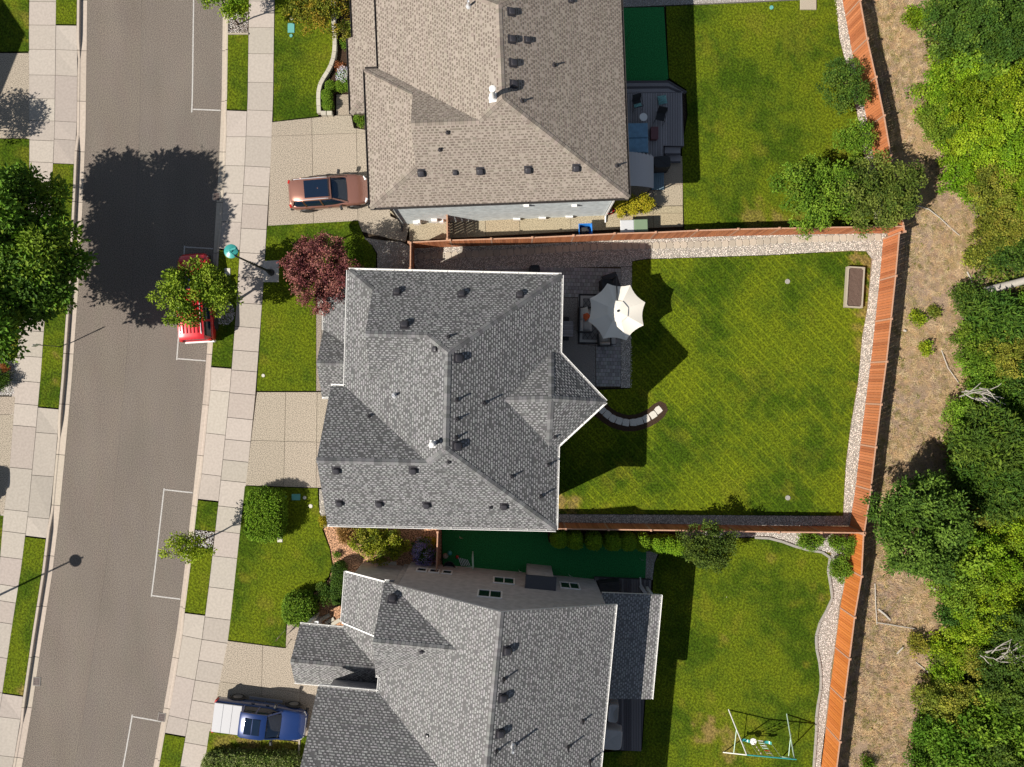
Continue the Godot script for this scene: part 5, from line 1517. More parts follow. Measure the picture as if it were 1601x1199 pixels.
	for s in [[1497, 606, 1, "bare bleached branches sprawling over the shrubs by the middle fence"], [1530, 1030, -1, "bare dead snag in the lower wood"]]:
		var t := thing("dead_branch", s[3], "branch", at(s[0], s[1], 2.4))
		var b := Builder.new()
		var r := RandomNumberGenerator.new()
		r.seed = 5 + s[0]
		for i in 16:
			var a := r.randf_range(-0.2, 0.7) if s[2] > 0 else r.randf_range(-0.7, 0.9)
			var p := Vector3(r.randf_range(0, 1.8), r.randf_range(0, 0.4), r.randf_range(-0.1, 0.7) * s[2])
			var pts := [p]
			var rad := [0.034]
			for k in 4:
				a += r.randf_range(-0.5, 0.5)
				p += Vector3(cos(a), r.randf_range(-0.1, 0.2), sin(a) * s[2]) * r.randf_range(0.2, 0.45)
				pts.append(p)
				rad.append(0.028 - k * 0.004)
			b.tube(pts, rad, 4)
		obj("twigs", b, M.dead_wood, t)

func blades(count: int, tall: float, wide: float, seed_: int) -> ArrayMesh:
	var r := RandomNumberGenerator.new()
	r.seed = seed_
	var b := Builder.new()
	for i in count:
		var a := r.randf() * TAU
		var p := Vector3(r.randfn(), 0, r.randfn()) * 0.06
		var o := Vector3(cos(a), 0, sin(a))
		var s := Vector3(-sin(a), 0, cos(a)) * wide
		var k := r.randf_range(0.7, 1.2)
		b.col = Color(k, k, k)
		var h := tall * r.randf_range(0.5, 1.1)
		var m := p + o * h * 0.3 + Vector3(0, h * 0.55, 0)
		b.tri(p - s, p + s, m)
		b.tri(m - s * 0.8, m + s * 0.8, p + o * h * r.randf_range(0.7, 1.1) + Vector3(0, h * 0.5, 0))
	return b.mesh()

func scatter(called: String, poly: PackedVector2Array, per_m2: float, mesh: Mesh, smin: float, smax: float, tones: Array, y: float, dy: float) -> void:
	var box := Rect2(poly[0], Vector2.ZERO)
	for p in poly: box = box.expand(p)
	var spots := PackedVector2Array()
	for i in int(box.get_area() * per_m2):
		var p := box.position + Vector2(rng.randf(), rng.randf()) * box.size
		if Geometry2D.is_point_in_polygon(p, poly) and soft.get_noise_2d(p.x * 7 + 31, p.y * 7) > -0.35 + rng.randf_range(-0.3, 0.1): spots.append(p)
	var mm := MultiMesh.new()
	mm.transform_format = MultiMesh.TRANSFORM_3D
	mm.use_colors = true
	mm.mesh = mesh
	mm.instance_count = spots.size()
	for i in spots.size():
		var s := rng.randf_range(smin, smax)
		mm.set_instance_transform(i, Transform3D(Basis(Vector3.UP, rng.randf() * TAU).scaled(Vector3(s, s, s)), v3(spots[i], y + rng.randf() * dy)))
		mm.set_instance_color(i, vary(tones[rng.randi() % tones.size()], 0.2))
	var o := MultiMeshInstance3D.new()
	o.name = numbered(called)
	o.multimesh = mm
	o.material_override = M.leaf
	o.set_meta("kind", "stuff")
	add_child(o)

# ---------------------------------------------------------------- vehicles
func body_ring(x: float, hw: float, y0: float, y1: float) -> PackedVector3Array:
	var r := PackedVector3Array()
	var half := [[y0, 0.84], [y0 + 0.14, 0.965], [lerpf(y0, y1, 0.55), 1.0], [y1 - 0.13, 0.985], [y1 - 0.035, 0.93], [y1, 0.82], [y1 + 0.02, 0.4]]
	for q in half: r.append(Vector3(x, q[0], -hw * q[1]))
	for i in range(half.size() - 1, -1, -1): r.append(Vector3(x, half[i][0], hw * half[i][1]))
	return r

func cabin_ring(x: float, hb: float, ht: float, y0: float, y1: float) -> PackedVector3Array:
	var r := PackedVector3Array()
	var half := [[y0, hb], [lerpf(y0, y1, 0.5), lerpf(hb, ht, 0.42)], [y1 - minf(0.05, (y1 - y0) * 0.3), ht], [y1, ht * 0.88], [y1 + 0.02, ht * 0.45]]
	for q in half: r.append(Vector3(x, q[0], -q[1]))
	for i in range(half.size() - 1, -1, -1): r.append(Vector3(x, half[i][0], half[i][1]))
	return r

func wheel(car: Node3D, at_: Vector3, r: float, w: float, side: float) -> void:
	var x := Transform3D(Basis(Vector3.RIGHT, PI / 2), at_)
	var b := Builder.new()
	b.lathe([Vector2(r * 0.62, -w / 2), Vector2(r * 0.94, -w / 2), Vector2(r, -w * 0.36), Vector2(r, w * 0.36), Vector2(r * 0.94, w / 2), Vector2(r * 0.62, w / 2)], x, 22)
	var t := obj("wheel", b, M.tyre, car, true)
	b = Builder.new()
	var s := side * w * 0.42
	b.lathe([Vector2(r * 0.66, s - 0.04), Vector2(r * 0.64, s), Vector2(r * 0.58, s - side * 0.03), Vector2(r * 0.2, s - side * 0.05), Vector2(r * 0.18, s), Vector2(0.01, s)], x, 18)
	for k in 5:
		var a := TAU * k / 5.0
		b.box(x * Transform3D(Basis(Vector3.UP, a), Vector3(cos(a) * r * 0.38, s - side * 0.02, -sin(a) * r * 0.38)), Vector3(r * 0.45, 0.03, r * 0.14))
	obj("rim", b, M.rim, t)

func vehicle(called: String, label: String, category: String, place: Vector3, turn: float, s: Dictionary) -> Node3D:
	var car := thing(called, label, category, place, turn)
	var rings := []
	for q in s.body: rings.append(body_ring(q[0], q[1], q[2], q[3]))
	var b := Builder.new()
	b.loft(rings)
	obj("body", b, s.paint, car, true)
	# glasshouse and painted roof
	rings = []
	for q in s.cabin: rings.append(cabin_ring(q[0], q[1], q[2], q[3], q[4]))
	b = Builder.new()
	b.loft(rings)
	obj("windows", b, M.car_glass, car, true)
	var shell := []
	for q in s.roof:
		var r := PackedVector3Array()
		for e in [[-1.02, -0.07], [-1.0, 0.0], [-0.86, 0.03], [-0.45, 0.052], [0.0, 0.058], [0.45, 0.052], [0.86, 0.03], [1.0, 0.0], [1.02, -0.07], [0.0, 0.0]]: r.append(Vector3(q[0], q[2] + e[1], e[0] * q[1]))
		shell.append(r)
	b = Builder.new()
	b.loft(shell)
	var top := obj("roof", b, s.paint, car, true)
	for q in s.get("glass_roof", []):
		b = Builder.new()
		b.bevel_cube(Vector3((q[0] + q[1]) / 2, q[3], 0), Vector3(q[1] - q[0], 0.05, q[2] * 2), 0.02)
		obj("sunroof", b, M.car_glass, top)
	b = Builder.new()
	for side in [-1.0, 1.0]:
		for q in s.pillars: b.bar(Vector3(q[0], q[1], q[2] * side), Vector3(q[3], q[4], q[5] * side), q[6], 0.05)
	obj("pillars", b, s.get("pillar_paint", s.paint), car)
	if s.has("rails"):
		for side in [-1.0, 1.0]:
			b = Builder.new()
			var q: Array = s.rails
			b.tube([Vector3(q[0], q[3] - 0.04, q[2] * side), Vector3(q[0] + 0.12, q[3], q[2] * side), Vector3(q[1] - 0.12, q[3], q[2] * side), Vector3(q[1], q[3] - 0.04, q[2] * side)], [0.022, 0.022, 0.022, 0.022], 6)
			obj("roof_rail", b, M.galvanised, car)
	for x in s.axles:
		for side in [-1.0, 1.0]:
			wheel(car, Vector3(x, s.wheel, side * (s.half - 0.11)), s.wheel, 0.24, side)
			b = Builder.new()                     # wheel arch lip
			var pts := []
			var rad := []
			for k in 9:
				var a := PI * k / 8.0
				pts.append(Vector3(x + cos(a) * s.wheel * 1.14, s.wheel + sin(a) * s.wheel * 1.14, side * (s.half + 0.005)))
				rad.append(0.035)
			b.tube(pts, rad, 5)
			obj("wheel_arch", b, s.arch, car)
	for side in [-1.0, 1.0]:
		b = Builder.new()
		var m: Array = s.mirror
		b.bevel_cube(Vector3(m[0], m[1], side * (s.half + 0.12)), Vector3(0.14, 0.17, 0.24), 0.04, side * 0.25)
		b.bar(Vector3(m[0], m[1] - 0.05, side * (s.half - 0.06)), Vector3(m[0], m[1] - 0.03, side * (s.half + 0.04)), 0.06, 0.04)
		obj("mirror", b, s.arch, car)
		b = Builder.new()
		var f: Array = s.front
		b.bevel_cube(Vector3(f[0], f[1], side * f[2]), Vector3(0.2, 0.12, 0.26), 0.03, -side * 0.6)
		obj("headlight", b, M.lamp_clear, car)
		b = Builder.new()
		var k: Array = s.rear
		b.bevel_cube(Vector3(k[0], k[1], side * k[2]), Vector3(0.12, k[3], 0.2), 0.02, side * 0.3)
		obj("taillight", b, M.lamp_red, car)
		for x in s.handles:
			b = Builder.new()
			b.bevel_cube(Vector3(x, s.belt - 0.12, side * (s.half + 0.005)), Vector3(0.2, 0.035, 0.04), 0.01)
			obj("door_handle", b, s.arch, car)
	b = Builder.new()
	var g: Array = s.front
	b.bevel_cube(Vector3(g[0] + 0.04, g[1] - 0.12, 0), Vector3(0.12, 0.28, g[2] * 1.35), 0.03)
	obj("grille", b, M.black_plastic, car)
	b = Builder.new()
	b.bevel_cube(Vector3(g[0] + 0.05, g[1] - 0.38, 0), Vector3(0.16, 0.2, s.half * 1.75), 0.04)
	obj("bumper", b, s.arch, car)
	b = Builder.new()
	b.bevel_cube(Vector3(s.rear[0] - 0.04, 0.55, 0), Vector3(0.16, 0.22, s.half * 1.8), 0.04)
	obj("bumper", b, s.get("rear_bumper", s.arch), car)
	b = Builder.new()                                # wiper blades
	for z in [-0.35, 0.25]: b.bar(Vector3(s.wiper[0], s.wiper[1], z), Vector3(s.wiper[0] - 0.1, s.wiper[1] + 0.06, z + 0.5), 0.025, 0.02)
	obj("wipers", b, M.black_plastic, car)
	return car

func build_vehicles() -> void:
	var rose := paint(Color(0.27, 0.125, 0.092), 0.45)
	var suv := {"paint": rose, "half": 0.93, "wheel": 0.36, "axles": [-1.4, 1.36], "belt": 1.02, "arch": M.black_plastic,
		"body": [[-2.3, 0.66, 0.5, 0.86], [-2.22, 0.8, 0.36, 1.0], [-1.95, 0.9, 0.28, 1.06], [-1.3, 0.93, 0.24, 1.05], [-0.2, 0.925, 0.24, 1.02], [0.75, 0.925, 0.24, 1.0], [1.1, 0.925, 0.24, 1.0], [1.6, 0.9, 0.26, 0.95], [2.0, 0.83, 0.3, 0.86], [2.22, 0.7, 0.38, 0.74], [2.34, 0.5, 0.46, 0.62]],
		"cabin": [[-2.12, 0.72, 0.55, 1.02, 1.1], [-1.85, 0.8, 0.58, 1.02, 1.5], [-1.6, 0.82, 0.62, 1.02, 1.62], [-0.6, 0.83, 0.65, 1.0, 1.67], [0.15, 0.83, 0.65, 1.0, 1.64], [0.35, 0.82, 0.62, 1.0, 1.58], [1.12, 0.74, 0.55, 0.98, 1.02]],
		"roof": [[-2.0, 0.56, 1.5], [-1.8, 0.6, 1.6], [-1.2, 0.64, 1.66], [-0.4, 0.655, 1.68], [0.1, 0.645, 1.655], [0.32, 0.62, 1.59]],
		"glass_roof": [[-1.18, 0.2, 0.5, 1.712]],
		"pillars": [[0.36, 1.56, 0.61, 1.1, 1.02, 0.74, 0.07], [-0.35, 1.63, 0.665, -0.3, 1.02, 0.84, 0.07], [-1.35, 1.6, 0.65, -1.25, 1.02, 0.83, 0.1], [-1.9, 1.48, 0.57, -2.1, 1.05, 0.72, 0.14]],
		"rails": [-1.75, 0.15, 0.6, 1.72], "mirror": [0.72, 1.08], "front": [2.1, 0.74, 0.62], "rear": [-2.2, 0.95, 0.7, 0.16], "handles": [-0.95, 0.05], "wiper": [1.1, 1.03]}
	var c := at(513, 299, 0.9)
	vehicle("parked_car", "rose gold car with dark glass roof on the tan house's driveway", "car", Vector3(c.x, 0, c.z), 0.08, suv)
	var silver := suv.duplicate()
	silver.paint = paint(Color(0.4, 0.42, 0.45), 0.4)
	c = at(-74, 764)
	vehicle("parked_car", "car across the street that shades the left edge driveway", "car", c, PI, silver)
	var red := paint(Color(0.5, 0.012, 0.02), 0.15)
	var wagon := {"paint": red, "half": 0.97, "wheel": 0.38, "axles": [-1.5, 1.6], "belt": 1.12, "arch": M.black_plastic, "rear_bumper": M.white_trim,
		"body": [[-2.55, 0.88, 0.5, 1.05], [-2.48, 0.94, 0.36, 1.12], [-1.6, 0.965, 0.3, 1.14], [0.0, 0.965, 0.3, 1.13], [0.95, 0.96, 0.3, 1.12], [1.3, 0.95, 0.3, 1.13], [2.1, 0.9, 0.34, 1.07], [2.4, 0.82, 0.4, 0.98], [2.56, 0.66, 0.48, 0.82]],
		"cabin": [[-2.5, 0.87, 0.68, 1.08, 1.2], [-2.38, 0.88, 0.71, 1.08, 1.72], [-1.5, 0.88, 0.73, 1.1, 1.8], [0.2, 0.87, 0.73, 1.1, 1.78], [0.42, 0.86, 0.7, 1.1, 1.7], [1.22, 0.8, 0.62, 1.1, 1.14]],
		"roof": [[-2.5, 0.7, 1.68], [-2.3, 0.725, 1.79], [-1.2, 0.74, 1.82], [0.1, 0.735, 1.8], [0.4, 0.7, 1.71]],
		"pillars": [[0.43, 1.68, 0.69, 1.2, 1.14, 0.8, 0.08], [-0.4, 1.74, 0.735, -0.35, 1.12, 0.88, 0.09], [-1.45, 1.76, 0.735, -1.4, 1.12, 0.89, 0.12], [-2.36, 1.7, 0.71, -2.44, 1.12, 0.87, 0.16]],
		"rails": [-2.2, 0.1, 0.6, 1.87], "mirror": [0.85, 1.2], "front": [2.34, 0.84, 0.68], "rear": [-2.5, 1.05, 0.82, 0.4], "handles": [-1.1, 0.1], "wiper": [1.2, 1.16]}
	var car := vehicle("parked_car", "red car parked at the kerb under the maple", "car", Vector3(-18.42, -0.17, -5.0), PI / 2 + 0.06, wagon)
	for k in 5:                                       # ribs pressed in the roof
		var b := Builder.new()
		b.bar(Vector3(-2.15, 1.885, -0.4 + k * 0.2), Vector3(0.0, 1.885, -0.4 + k * 0.2), 0.05, 0.02)
		obj("roof_rib", b, red, car)
	var blue := paint(Color(0.004, 0.024, 0.115), 0.15)
	var truck := {"paint": blue, "half": 0.95, "wheel": 0.4, "axles": [-1.62, 1.68], "belt": 1.18, "arch": M.black_plastic, "pillar_paint": blue,
		"body": [[-2.68, 0.9, 0.55, 1.1], [-2.62, 0.93, 0.42, 1.22], [-1.0, 0.945, 0.38, 1.22], [0.6, 0.945, 0.38, 1.18], [1.0, 0.94, 0.38, 1.18], [1.4, 0.92, 0.4, 1.19], [2.2, 0.86, 0.42, 1.12], [2.5, 0.78, 0.46, 1.02], [2.64, 0.62, 0.52, 0.9]],
		"cabin": [[-1.0, 0.84, 0.66, 1.14, 1.24], [-0.85, 0.85, 0.69, 1.14, 1.74], [-0.2, 0.85, 0.71, 1.14, 1.8], [0.4, 0.85, 0.71, 1.14, 1.78], [0.6, 0.84, 0.68, 1.14, 1.7], [1.28, 0.78, 0.6, 1.14, 1.2]],
		"roof": [[-0.98, 0.69, 1.68], [-0.82, 0.71, 1.77], [-0.2, 0.72, 1.82], [0.35, 0.715, 1.8], [0.58, 0.68, 1.71]],
		"glass_roof": [[-0.62, -0.2, 0.46, 1.865], [-0.17, 0.26, 0.46, 1.865]],
		"pillars": [[0.6, 1.68, 0.67, 1.26, 1.2, 0.78, 0.08], [-0.1, 1.74, 0.715, -0.05, 1.18, 0.86, 0.09], [-0.86, 1.7, 0.69, -0.94, 1.2, 0.84, 0.14]],
		"mirror": [0.85, 1.26], "front": [2.46, 0.88, 0.66], "rear": [-2.62, 1.0, 0.86, 0.34], "handles": [-0.5, 0.35], "wiper": [1.25, 1.22]}
	car = vehicle("pickup_truck", "blue pickup with white bed cover beside the clipped hedge", "truck", Vector3(-14.57, 0, 19.5), -0.13, truck)
	var b := Builder.new()
	for k in 3: b.bevel_cube(Vector3(-2.36 + k * 0.53, 1.265, 0), Vector3(0.525, 0.06, 1.68), 0.015)
	obj("bed_cover", b, M.bed_vinyl, car)
	for side in [-1.0, 1.0]:
		b = Builder.new()
		b.bar(Vector3(-0.95, 0.4, side * 1.0), Vector3(1.0, 0.4, side * 1.0), 0.16, 0.06)
		for x in [-0.7, 0.0, 0.7]: b.bar(Vector3(x, 0.42, side * 0.8), Vector3(x, 0.4, side * 1.0), 0.06, 0.05)
		obj("running_board", b, M.rim, car)
	b = Builder.new()
	for k in 4: b.bar(Vector3(2.6, 0.72 + k * 0.07, -0.5), Vector3(2.6, 0.72 + k * 0.07, 0.5), 0.05, 0.03)
	obj("grille_bars", b, M.rim, car)

# ---------------------------------------------------------------- street furniture
func lamp_post(label: String, foot: Vector3, arm_turn: float) -> void:
	var t := thing("street_lamp", label, "street lamp", foot, 0.0, "street lamps")
	var b := Builder.new()
	b.lathe([Vector2(0.2, 0.0), Vector2(0.2, 0.1), Vector2(0.15, 0.25), Vector2(0.13, 0.6), Vector2(0.07, 0.7), Vector2(0.055, 3.0), Vector2(0.045, 5.95), Vector2(0.02, 6.0)], Transform3D.IDENTITY, 12)
	obj("pole", b, M.steel_dark, t, true)
	var d := Vector3(cos(arm_turn), 0, -sin(arm_turn))
	b = Builder.new()
	b.tube([Vector3(0, 5.75, 0), Vector3(0, 6.05, 0) + d * 0.12, Vector3(0, 6.15, 0) + d * 0.3], [0.035, 0.03, 0.03], 7)
	obj("arm", b, M.teal, t, true)
	b = Builder.new()
	var x := Transform3D(Basis.IDENTITY, Vector3(0, 5.75, 0) + d * 0.36)
	b.lathe([Vector2(0.34, 0.0), Vector2(0.37, 0.015), Vector2(0.365, 0.04), Vector2(0.3, 0.07), Vector2(0.22, 0.1), Vector2(0.12, 0.13), Vector2(0.09, 0.2), Vector2(0.01, 0.22)], x, 20)
	b.bar(x * Vector3(-0.22, 0.16, 0.02), x * Vector3(0.3, 0.2, -0.12), 0.09, 0.06)
	obj("shade", b, M.teal, t, true)
	b = Builder.new()
	b.lathe([Vector2(0.26, 0.0), Vector2(0.24, -0.1), Vector2(0.12, -0.17), Vector2(0.01, -0.18)], x, 16)
	obj("globe", b, M.lamp_clear, t, true)

func build_street_things() -> void:
	var c := at2(424, 424.5)
	var b := Builder.new()
	b.col = Color(0.55, 0.5, 0.44)
	b.prism(outline([412, 408, 436, 407, 436, 441, 411, 441]), -0.05, 0.022, 0.01)
	tag(obj("lamp_pad", b, M.concrete), "square concrete pad at the foot of the teal street lamp", "pad")
	lamp_post("teal-shaded street lamp beside the sidewalk near the red car", at(424.5, 426, 0.0), PI * 0.75)
	lamp_post("street lamp across the street whose shadow lies on the lower left road", at(-36, 947), 0.2)
	var t := thing("sign_post", "thin sign post on the left verge below the big tree", "sign", at(95, 542))
	b = Builder.new()
	b.cube(Vector3(0, 1.3, 0), Vector3(0.045, 2.6, 0.045))
	obj("post", b, M.steel_dark, t)
	b = Builder.new()
	b.cube(Vector3(0.0, 2.33, 0.03), Vector3(0.32, 0.46, 0.006), 0.5)
	obj("sign_plate", b, M.galvanised, t)
	for q in [[55, 1067, 0.05, "beside the left kerb near the bottom"], [251, 1123, 0.16, "beside the right kerb near the bottom"], [337, 306, 0.05, "at the right kerb in the big tree's shade"]]:
		t = thing("storm_drain", "square iron storm drain grate " + q[3], "drain grate", at(q[0], q[1]) + Vector3(0, -0.163, 0), -q[2], "storm drain grates")
		b = Builder.new()
		for e in [[0, -0.24, 0.44, 0.03], [0, 0.24, 0.44, 0.03], [-0.205, 0, 0.03, 0.45], [0.205, 0, 0.03, 0.45]]: b.cube(Vector3(e[0], 0.012, e[1]), Vector3(e[2], 0.024, e[3]))
		obj("frame", b, M.edging, t)
		b = Builder.new()
		b.cube(Vector3(0, 0.002, 0), Vector3(0.38, 0.004, 0.45))
		obj("sump", b, M.black_plastic, t)
		for k in 5:
			b = Builder.new()
			b.cube(Vector3(-0.15 + k * 0.075, 0.014, 0), Vector3(0.03, 0.014, 0.45))
			obj("bar", b, M.iron, t)
		for k in 4:
			b = Builder.new()
			b.cube(Vector3(0, 0.017, -0.16 + k * 0.107), Vector3(0.38, 0.012, 0.025))
			obj("cross_bar", b, M.iron, t)
	# utility covers in the lawns
	for q in [[455.5, 44, 0.4, 0.56, 0, "turquoise utility box lid on the upper front lawn"], [463, 777, 0.5, 0.36, 0, "turquoise utility box lid beside the clipped shrub"], [438, 843, 0.3, 0.32, 0, "pale utility lid at the clipped shrub's lower corner"], [1231, 440, 0.3, 0.3, 1, "round sprinkler cover on the mown lawn, nearer the raised bed"], [1231.5, 778, 0.3, 0.3, 1, "round sprinkler cover on the mown lawn, near the shaded fence"], [456, 29, 0.2, 0.2, 1, "small pale round cover above the turquoise lid"], [455.5, 56, 0.2, 0.2, 1, "small turquoise round cover below the turquoise lid"], [445, 777, 0.22, 0.22, 1, "small teal round cover between shrub and turquoise lid"], [476.5, 778, 0.2, 0.2, 1, "small pale round cover right of the turquoise lid"], [486, 791, 0.24, 0.24, 1, "pale round cover nearest the charcoal roof on the lawn"], [412, 587, 0.2, 0.2, 1, "small pale round cover on the lawn under the lamp"], [1206, 12, 0.24, 0.24, 1, "small round cover on the top right lawn"], [356, 426, 0.34, 0.5, 0, "grey meter lid in the verge beside the red car"]]:
		b = Builder.new()
		if q[4] == 0: b.bevel_cube(Vector3(0, 0.02, 0), Vector3(q[2], 0.04, q[3]), 0.012)
		else: b.lathe([Vector2(q[2] / 2, 0.0), Vector2(q[2] / 2, 0.03), Vector2(q[2] / 2 - 0.02, 0.045), Vector2(q[2] / 2 - 0.05, 0.04), Vector2(0.01, 0.042)], Transform3D.IDENTITY, 16)
		var pale: bool = "pale" in q[5] or "grey" in q[5] or "sprinkler" in q[5]
		var o := obj("utility_cover", b, M.edging if "sprinkler" in q[5] else M.concrete_plain if pale else M.utility_green, self, q[4] == 1)
		o.position = at(q[0], q[1]) + Vector3(0, 0.012, 0)
		tag(o, q[5], "utility cover", "utility covers in the lawns")
	# timber round the top tree pit
	for q in [[357, 20.5, 388.5, 20.5], [357, 53, 388.5, 53]]:
		b = Builder.new()
		b.bar(at(q[0], q[1], 0.03), at(q[2], q[3], 0.03), 0.09, 0.1)
		tag(obj("edging_timber", b, M.old_wood), "timber edging %s the gravel tree pit at the top" % ("above" if q[1] < 30 else "below"), "timber")
	# low stone wall in blocks
	t = thing("garden_wall", "low curved pale stone wall round the upper front bed", "wall")
	var pts := [Vector2(523, -40), Vector2(523.5, 43), Vector2(525, 60), Vector2(525.5, 79), Vector2(522, 100), Vector2(515, 114), Vector2(506, 128), Vector2(500.5, 140), Vector2(500, 158), Vector2(501, 179.5)]
	var curve := Curve2D.new()
	for p in pts: curve.add_point(at2(p.x, p.y))
	var n := int(curve.get_baked_length() / 0.42)
	for i in n:
		var a := curve.sample_baked(curve.get_baked_length() * (i + 0.015) / n)
		var z := curve.sample_baked(curve.get_baked_length() * (i + 0.985) / n)
		block(t, a, z, 0.24, 0.34)
	for i in 2: block(t, at2(504 + i * 9, 179.5), at2(512 + i * 9, 179.5), 0.24, 0.34)

func block(parent: Node, a: Vector2, z: Vector2, w: float, h: float) -> void:
	var b := Builder.new()
	var d := z - a
	b.bevel_cube(v3((a + z) / 2.0, h / 2.0), Vector3(d.length(), h + rng.randf_range(-0.01, 0.01), w), 0.012, -atan2(d.y, d.x))
	obj("stone_block", b, M.wall_stone[rng.randi() % 2], parent)

# ---------------------------------------------------------------- back yards
func stone_path() -> void:
	var path := structure("stepping_path")
	var curve := Curve2D.new()
	for p in [[652, 400.5], [700, 399.5], [798, 394], [935, 386.5], [1047, 383.5], [1141, 381], [1225, 375], [1378, 370.5]]: curve.add_point(at2(p[0], p[1]))
	var n := int(curve.get_baked_length() / 0.405)
	for i in n:
		var s := curve.get_baked_length() * (i + 0.5) / n
		var c := curve.sample_baked(s)
		var d := (curve.sample_baked(s + 0.1) - c).normalized()
		var e := Vector2(-d.y, d.x)
		var p := PackedVector2Array()
		for k in 12:                                 # squarish stones with scalloped corners
			var a := TAU * k / 12.0 + rng.randf_range(-0.04, 0.04)
			var r := 0.2 / pow(pow(absf(cos(a)), 4.0) + pow(absf(sin(a)), 4.0), 0.25)
			p.append(c + d * cos(a) * r * 0.96 + e * sin(a) * r * 1.05)
		var b := Builder.new()
		b.prism(p, -0.02, 0.035 + rng.randf_range(-0.006, 0.006), 0.012)
		obj("stepping_stone", b, M.step_stone[rng.randi() % 3], path)
	path = structure("garden_path")
	var arc := [[934, 634], [941, 641], [949, 648], [958, 654], [968, 658], [978.5, 660.5], [990, 660.5], [1000, 658.5], [1010.5, 654.5], [1021, 648.5], [1029.5, 641]]
	var b := Builder.new()
	var edge := PackedVector2Array()
	var other := PackedVector2Array()
	for i in arc.size():
		var c := at2(arc[i][0], arc[i][1])
		var d := (at2(arc[mini(i + 1, 10)][0], arc[mini(i + 1, 10)][1]) - at2(arc[maxi(i - 1, 0)][0], arc[maxi(i - 1, 0)][1])).normalized()
		var e := Vector2(-d.y, d.x)
		edge.append(c + e * 0.52)
		other.append(c - e * 0.46)
		if i == 10:
			edge.append(c + d * 0.42 + e * 0.36)
			edge.append(c + d * 0.56)
			edge.append(c + d * 0.42 - e * 0.34)
		if i == 0: continue
		var q := Builder.new()
		var p := PackedVector2Array()
		for k in [[-0.19, -0.2], [0.0, -0.225], [0.19, -0.2], [0.2, 0.0], [0.18, 0.2], [0.0, 0.21], [-0.2, 0.19], [-0.19, 0.0]]: p.append(c + d * (k[0] + rng.randf_range(-0.015, 0.015)) * 1.02 + e * (k[1] + rng.randf_range(-0.015, 0.015)))
		q.prism(p, -0.02, 0.05 + rng.randf_range(-0.006, 0.006), 0.014)
		obj("stepping_stone", q, M.pale_stone, path)
	other.reverse()
	edge.append_array(other)
	b.prism(edge, -0.03, 0.024)
	obj("bark_edge", b, M.dark_mulch, path)

func sphere_mesh(b: Builder, c: Vector3, r: float, squash := 1.0) -> void:
	var prof := []
	for k in 9:
		var a := -PI / 2 + PI * k / 8.0
		prof.append(Vector2(maxf(cos(a) * r, 0.002), sin(a) * r * squash))
	b.lathe(prof, Transform3D(Basis.IDENTITY, c), 14)

func cushion(parent: Node, called: String, at_: Vector3, size: Vector3, turn: float, tilt: float, material: Material) -> void:
	# a pillow: puffed in the middle, pinched at the corners
	var b := Builder.new()
	var x := Transform3D(Basis(Vector3.UP, turn) * Basis(Vector3.RIGHT, tilt), at_)
	var n := 6
	for s in [-1.0, 1.0]:
		for i in n:
			for j in n:
				var f := func(a: int, e: int) -> Vector3:
					var p := Vector2(a, e) / n * 2.0 - Vector2.ONE
					var puff := sqrt(maxf(0.0, (1.0 - p.x * p.x) * (1.0 - p.y * p.y)))
					var pinch := 1.0 - 0.08 * (1.0 - absf(p.x * p.y)) * absf(p.x * p.x + p.y * p.y) / 2.0
					return x * Vector3(p.x * size.x / 2 * pinch, s * puff * size.y / 2, p.y * size.z / 2 * pinch)
				if s > 0: b.quad(f.call(i, j), f.call(i + 1, j), f.call(i + 1, j + 1), f.call(i, j + 1))
				else: b.quad(f.call(i, j + 1), f.call(i + 1, j + 1), f.call(i + 1, j), f.call(i, j))
	obj(called, b, material, parent, true)

func covered_lump(called: String, label: String, category: String, at_: Vector3, size: Vector3, turn: float, material: Material, sag := 0.1) -> void:
	# a fitted cloth cover over something: flared skirt, sagging top, creases
	var b := Builder.new()
	var rings := []
	for q in [[1.06, 0.0], [1.02, 0.3], [1.0, 0.7], [0.97, 0.9], [0.9, 0.98], [0.6, 1.0 - sag * 0.5], [0.25, 1.0 - sag]]:
		var ring_ := PackedVector3Array()
		for k in 28:
			var a := TAU * k / 28.0
			var cx := signf(cos(a)) * pow(absf(cos(a)), 0.4)
			var cz := signf(sin(a)) * pow(absf(sin(a)), 0.4)
			var wob: float = 1.0 + 0.03 * sin(a * 7.0 + q[1] * 5.0) * (1.1 - q[1])
			ring_.append(Vector3(cx * size.x / 2 * q[0] * wob, q[1] * size.y + 0.015 * sin(a * 3.0) * q[1], cz * size.z / 2 * q[0] * wob))
		rings.append(ring_)
	b.loft(rings)
	var o := obj(called, b, material, self, true)
	o.position = at_
	o.rotation.y = turn
	tag(o, label, category)

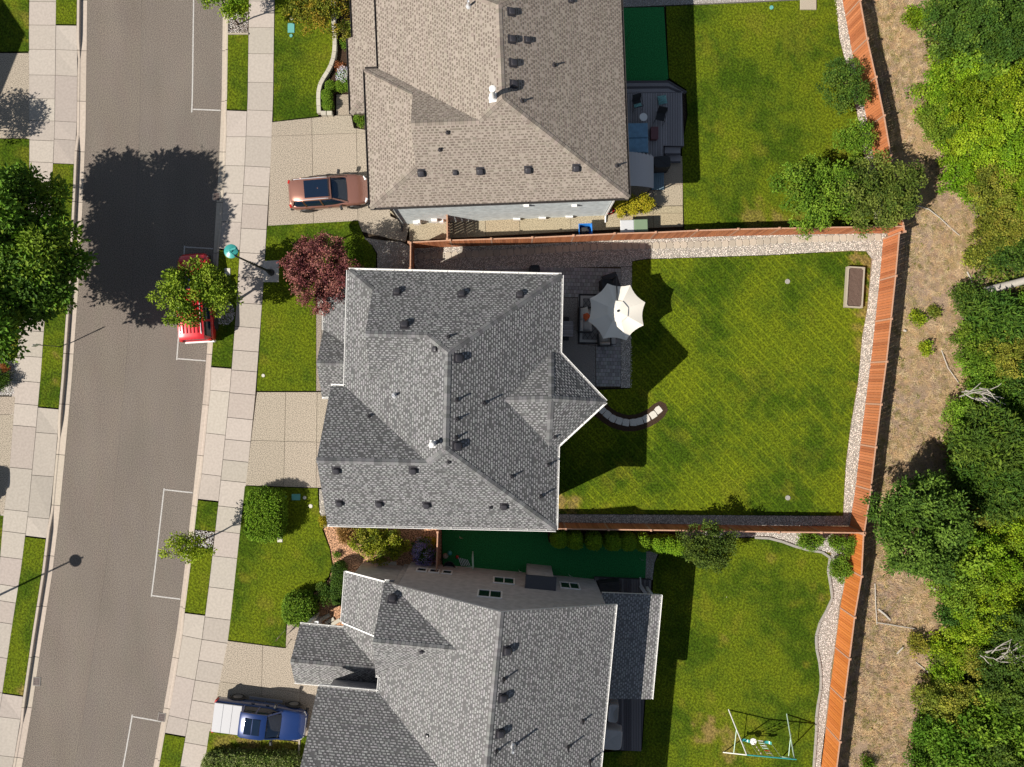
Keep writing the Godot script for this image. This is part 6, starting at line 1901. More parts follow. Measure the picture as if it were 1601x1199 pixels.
func deck(label: String, poly: PackedVector2Array, top: float, along_z: bool, mats: Array) -> Node3D:
	var t := thing("deck", label, "deck")
	var box := Rect2(poly[0], Vector2.ZERO)
	for p in poly: box = box.expand(p)
	var x := box.position.x if along_z else box.position.y
	var end := box.end.x if along_z else box.end.y
	while x < end:
		var r := PackedVector2Array([Vector2(x, box.position.y - 1), Vector2(x + 0.126, box.position.y - 1), Vector2(x + 0.126, box.end.y + 1), Vector2(x, box.end.y + 1)])
		if not along_z: r = PackedVector2Array([Vector2(box.position.x - 1, x), Vector2(box.end.x + 1, x), Vector2(box.end.x + 1, x + 0.126), Vector2(box.position.x - 1, x + 0.126)])
		for piece in Geometry2D.intersect_polygons(r, poly):
			var b := Builder.new()
			b.prism(piece, top - 0.035, top, 0.004)
			obj("deck_board", b, mats[rng.randi() % mats.size()], t)
		x += 0.146
	var s := Builder.new()
	for i in poly.size():
		var a := poly[i]
		var z := poly[(i + 1) % poly.size()]
		s.bar(v3(a, top - 0.13), v3(z, top - 0.13), 0.05, 0.24)
	s.prism(poly, 0.0, top - 0.06)
	obj("skirt", s, M.deck_dark, t)
	return t

func build_yard_one() -> void:
	var h := 0.55
	var d := deck("grey board deck with hot tub behind the tan-roofed house", outline([965, 146, 1066, 145, 1069, 228, 1037, 227.5, 1037, 247, 962, 247], h), h, true, M.deck)
	# the wide corner steps at the top and the two steps at the bottom
	for k in 2:
		var y := h - 0.18 * (k + 1)
		var e := 9.0 * (k + 1)
		var b := Builder.new()
		b.prism(outline([965, 146 - e, 1043 + 2, 146 - e - 0.5, 1066 - 9 + e * 0.9, 144.5, 965, 145.5], y), 0.0, y, 0.012)
		obj("step", b, M.deck[k], d)
		b = Builder.new()
		var p := line3([965, 146 - e, 1045, 145.5 - e, 1057 + e * 0.9, 144.5], y)
		for i in 2: b.bar(p[i] + Vector3(0, 0.0, 0), p[i + 1], 0.12, 0.05)
		obj("step_nosing", b, M.deck_dark, d)
	for k in 2:
		var y := h - 0.2 * (k + 1)
		var b := Builder.new()
		b.prism(outline([1039, 229 + k * 12.5, 1064, 229 + k * 12.5, 1064, 240 + k * 12.5, 1039, 240 + k * 12.5], y), 0.0, y, 0.012)
		obj("step", b, M.deck[k], d)
		b = Builder.new()
		b.bar(at(1039, 241 + k * 12.5, y), at(1064, 241 + k * 12.5, y), 0.09, 0.05)
		obj("step_nosing", b, M.deck_dark, d)
	# hot tub
	var c := at(985, 216, 1.4)
	var t := thing("hot_tub", "hot tub under a folding blue cover on the grey deck", "hot tub", Vector3(c.x, h, c.z), 0.02)
	var b := Builder.new()
	b.bevel_cube(Vector3(0, 0.38, 0), Vector3(2.0, 0.76, 1.7), 0.06)
	obj("tub", b, M.deck_dark, t)
	for s in [-1, 1]:
		b = Builder.new()
		b.bevel_cube(Vector3(0, 0.83, s * 0.43), Vector3(2.06, 0.12, 0.84), 0.035)
		obj("cover_half", b, M.blue_vinyl, t)
	# chairs
	for q in [[996, 161, 0.25, "dark metal chair with pale cushion, upper one on the grey deck"], [1033, 181, -0.2, "dark metal chair, lower one on the grey deck"]]:
		c = at(q[0], q[1], 1.0)
		t = thing("patio_chair", q[3], "chair", Vector3(c.x, h, c.z), q[2], "dark chairs on the grey deck")
		for s in [-1.0, 1.0]:
			b = Builder.new()
			b.tube([Vector3(s * 0.27, 0, 0.34), Vector3(s * 0.27, 0.62, 0.3), Vector3(s * 0.27, 0.64, -0.1), Vector3(s * 0.25, 0.9, -0.32)], [0.015, 0.016, 0.016, 0.015], 6)
			b.tube([Vector3(s * 0.25, 0, -0.34), Vector3(s * 0.25, 0.45, -0.2)], [0.015, 0.015], 6)
			obj("side_frame", b, M.steel_dark, t)
		b = Builder.new()
		b.bevel_cube(Vector3(0, 0.43, 0.02), Vector3(0.5, 0.05, 0.48), 0.02)
		obj("seat", b, M.black_cloth, t)
		b = Builder.new()
		b.box(Transform3D(Basis(Vector3.RIGHT, -0.3), Vector3(0, 0.72, -0.26)), Vector3(0.5, 0.52, 0.04))
		obj("backrest", b, M.black_cloth, t)
		if q[1] < 170: cushion(t, "seat_cushion", Vector3(0, 0.49, 0.14), Vector3(0.44, 0.1, 0.2), 0, 0, M.teal_cloth)
	t = thing("cushion", "turquoise patterned cushion lying on the grey deck", "cushion", at(1035, 157, h) + Vector3(0, 0.1, 0))
	cushion(t, "cover", Vector3.ZERO, Vector3(0.52, 0.2, 0.52), 0.2, 0, M.teal_cloth)
	c = at(1006, 183, 1.0)
	t = thing("side_table", "small round white side table between the dark chairs", "table", Vector3(c.x, h, c.z))
	b = Builder.new()
	b.lathe([Vector2(0.22, 0.44), Vector2(0.235, 0.455), Vector2(0.22, 0.47), Vector2(0.2, 0.462), Vector2(0.01, 0.462)], Transform3D.IDENTITY, 20)
	obj("table_top", b, M.white_trim, t, true)
	for k in 3:
		b = Builder.new()
		var a := TAU * k / 3.0
		b.tube([Vector3(cos(a) * 0.18, 0, sin(a) * 0.18), Vector3(cos(a) * 0.1, 0.45, sin(a) * 0.1)], [0.014, 0.014], 6)
		obj("leg", b, M.white_trim, t)
	b = Builder.new()
	b.bevel_cube(at(1021, 211, h) + Vector3(0, 0.17, 0), Vector3(0.4, 0.34, 0.68), 0.02)
	b.bevel_cube(at(1021, 211, h) + Vector3(0.02, 0.36, 0), Vector3(0.44, 0.04, 0.72), 0.01)
	tag(obj("tub_step", b, M.maroon), "maroon step box beside the blue tub cover", "step")
	c = at(1033, 256, 0.7)
	covered_lump("covered_grill", "black covered barbecue below the grey deck", "barbecue", Vector3(c.x, 0.0, c.z), Vector3(1.05, 1.15, 0.72), 0.05, M.black_cloth, 0.02)
	# curved grey canopy and planks
	t = thing("patio_cover", "grey arched canopy tucked beside the tan house's wall", "canopy", at(998, 277))
	b = Builder.new()
	for k in 8:
		var x0 := -1.1 + k * 0.22
		var y0 := 1.85 - 0.55 * pow((k) / 8.0, 2.5)
		var y1 := 1.85 - 0.55 * pow((k + 1) / 8.0, 2.5)
		b.quad(Vector3(x0, y0, -0.95), Vector3(x0 + 0.22, y1, -0.95 + 0.02 * k), Vector3(x0 + 0.22, y1, 0.98), Vector3(x0, y0, 0.98))
		b.quad(Vector3(x0, y0 - 0.03, 0.98), Vector3(x0 + 0.22, y1 - 0.03, 0.98), Vector3(x0 + 0.22, y1 - 0.03, -0.95 + 0.02 * k), Vector3(x0, y0 - 0.03, -0.95))
	b.smooth(0.8)
	obj("canopy", b, M.grey_canvas, t)
	for z in [-0.85, 0.88]:
		b = Builder.new()
		b.tube([Vector3(0.6, 0, z), Vector3(0.6, 1.28, z)], [0.03, 0.03], 7)
		obj("post", b, M.steel_dark, t)
	t = thing("plank_platform", "low blue-grey plank platform right of the arched canopy", "platform", at(1029, 283))
	for k in 7:
		b = Builder.new()
		b.bevel_cube(Vector3(-0.36 + k * 0.105, 0.1, 0), Vector3(0.096, 0.04, 1.1), 0.006)
		obj("plank", b, M.blue_wood, t)
	b = Builder.new()
	for z in [-0.5, 0.5]: b.cube(Vector3(-0.05, 0.04, z), Vector3(0.74, 0.08, 0.08))
	obj("bearers", b, M.deck_dark, t)
	# bins by the fence
	for q in [[915.5, 359, M.blue_plastic, "open blue recycling bin by the orange fence", true], [980.5, 354, M.grey_plastic, "grey lidded bin by the orange fence", false], [1002, 353, M.green_plastic, "dull green lidded bin beside the grey bin", false]]:
		c = at(q[0], q[1], 1.0)
		t = thing("wheelie_bin", q[3], "bin", Vector3(c.x, 0, c.z), 0.03)
		b = Builder.new()
		var rings := []
		for e in [[0.25, 0.03], [0.3, 0.5], [0.36, 0.98], [0.38, 1.0]]:
			var r := PackedVector3Array()
			for k in 16:
				var a := TAU * k / 16.0
				r.append(Vector3(signf(cos(a)) * pow(absf(cos(a)), 0.4) * e[0], e[1], signf(sin(a)) * pow(absf(sin(a)), 0.4) * e[0] * 0.9))
			rings.append(r)
		b.loft(rings, not q[4])
		obj("bin_body", b, q[2], t, true)
		if q[4]:
			b = Builder.new()
			b.bevel_cube(Vector3(-0.05, 0.82, 0.02), Vector3(0.42, 0.1, 0.4), 0.04)
			sphere_mesh(b, Vector3(0.1, 0.9, 0.05), 0.14)
			obj("contents", b, M.black_cloth, t)
			b = Builder.new()
			for e in [[0, -0.335, 0.78, 0.05], [0, 0.335, 0.78, 0.05], [-0.37, 0, 0.05, 0.7], [0.37, 0, 0.05, 0.7]]: b.bevel_cube(Vector3(e[0], 1.0, e[1]), Vector3(e[2], 0.05, e[3]), 0.015)
			obj("rim", b, q[2], t)
		else:
			b = Builder.new()
			b.bevel_cube(Vector3(0, 1.04, 0), Vector3(0.8, 0.08, 0.74), 0.035)
			b.tube([Vector3(-0.3, 1.04, 0.38), Vector3(0.3, 1.04, 0.38)], [0.022, 0.022], 6)
			obj("lid", b, q[2], t)
		for s in [-1.0, 1.0]: wheel_small(t, Vector3(s * 0.24, 0.1, 0.3))
	t = thing("hose_reel", "red garden hose coiled by the gold shrubs", "hose", at(953, 329) + Vector3(0, 0.05, 0))
	b = Builder.new()
	for k in 3:
		var pts := []
		var rad := []
		for i in 19:
			var a := TAU * i / 18.0
			pts.append(Vector3(cos(a) * (0.2 + k * 0.03), 0.05 + k * 0.03, sin(a) * (0.2 + k * 0.03)))
			rad.append(0.018)
		b.tube(pts, rad, 5)
	obj("hose", b, M.lamp_red, t)
	b = Builder.new()
	b.bevel_cube(at(1263, 4) + Vector3(0, 0.06, 0), Vector3(0.95, 0.09, 0.9), 0.02)
	tag(obj("wood_mat", b, M.old_wood), "pale square wooden mat at the top of the upper lawn", "mat")
	t = thing("golf_flag", "thin dark flag stick on the upper putting green", "flag", at(980, 61))
	b = Builder.new()
	b.tube([Vector3(0, 0.02, 0), Vector3(0.05, 1.0, 0)], [0.012, 0.01], 5)
	obj("pole", b, M.steel_dark, t)

func wheel_small(parent: Node, p: Vector3) -> void:
	var b := Builder.new()
	b.lathe([Vector2(0.03, -0.03), Vector2(0.1, -0.03), Vector2(0.1, 0.03), Vector2(0.03, 0.03)], Transform3D(Basis(Vector3.FORWARD, PI / 2), p), 12)
	obj("wheel", b, M.tyre, parent)

func build_yard_two() -> void:
	stone_path()
	# raised bed
	var t := thing("raised_bed", "pale timber raised bed of bare soil in the mown lawn's corner", "raised bed", at(1333, 450), -0.06)
	for q in [[-0.47, 0, 0.05, 2.4], [0.47, 0, 0.05, 2.4], [0, -1.175, 0.89, 0.05], [0, 1.175, 0.89, 0.05]]:
		var b := Builder.new()
		b.bevel_cube(Vector3(q[0], 0.17, q[1]), Vector3(q[2], 0.34, q[3]), 0.008)
		obj("side_board", b, M.old_wood, t)
		b = Builder.new()
		b.bevel_cube(Vector3(q[0] * 0.985, 0.352, q[1] * 0.99), Vector3(maxf(q[2], 0.085), 0.024, maxf(q[3], 0.085)), 0.006)
		obj("cap_board", b, M.old_wood, t)
	for q in [[-0.4, -1.1], [0.4, -1.1], [-0.4, 1.1], [0.4, 1.1]]:
		var b := Builder.new()
		b.cube(Vector3(q[0], 0.17, q[1]), Vector3(0.08, 0.36, 0.08))
		obj("corner_post", b, M.old_wood, t)
	var soil := Builder.new()
	for i in 9:
		for j in 23:
			var p := []
			for e in [[0, 0], [1, 0], [1, 1], [0, 1]]:
				var x: float = -0.45 + (i + e[0]) * 0.1
				var z: float = -1.15 + (j + e[1]) * 0.1
				p.append(Vector3(x, 0.27 + 0.05 * fine.get_noise_2d(x * 60, z * 60), z))
			soil.quad(p[0], p[1], p[2], p[3])
	obj("soil", soil, M.garden_soil, t, true)
	# cantilever umbrella
	var c := at(965, 487, 2.55)
	t = thing("patio_umbrella", "big octagonal cream patio umbrella beside the charcoal roof", "umbrella", Vector3(c.x, 0, c.z), 0.32)
	var R := 1.68
	for k in 8:
		var b := Builder.new()
		var n := 5
		var f := func(r: float, s: float) -> Vector3:      # r: out from the hub, s: across the panel
			var a0 := TAU * k / 8.0
			var a1 := TAU * (k + 1) / 8.0
			var p0 := Vector3(cos(a0), 0, sin(a0))
			var p1 := Vector3(cos(a1), 0, sin(a1))
			var dip := 4.0 * s * (1.0 - s)
			var p := p0.lerp(p1, s) * R * r * (1.0 - 0.075 * dip * r)
			return p + Vector3(0, 2.78 - 0.42 * pow(r, 1.25) - 0.035 * dip * r, 0)
		for i in 7:
			for j in n:
				var r0 := lerpf(0.3, 1.0, i / 7.0)
				var r1 := lerpf(0.3, 1.0, (i + 1) / 7.0)
				b.quad(f.call(r0, float(j) / n), f.call(r0, (j + 1.0) / n), f.call(r1, (j + 1.0) / n), f.call(r1, float(j) / n))
		for j in n:
			b.quad(f.call(1.0, float(j) / n), f.call(1.0, (j + 1.0) / n), f.call(1.0, (j + 1.0) / n) - Vector3(0, 0.06, 0), f.call(1.0, float(j) / n) - Vector3(0, 0.06, 0))
		obj("canopy_panel", b, M.canvas, t, true)
		b = Builder.new()
		for i in 3:
			var r0 := lerpf(0.02, 0.37, i / 3.0)
			var r1 := lerpf(0.02, 0.37, (i + 1) / 3.0)
			b.quad(f.call(r0, 0.0) + Vector3(0, 0.05, 0), f.call(r0, 1.0) + Vector3(0, 0.05, 0), f.call(r1, 1.0) + Vector3(0, 0.05, 0), f.call(r1, 0.0) + Vector3(0, 0.05, 0))
		obj("vent_panel", b, M.canvas, t)
		b = Builder.new()
		b.bar(f.call(0.03, 0.0) - Vector3(0, 0.03, 0), f.call(0.99, 0.0) - Vector3(0, 0.03, 0), 0.025, 0.03)
		obj("rib", b, M.steel_dark, t)
	var b := Builder.new()
	sphere_mesh(b, Vector3(0, 2.86, 0), 0.07)
	obj("finial", b, M.steel_dark, t)
	b = Builder.new()
	var pole := Vector3(at(955, 440).x, 0, at(955, 440).z) - t.position
	pole = pole.rotated(Vector3.UP, -0.32)
	b.tube([pole, pole + Vector3(0, 1.6, 0), pole + Vector3(0, 2.5, 0)], [0.05, 0.05, 0.045], 8)
	obj("pole", b, M.steel_dark, t, true)
	b = Builder.new()
	b.tube([pole + Vector3(0, 2.3, 0), (pole + Vector3(0, 2.62, 0)).lerp(Vector3(0, 2.6, 0), 0.5), Vector3(0, 2.66, 0)], [0.035, 0.035, 0.03], 7)
	obj("arm", b, M.steel_dark, t)
	b = Builder.new()
	b.bevel_cube(pole + Vector3(0, 0.06, 0), Vector3(0.9, 0.1, 0.9), 0.03)
	obj("base", b, M.black_plastic, t)
	c = at(949, 446, 0.5)
	covered_lump("covered_chair", "black covered chair above the umbrella on the patio", "covered chair", Vector3(c.x, 0, c.z), Vector3(0.78, 0.85, 0.78), 0.1, M.black_cloth, 0.15)
	c = at(836, 421, 0.9)
	covered_lump("covered_grill", "black covered grill at the charcoal house's back wall", "barbecue", Vector3(c.x, 0, c.z), Vector3(0.62, 1.05, 0.5), 0.0, M.black_cloth, 0.05)
	# rug with a lattice
	t = thing("outdoor_rug", "dark-bordered lattice rug under the patio seating", "rug", at(934, 499), -0.02)
	b = Builder.new()
	b.bevel_cube(Vector3(0, 0.019, 0), Vector3(2.25, 0.012, 2.95), 0.004)
	obj("rug_border", b, M.black_cloth, t)
	b = Builder.new()
	b.bevel_cube(Vector3(0, 0.028, 0), Vector3(2.05, 0.006, 2.75), 0.002)
	obj("rug_field", b, M.cushion, t)
	b = Builder.new()
	b.bevel_cube(Vector3(0, 0.0325, 0), Vector3(1.75, 0.003, 2.45), 0.001)
	obj("rug_lattice_ground", b, M.rug_grey, t)
	b = Builder.new()
	for i in range(-8, 9):
		for s in [-1.0, 1.0]:
			var a := Vector2(i * 0.28 - s * 0.9, -1.2)
			var e := Vector2(i * 0.28 + s * 0.9, 1.2)
			var clip := Geometry2D.intersect_polyline_with_polygon(PackedVector2Array([a, e]), PackedVector2Array([Vector2(-0.87, -1.2), Vector2(0.87, -1.2), Vector2(0.87, 1.2), Vector2(-0.87, 1.2)]))
			for p in clip:
				if p.size() > 1: b.bar(v3(p[0], 0.035), v3(p[p.size() - 1], 0.035), 0.022, 0.002)
	obj("rug_lattice", b, M.black_cloth, t)
	# sofa, armchair, tables
	c = at(915, 500, 0.4)
	t = thing("patio_sofa", "grey cushioned patio sofa with orange and cream pillows", "sofa", Vector3(c.x, 0.02, c.z), -0.02)
	b = Builder.new()
	b.bevel_cube(Vector3(0, 0.2, 0), Vector3(0.78, 0.06, 1.5), 0.01)
	for z in [-0.72, 0.72]: b.cube(Vector3(0, 0.3, z), Vector3(0.76, 0.6, 0.06))
	b.cube(Vector3(-0.36, 0.4, 0), Vector3(0.06, 0.75, 1.5))
	obj("sofa_frame", b, M.black_plastic, t)
	for z in [-0.34, 0.34]:
		cushion(t, "seat_cushion", Vector3(0.06, 0.34, z), Vector3(0.68, 0.22, 0.7), 0, 0, M.cushion)
		cushion(t, "back_cushion", Vector3(-0.26, 0.6, z), Vector3(0.24, 0.3, 0.68), 0, 0, M.cushion)
	cushion(t, "orange_pillow", Vector3(0.04, 0.52, -0.2), Vector3(0.42, 0.16, 0.42), 0.7, 0.3, M.orange_cloth)
	cushion(t, "cream_pillow", Vector3(-0.05, 0.58, -0.5), Vector3(0.42, 0.16, 0.42), 0.3, 0.3, M.cream_cloth)
	c = at(945, 531, 0.4)
	t = thing("patio_armchair", "grey cushioned armchair under the umbrella's lower edge", "armchair", Vector3(c.x, 0.02, c.z), PI + 0.05)
	b = Builder.new()
	b.bevel_cube(Vector3(0, 0.2, 0), Vector3(0.72, 0.06, 0.72), 0.01)
	for x in [-0.36, 0.36]: b.cube(Vector3(x, 0.3, 0), Vector3(0.05, 0.6, 0.74))
	b.cube(Vector3(0, 0.4, -0.36), Vector3(0.74, 0.72, 0.05))
	obj("chair_frame", b, M.black_plastic, t)
	cushion(t, "seat_cushion", Vector3(0, 0.34, 0.05), Vector3(0.64, 0.2, 0.66), 0, 0, M.cushion)
	cushion(t, "back_cushion", Vector3(0, 0.58, -0.26), Vector3(0.6, 0.3, 0.22), 0, 0, M.cushion)
	c = at(957, 531, 0.4)
	t = thing("side_table", "small dark side table beside the grey armchair", "table", Vector3(c.x, 0.02, c.z))
	b = Builder.new()
	b.bevel_cube(Vector3(0, 0.42, 0), Vector3(0.42, 0.03, 0.5), 0.008)
	obj("table_top", b, M.cushion, t)
	for x in [-0.18, 0.18]:
		for z in [-0.22, 0.22]:
			b = Builder.new()
			b.cube(Vector3(x, 0.2, z), Vector3(0.035, 0.4, 0.035))
			obj("leg", b, M.black_plastic, t)
	c = at(884, 514, 0.7)
	t = thing("patio_table", "shaded grey slat table half under the charcoal eave", "table", Vector3(c.x, 0, c.z))
	for k in 9:
		b = Builder.new()
		b.bevel_cube(Vector3(0, 0.72, -0.4 + k * 0.1), Vector3(0.9, 0.025, 0.085), 0.005)
		obj("slat", b, M.deck[k % 3], t)
	for x in [-0.38, 0.38]:
		for z in [-0.36, 0.36]:
			b = Builder.new()
			b.cube(Vector3(x, 0.36, z), Vector3(0.05, 0.7, 0.05))
			obj("leg", b, M.black_plastic, t)
	for q in [[884, 499, "above"], [884, 528, "below"]]:
		c = at(q[0], q[1], 0.6)
		t = thing("patio_stool", "black patio stool %s the shaded slat table" % q[2], "stool", Vector3(c.x, 0, c.z))
		b = Builder.new()
		b.bevel_cube(Vector3(0, 0.45, 0), Vector3(0.42, 0.06, 0.3), 0.02)
		obj("seat", b, M.black_cloth, t)
		b = Builder.new()
		for x in [-0.17, 0.17]: b.bar(Vector3(x, 0, -0.12), Vector3(x, 0.44, 0.1), 0.03, 0.03)
		obj("legs", b, M.black_plastic, t)

func build_yard_three() -> void:
	# deck under the patio cover and the lower deck
	deck("dark board deck under the grey house's patio cover", outline([930, 903, 1018, 907, 1002, 1174, 925, 1170], 0.3), 0.3, true, [M.deck_dark, M.deck_dark2])
	var c := at(958, 1112, 0.7)
	covered_lump("covered_chair", "grey covered chair on the dark deck below the patio cover", "covered chair", Vector3(c.x, 0.3, c.z), Vector3(0.62, 0.7, 1.15), -0.1, M.grey_cloth, 0.25)
	c = at(952, 1152, 0.7)
	covered_lump("covered_table", "large grey covered table at the dark deck's lower end", "covered table", Vector3(c.x, 0.3, c.z), Vector3(1.5, 0.75, 1.25), -0.1, M.grey_cloth, 0.06)
	c = at(952, 915, 0.6)
	covered_lump("covered_grill", "black covered grill in the shade above the patio cover", "barbecue", Vector3(c.x, 0.3, c.z), Vector3(1.3, 0.75, 0.6), 0.1, M.black_cloth, 0.1)
	var b := Builder.new()
	b.bar(at(1001, 903, 1.0), at(1002, 918, 0.6), 0.08, 0.08)
	b.bar(at(1001, 915, 0.6), at(1011, 930, 0.4), 0.2, 0.06)
	tag(obj("downspout_end", b, M.grey_cloth), "grey drain pipe end beside the covered grill", "pipe")
	# putting green things
	for q in [[719, 838, "above the toy heap"], [811, 890, "near the shrub row's dark end"], [944, 838, "by the round shrubs"], [889, 897, "beside the flue chase"], [1000, 872, "at the green's right end"]]:
		var t := thing("golf_flag", "small white putting flag " + q[2], "flag", at(q[0], q[1]), 0.0, "putting flags")
		b = Builder.new()
		b.tube([Vector3.ZERO, Vector3(0.02, 0.55, 0)], [0.008, 0.007], 5)
		obj("pole", b, M.white_trim, t)
		b = Builder.new()
		b.tri(Vector3(0.02, 0.55, 0), Vector3(0.22, 0.47, 0.05), Vector3(0.02, 0.4, 0))
		b.tri(Vector3(0.02, 0.55, 0.004), Vector3(0.02, 0.4, 0.004), Vector3(0.22, 0.47, 0.054))
		obj("flag", b, M.white_trim, t)
	var heap := [[697, 868, 0.17, "tan ball"], [704, 862, 0.15, "teal ball"], [715, 870, 0.1, "red ball"]]
	var cols := [M.old_wood, M.teal, M.lamp_red]
	for i in 3:
		b = Builder.new()
		sphere_mesh(b, at(heap[i][0], heap[i][1]) + Vector3(0, heap[i][2] + (0.25 if i == 1 else 0.0), 0), heap[i][2])
		tag(obj("ball", b, cols[i], self, true), heap[i][3] + " in the toy heap beside the short fence", "ball")
	var t := thing("net_basket", "dark wire basket in the toy heap by the grey wall", "basket", at(703, 884))
	b = Builder.new()
	b.lathe([Vector2(0.24, 0.0), Vector2(0.36, 0.45), Vector2(0.33, 0.46), Vector2(0.2, 0.1), Vector2(0.01, 0.1)], Transform3D.IDENTITY, 16)
	obj("basket", b, M.black_plastic, t, true)
	t = thing("soccer_goal", "small pale green goal frame by the toy heap", "goal", at(728, 876), 0.05)
	b = Builder.new()
	for q in [[Vector3(-0.5, 0.02, 0.4), Vector3(0.45, 0.02, 0.4)], [Vector3(0.45, 0.02, 0.4), Vector3(0.45, 0.02, -0.5)], [Vector3(0.45, 0.02, -0.5), Vector3(0.45, 0.75, -0.3)], [Vector3(-0.5, 0.02, 0.4), Vector3(-0.5, 0.75, 0.2)], [Vector3(0.45, 0.75, -0.3), Vector3(0.45, 0.75, 0.35)], [Vector3(0.45, 0.75, 0.35), Vector3(0.45, 0.02, 0.4)]]: b.tube([q[0], q[1]], [0.03, 0.03], 6)
	obj("goal_frame", b, M.pale_green, t)
	b = Builder.new()
	for k in 6: b.bar(Vector3(-0.4 + k * 0.1, 0.05, -0.2 + 0.03 * k), Vector3(-0.25 + k * 0.1, 0.08, 0.3), 0.03, 0.03)
	obj("clubs", b, M.galvanised, t)
	# air unit, stones, flag by the round shrub
	t = thing("air_unit", "pale air conditioning cabinet above the porch roof", "air conditioner", at(492, 973), -0.1)
	b = Builder.new()
	b.bevel_cube(Vector3(0, 0.4, 0), Vector3(0.85, 0.8, 0.75), 0.03)
	obj("cabinet", b, M.galvanised, t)
	b = Builder.new()
	b.bevel_cube(Vector3(0.02, 0.81, 0), Vector3(0.62, 0.03, 0.55), 0.01)
	obj("fan_grille", b, M.steel_dark, t)
	for q in [[508, 965, 0.7, 0.22, 0.5, "long flat"], [516, 970, 0.6, 0.2, 0.5, "middle flat"], [524, 973, 0.75, 0.22, 0.55, "lowest flat"]]:
		b = Builder.new()
		b.bevel_cube(Vector3(0, 0.05, 0), Vector3(q[2], 0.1, q[3]), 0.02, q[4])
		var o := obj("garden_stone", b, M.wall_stone[0])
		o.position = at(q[0], q[1])
		tag(o, q[5] + " tan stone beside the air conditioning cabinet", "stone")
	t = thing("garden_flag", "small red, white and blue flag on the lawn's lower corner", "flag", at(446, 985))
	b = Builder.new()
	b.tube([Vector3.ZERO, Vector3(-0.12, 1.1, 0.1)], [0.012, 0.01], 5)
	obj("staff", b, M.white_trim, t)
	for k in 5:                                            # stripes of the draped cloth
		b = Builder.new()
		var y := 1.08 - k * 0.09
		b.quad(Vector3(-0.12 + k * 0.01, y, 0.1), Vector3(-0.36, y - 0.14, 0.36 + k * 0.03), Vector3(-0.36 - 0.01, y - 0.23, 0.38 + k * 0.03), Vector3(-0.11 + k * 0.01, y - 0.09, 0.1))
		obj("stripe", b, M.flag_red if k % 2 == 0 else M.white_trim, t)
	b = Builder.new()
	b.quad(Vector3(-0.115, 1.1, 0.112), Vector3(-0.22, 1.04, 0.22), Vector3(-0.21, 0.84, 0.23), Vector3(-0.105, 0.9, 0.115))
	obj("canton", b, M.flag_blue, t)
	# white electric box by the grey house, edging
	b = Builder.new()
	b.bevel_cube(at(573, 886) + Vector3(0, 0.35, 0), Vector3(0.55, 0.7, 0.35), 0.02)
	tag(obj("utility_cabinet", b, M.white_trim), "small white cabinet below the wide yellow-green shrub", "cabinet")
	b = Builder.new()
	b.col = Color(0.6, 0.56, 0.48)
	b.prism(outline([585, 898, 590, 882, 603, 878, 620, 878, 620, 905]), -0.03, 0.04, 0.01)
	tag(obj("entry_slab", b, M.concrete), "pale concrete slab beside the small white cabinet", "slab")
	b = Builder.new()
	b.bar(at(468.5, 1150, 0.02), at(464, 1260, 0.02), 0.1, 0.1)
	tag(obj("edging_strip", b, M.old_wood), "thin pale edging strip beside the blue pickup's nose", "edging")
	# kerb stones between lawn and gravel
	t = thing("lawn_edging", "curving concrete edging between swing lawn and gravel", "edging")
	var curve := Curve2D.new()
	for p in [[1180, 840], [1202, 841], [1225, 847], [1240, 853], [1253, 857], [1270, 861], [1299, 864.5], [1294, 887], [1296, 907], [1302, 925], [1300, 943], [1289, 958.5], [1279, 978], [1274, 1003], [1282, 1040], [1284, 1065], [1282, 1085], [1276, 1112], [1276, 1145], [1272, 1197], [1269, 1250]]: curve.add_point(at2(p[0], p[1]))
	var n := int(curve.get_baked_length() / 0.8)
	for i in n:
		var a := curve.sample_baked(curve.get_baked_length() * (i + 0.005) / n)
		var z := curve.sample_baked(curve.get_baked_length() * (i + 0.995) / n)
		b = Builder.new()
		b.bevel_cube(v3((a + z) / 2.0, 0.03), Vector3((z - a).length(), 0.1, 0.15), 0.015, -atan2((z - a).y, (z - a).x))
		obj("edging_block", b, M.edging, t)
	swing_set()

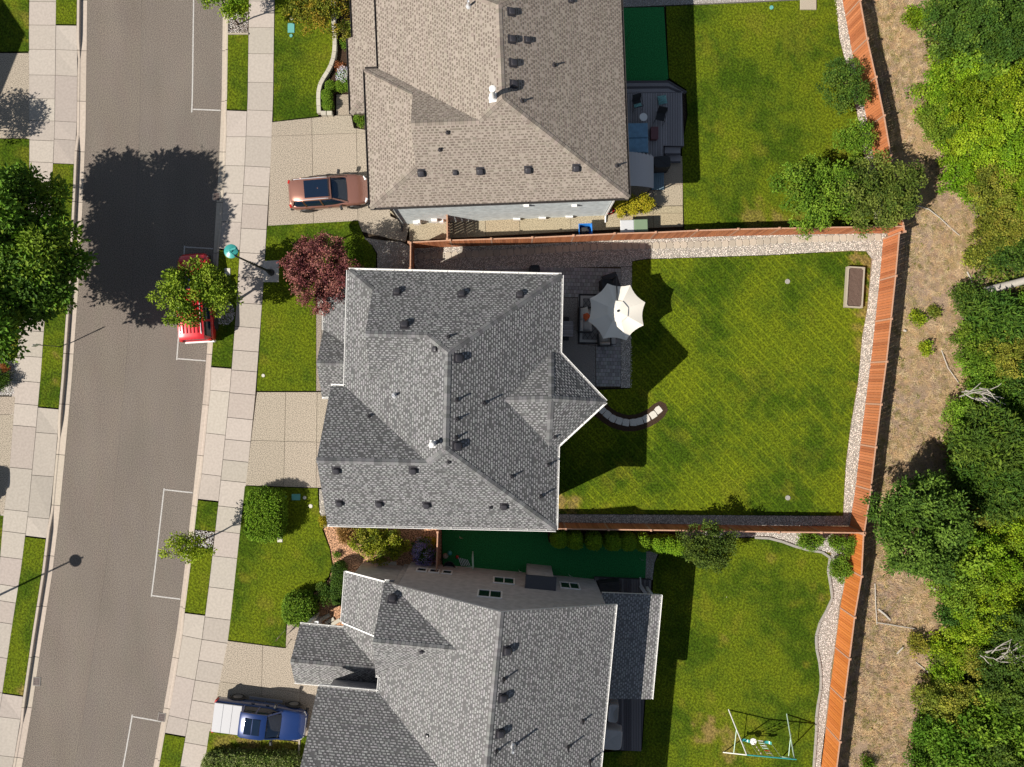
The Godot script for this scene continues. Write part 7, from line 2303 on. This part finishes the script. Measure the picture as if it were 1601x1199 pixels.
func swing_set() -> void:
	var t := thing("swing_set", "pale green metal swing set on the lower right lawn", "swing set")
	var la := at(1167.5, 1180, 2.3)
	var ra := at(1245, 1187, 2.3)
	var b := Builder.new()
	b.tube([la, ra], [0.04, 0.04], 8)
	obj("top_bar", b, M.teal, t, true)
	for q in [[la, 1139, 1109, M.white_trim], [la, 1131, 1176, M.white_trim], [ra + (la - ra) * 0.04, 1230, 1116, M.pale_green], [ra + (la - ra) * 0.04, 1223, 1183, M.pale_green]]:
		b = Builder.new()
		b.tube([q[0], at(q[1], q[2])], [0.035, 0.035], 8)
		obj("leg", b, q[3], t, true)
	for q in [[la, 1139, 1109, 1131, 1176], [ra, 1230, 1116, 1223, 1183]]:
		b = Builder.new()
		var m0: Vector3 = q[0].lerp(at(q[1], q[2]), 0.55)
		var m1: Vector3 = q[0].lerp(at(q[3], q[4]), 0.55)
		b.tube([m0, m1], [0.022, 0.022], 6)
		obj("cross_brace", b, M.pale_green, t)
	for q in [[0.16, "swing"], [0.62, "swing"]]:              # two belt swings
		var top := la.lerp(ra, q[0])
		var s := Node3D.new()
		var d := (ra - la).normalized()
		b = Builder.new()
		for i in 8:
			var a0 := PI * i / 8.0
			var a1 := PI * (i + 1) / 8.0
			var c := Vector3(top.x, 0.62, top.z)
			var p0 := c - d * cos(a0) * 0.24 - Vector3(0, sin(a0) * 0.16, 0)
			var p1 := c - d * cos(a1) * 0.24 - Vector3(0, sin(a1) * 0.16, 0)
			var w := d.cross(Vector3.UP) * 0.08
			b.quad(p0 - w, p1 - w, p1 + w, p0 + w)
			b.quad(p0 + w - Vector3(0, 0.02, 0), p1 + w - Vector3(0, 0.02, 0), p1 - w - Vector3(0, 0.02, 0), p0 - w - Vector3(0, 0.02, 0))
		var seat := obj("swing_seat", b, M.teal, t, true)
		s.free()
		for e in [-0.24, 0.24]:
			b = Builder.new()
			b.tube([top + d * e, Vector3(top.x, 0.62, top.z) + d * e], [0.01, 0.01], 5)
			obj("chain", b, M.galvanised, seat)
	var top := la.lerp(ra, 0.33)
	b = Builder.new()
	b.lathe([Vector2(0.01, 0.0), Vector2(0.19, 0.0), Vector2(0.2, 0.025), Vector2(0.19, 0.05), Vector2(0.01, 0.05)], Transform3D(Basis.IDENTITY, Vector3(top.x, 0.5, top.z)), 16)
	var disc := obj("disc_seat", b, M.white_trim, t, true)
	b = Builder.new()
	b.tube([top, Vector3(top.x, 0.5, top.z)], [0.014, 0.014], 5)
	for k in 4: sphere_mesh(b, Vector3(top.x, 0.85 + k * 0.36, top.z), 0.055)
	obj("knotted_rope", b, M.old_wood, disc)
	top = la.lerp(ra, 0.5)
	var d := (ra - la).normalized()
	for k in 6:
		b = Builder.new()
		var y := 0.35 + k * 0.3
		b.tube([Vector3(top.x, y, top.z) - d * 0.17, Vector3(top.x, y, top.z) + d * 0.17], [0.025, 0.025], 6)
		obj("ladder_rung", b, [M.white_trim, M.pale_green, M.white_trim, M.pale_green, M.lamp_red, M.old_wood][k], t)
	for e in [-0.15, 0.15]:
		b = Builder.new()
		b.tube([top + d * e, Vector3(top.x, 0.3, top.z) + d * e], [0.01, 0.01], 5)
		obj("ladder_rope", b, M.galvanised, t)

# ---------------------------------------------------------------- the scene
func _ready() -> void:
	rng.seed = 20
	soft.seed = 4
	soft.noise_type = FastNoiseLite.TYPE_SIMPLEX_SMOOTH
	soft.frequency = 0.06
	soft.fractal_octaves = 4
	fine.seed = 9
	fine.noise_type = FastNoiseLite.TYPE_SIMPLEX_SMOOTH
	fine.frequency = 0.12
	fine.fractal_octaves = 3
	# camera, straight down
	var cam := Camera3D.new()
	cam.name = "camera"
	add_child(cam)
	cam.position = Vector3(0, EYE, 0)
	cam.rotation = Vector3(-PI / 2, 0, 0)
	cam.fov = rad_to_deg(2.0 * atan(599.5 / FOCAL))
	cam.near = 0.5
	cam.far = 2000.0
	cam.current = true
	# sky and sun
	var sky_mat := ProceduralSkyMaterial.new()
	sky_mat.sky_top_color = Color(0.42, 0.472, 0.55)
	sky_mat.sky_horizon_color = Color(0.66, 0.7, 0.75)
	sky_mat.ground_bottom_color = Color(0.2, 0.2, 0.17)
	sky_mat.ground_horizon_color = Color(0.5, 0.55, 0.6)
	sky_mat.sky_energy_multiplier = 1.0
	var sky := Sky.new()
	sky.sky_material = sky_mat
	var env := Environment.new()
	env.background_mode = Environment.BG_SKY
	env.sky = sky
	env.background_energy_multiplier = 0.72
	env.tonemap_mode = Environment.TONE_MAPPER_LINEAR
	env.tonemap_exposure = 1.5
	env.sdfgi_enabled = true
	env.ssao_enabled = true
	env.ssil_enabled = true
	var we := WorldEnvironment.new()
	we.name = "world"
	we.environment = env
	add_child(we)
	var sun := DirectionalLight3D.new()
	sun.name = "sun"
	sun.light_energy = 1.6
	sun.light_color = Color(1.0, 0.972, 0.93)
	sun.light_angular_distance = 0.5
	sun.shadow_enabled = true
	add_child(sun)
	sun.look_at_from_position(Vector3.ZERO, SUN, Vector3.UP)
	# materials, setting, things
	make_materials()
	M.dry_plain = mat(Color(0.16, 0.15, 0.06), 1.0)
	M.concrete_plain = mat(Color(0.5, 0.48, 0.42), 0.9)
	M.pale_stone = mat(Color(0.66, 0.62, 0.55), 0.9, noise_tex(70, 0.06, 0.8, 1.0, 256, 4), 1.0)
	M.edging = mat(Color(0.36, 0.34, 0.31), 0.95, noise_tex(71, 0.06, 0.75, 1.0, 256, 4), 1.0)
	M.blue_vinyl = mat(Color(0.13, 0.27, 0.4), 0.5, noise_tex(72, 0.02, 0.85, 1.0, 256, 4), 2.0)
	M.teal_cloth = mat(Color(0.3, 0.62, 0.6), 0.9, noise_tex(73, 0.05, 0.35, 1.2, 256, 2, FastNoiseLite.TYPE_CELLULAR), 0.4)
	M.bed_vinyl = mat(Color(0.4, 0.4, 0.415), 0.6)
	M.iron = mat(Color(0.12, 0.085, 0.075), 0.7)
	M.maroon = mat(Color(0.12, 0.04, 0.045), 0.6)
	M.grey_canvas = mat(Color(0.42, 0.4, 0.4), 0.85)
	M.blue_wood = mat(Color(0.2, 0.3, 0.36), 0.8, noise_tex(74, 0.04, 0.6, 1.1, 256, 4), 0.6)
	M.blue_plastic = mat(Color(0.02, 0.16, 0.5), 0.45)
	M.grey_plastic = mat(Color(0.46, 0.47, 0.48), 0.5)
	M.green_plastic = mat(Color(0.15, 0.21, 0.13), 0.5)
	M.garden_soil = mat(Color(0.17, 0.115, 0.09), 1.0, noise_tex(75, 0.12, 0.5, 1.1, 256, 4), 1.2)
	M.canvas = mat(Color(0.78, 0.73, 0.64), 0.85)
	M.canvas.backlight_enabled = true
	M.canvas.backlight = Color(0.3, 0.28, 0.25)
	M.rug_grey = mat(Color(0.2, 0.195, 0.19), 0.95)
	M.deck_dark2 = mat(Color(0.12, 0.11, 0.115), 0.8)
	M.pale_green = mat(Color(0.5, 0.66, 0.55), 0.4)
	M.flag_red = mat(Color(0.45, 0.04, 0.05), 0.8)
	M.flag_blue = mat(Color(0.03, 0.05, 0.2), 0.8)
	build_road()
	build_walks()
	build_grounds()
	build_houses()
	build_fences()
	build_plants()
	build_woods()
	build_vehicles()
	build_street_things()
	build_yard_one()
	build_yard_two()
	build_yard_three()
	for o in find_children("*", "GeometryInstance3D", true, false): o.cast_shadow = GeometryInstance3D.SHADOW_CASTING_SETTING_ON
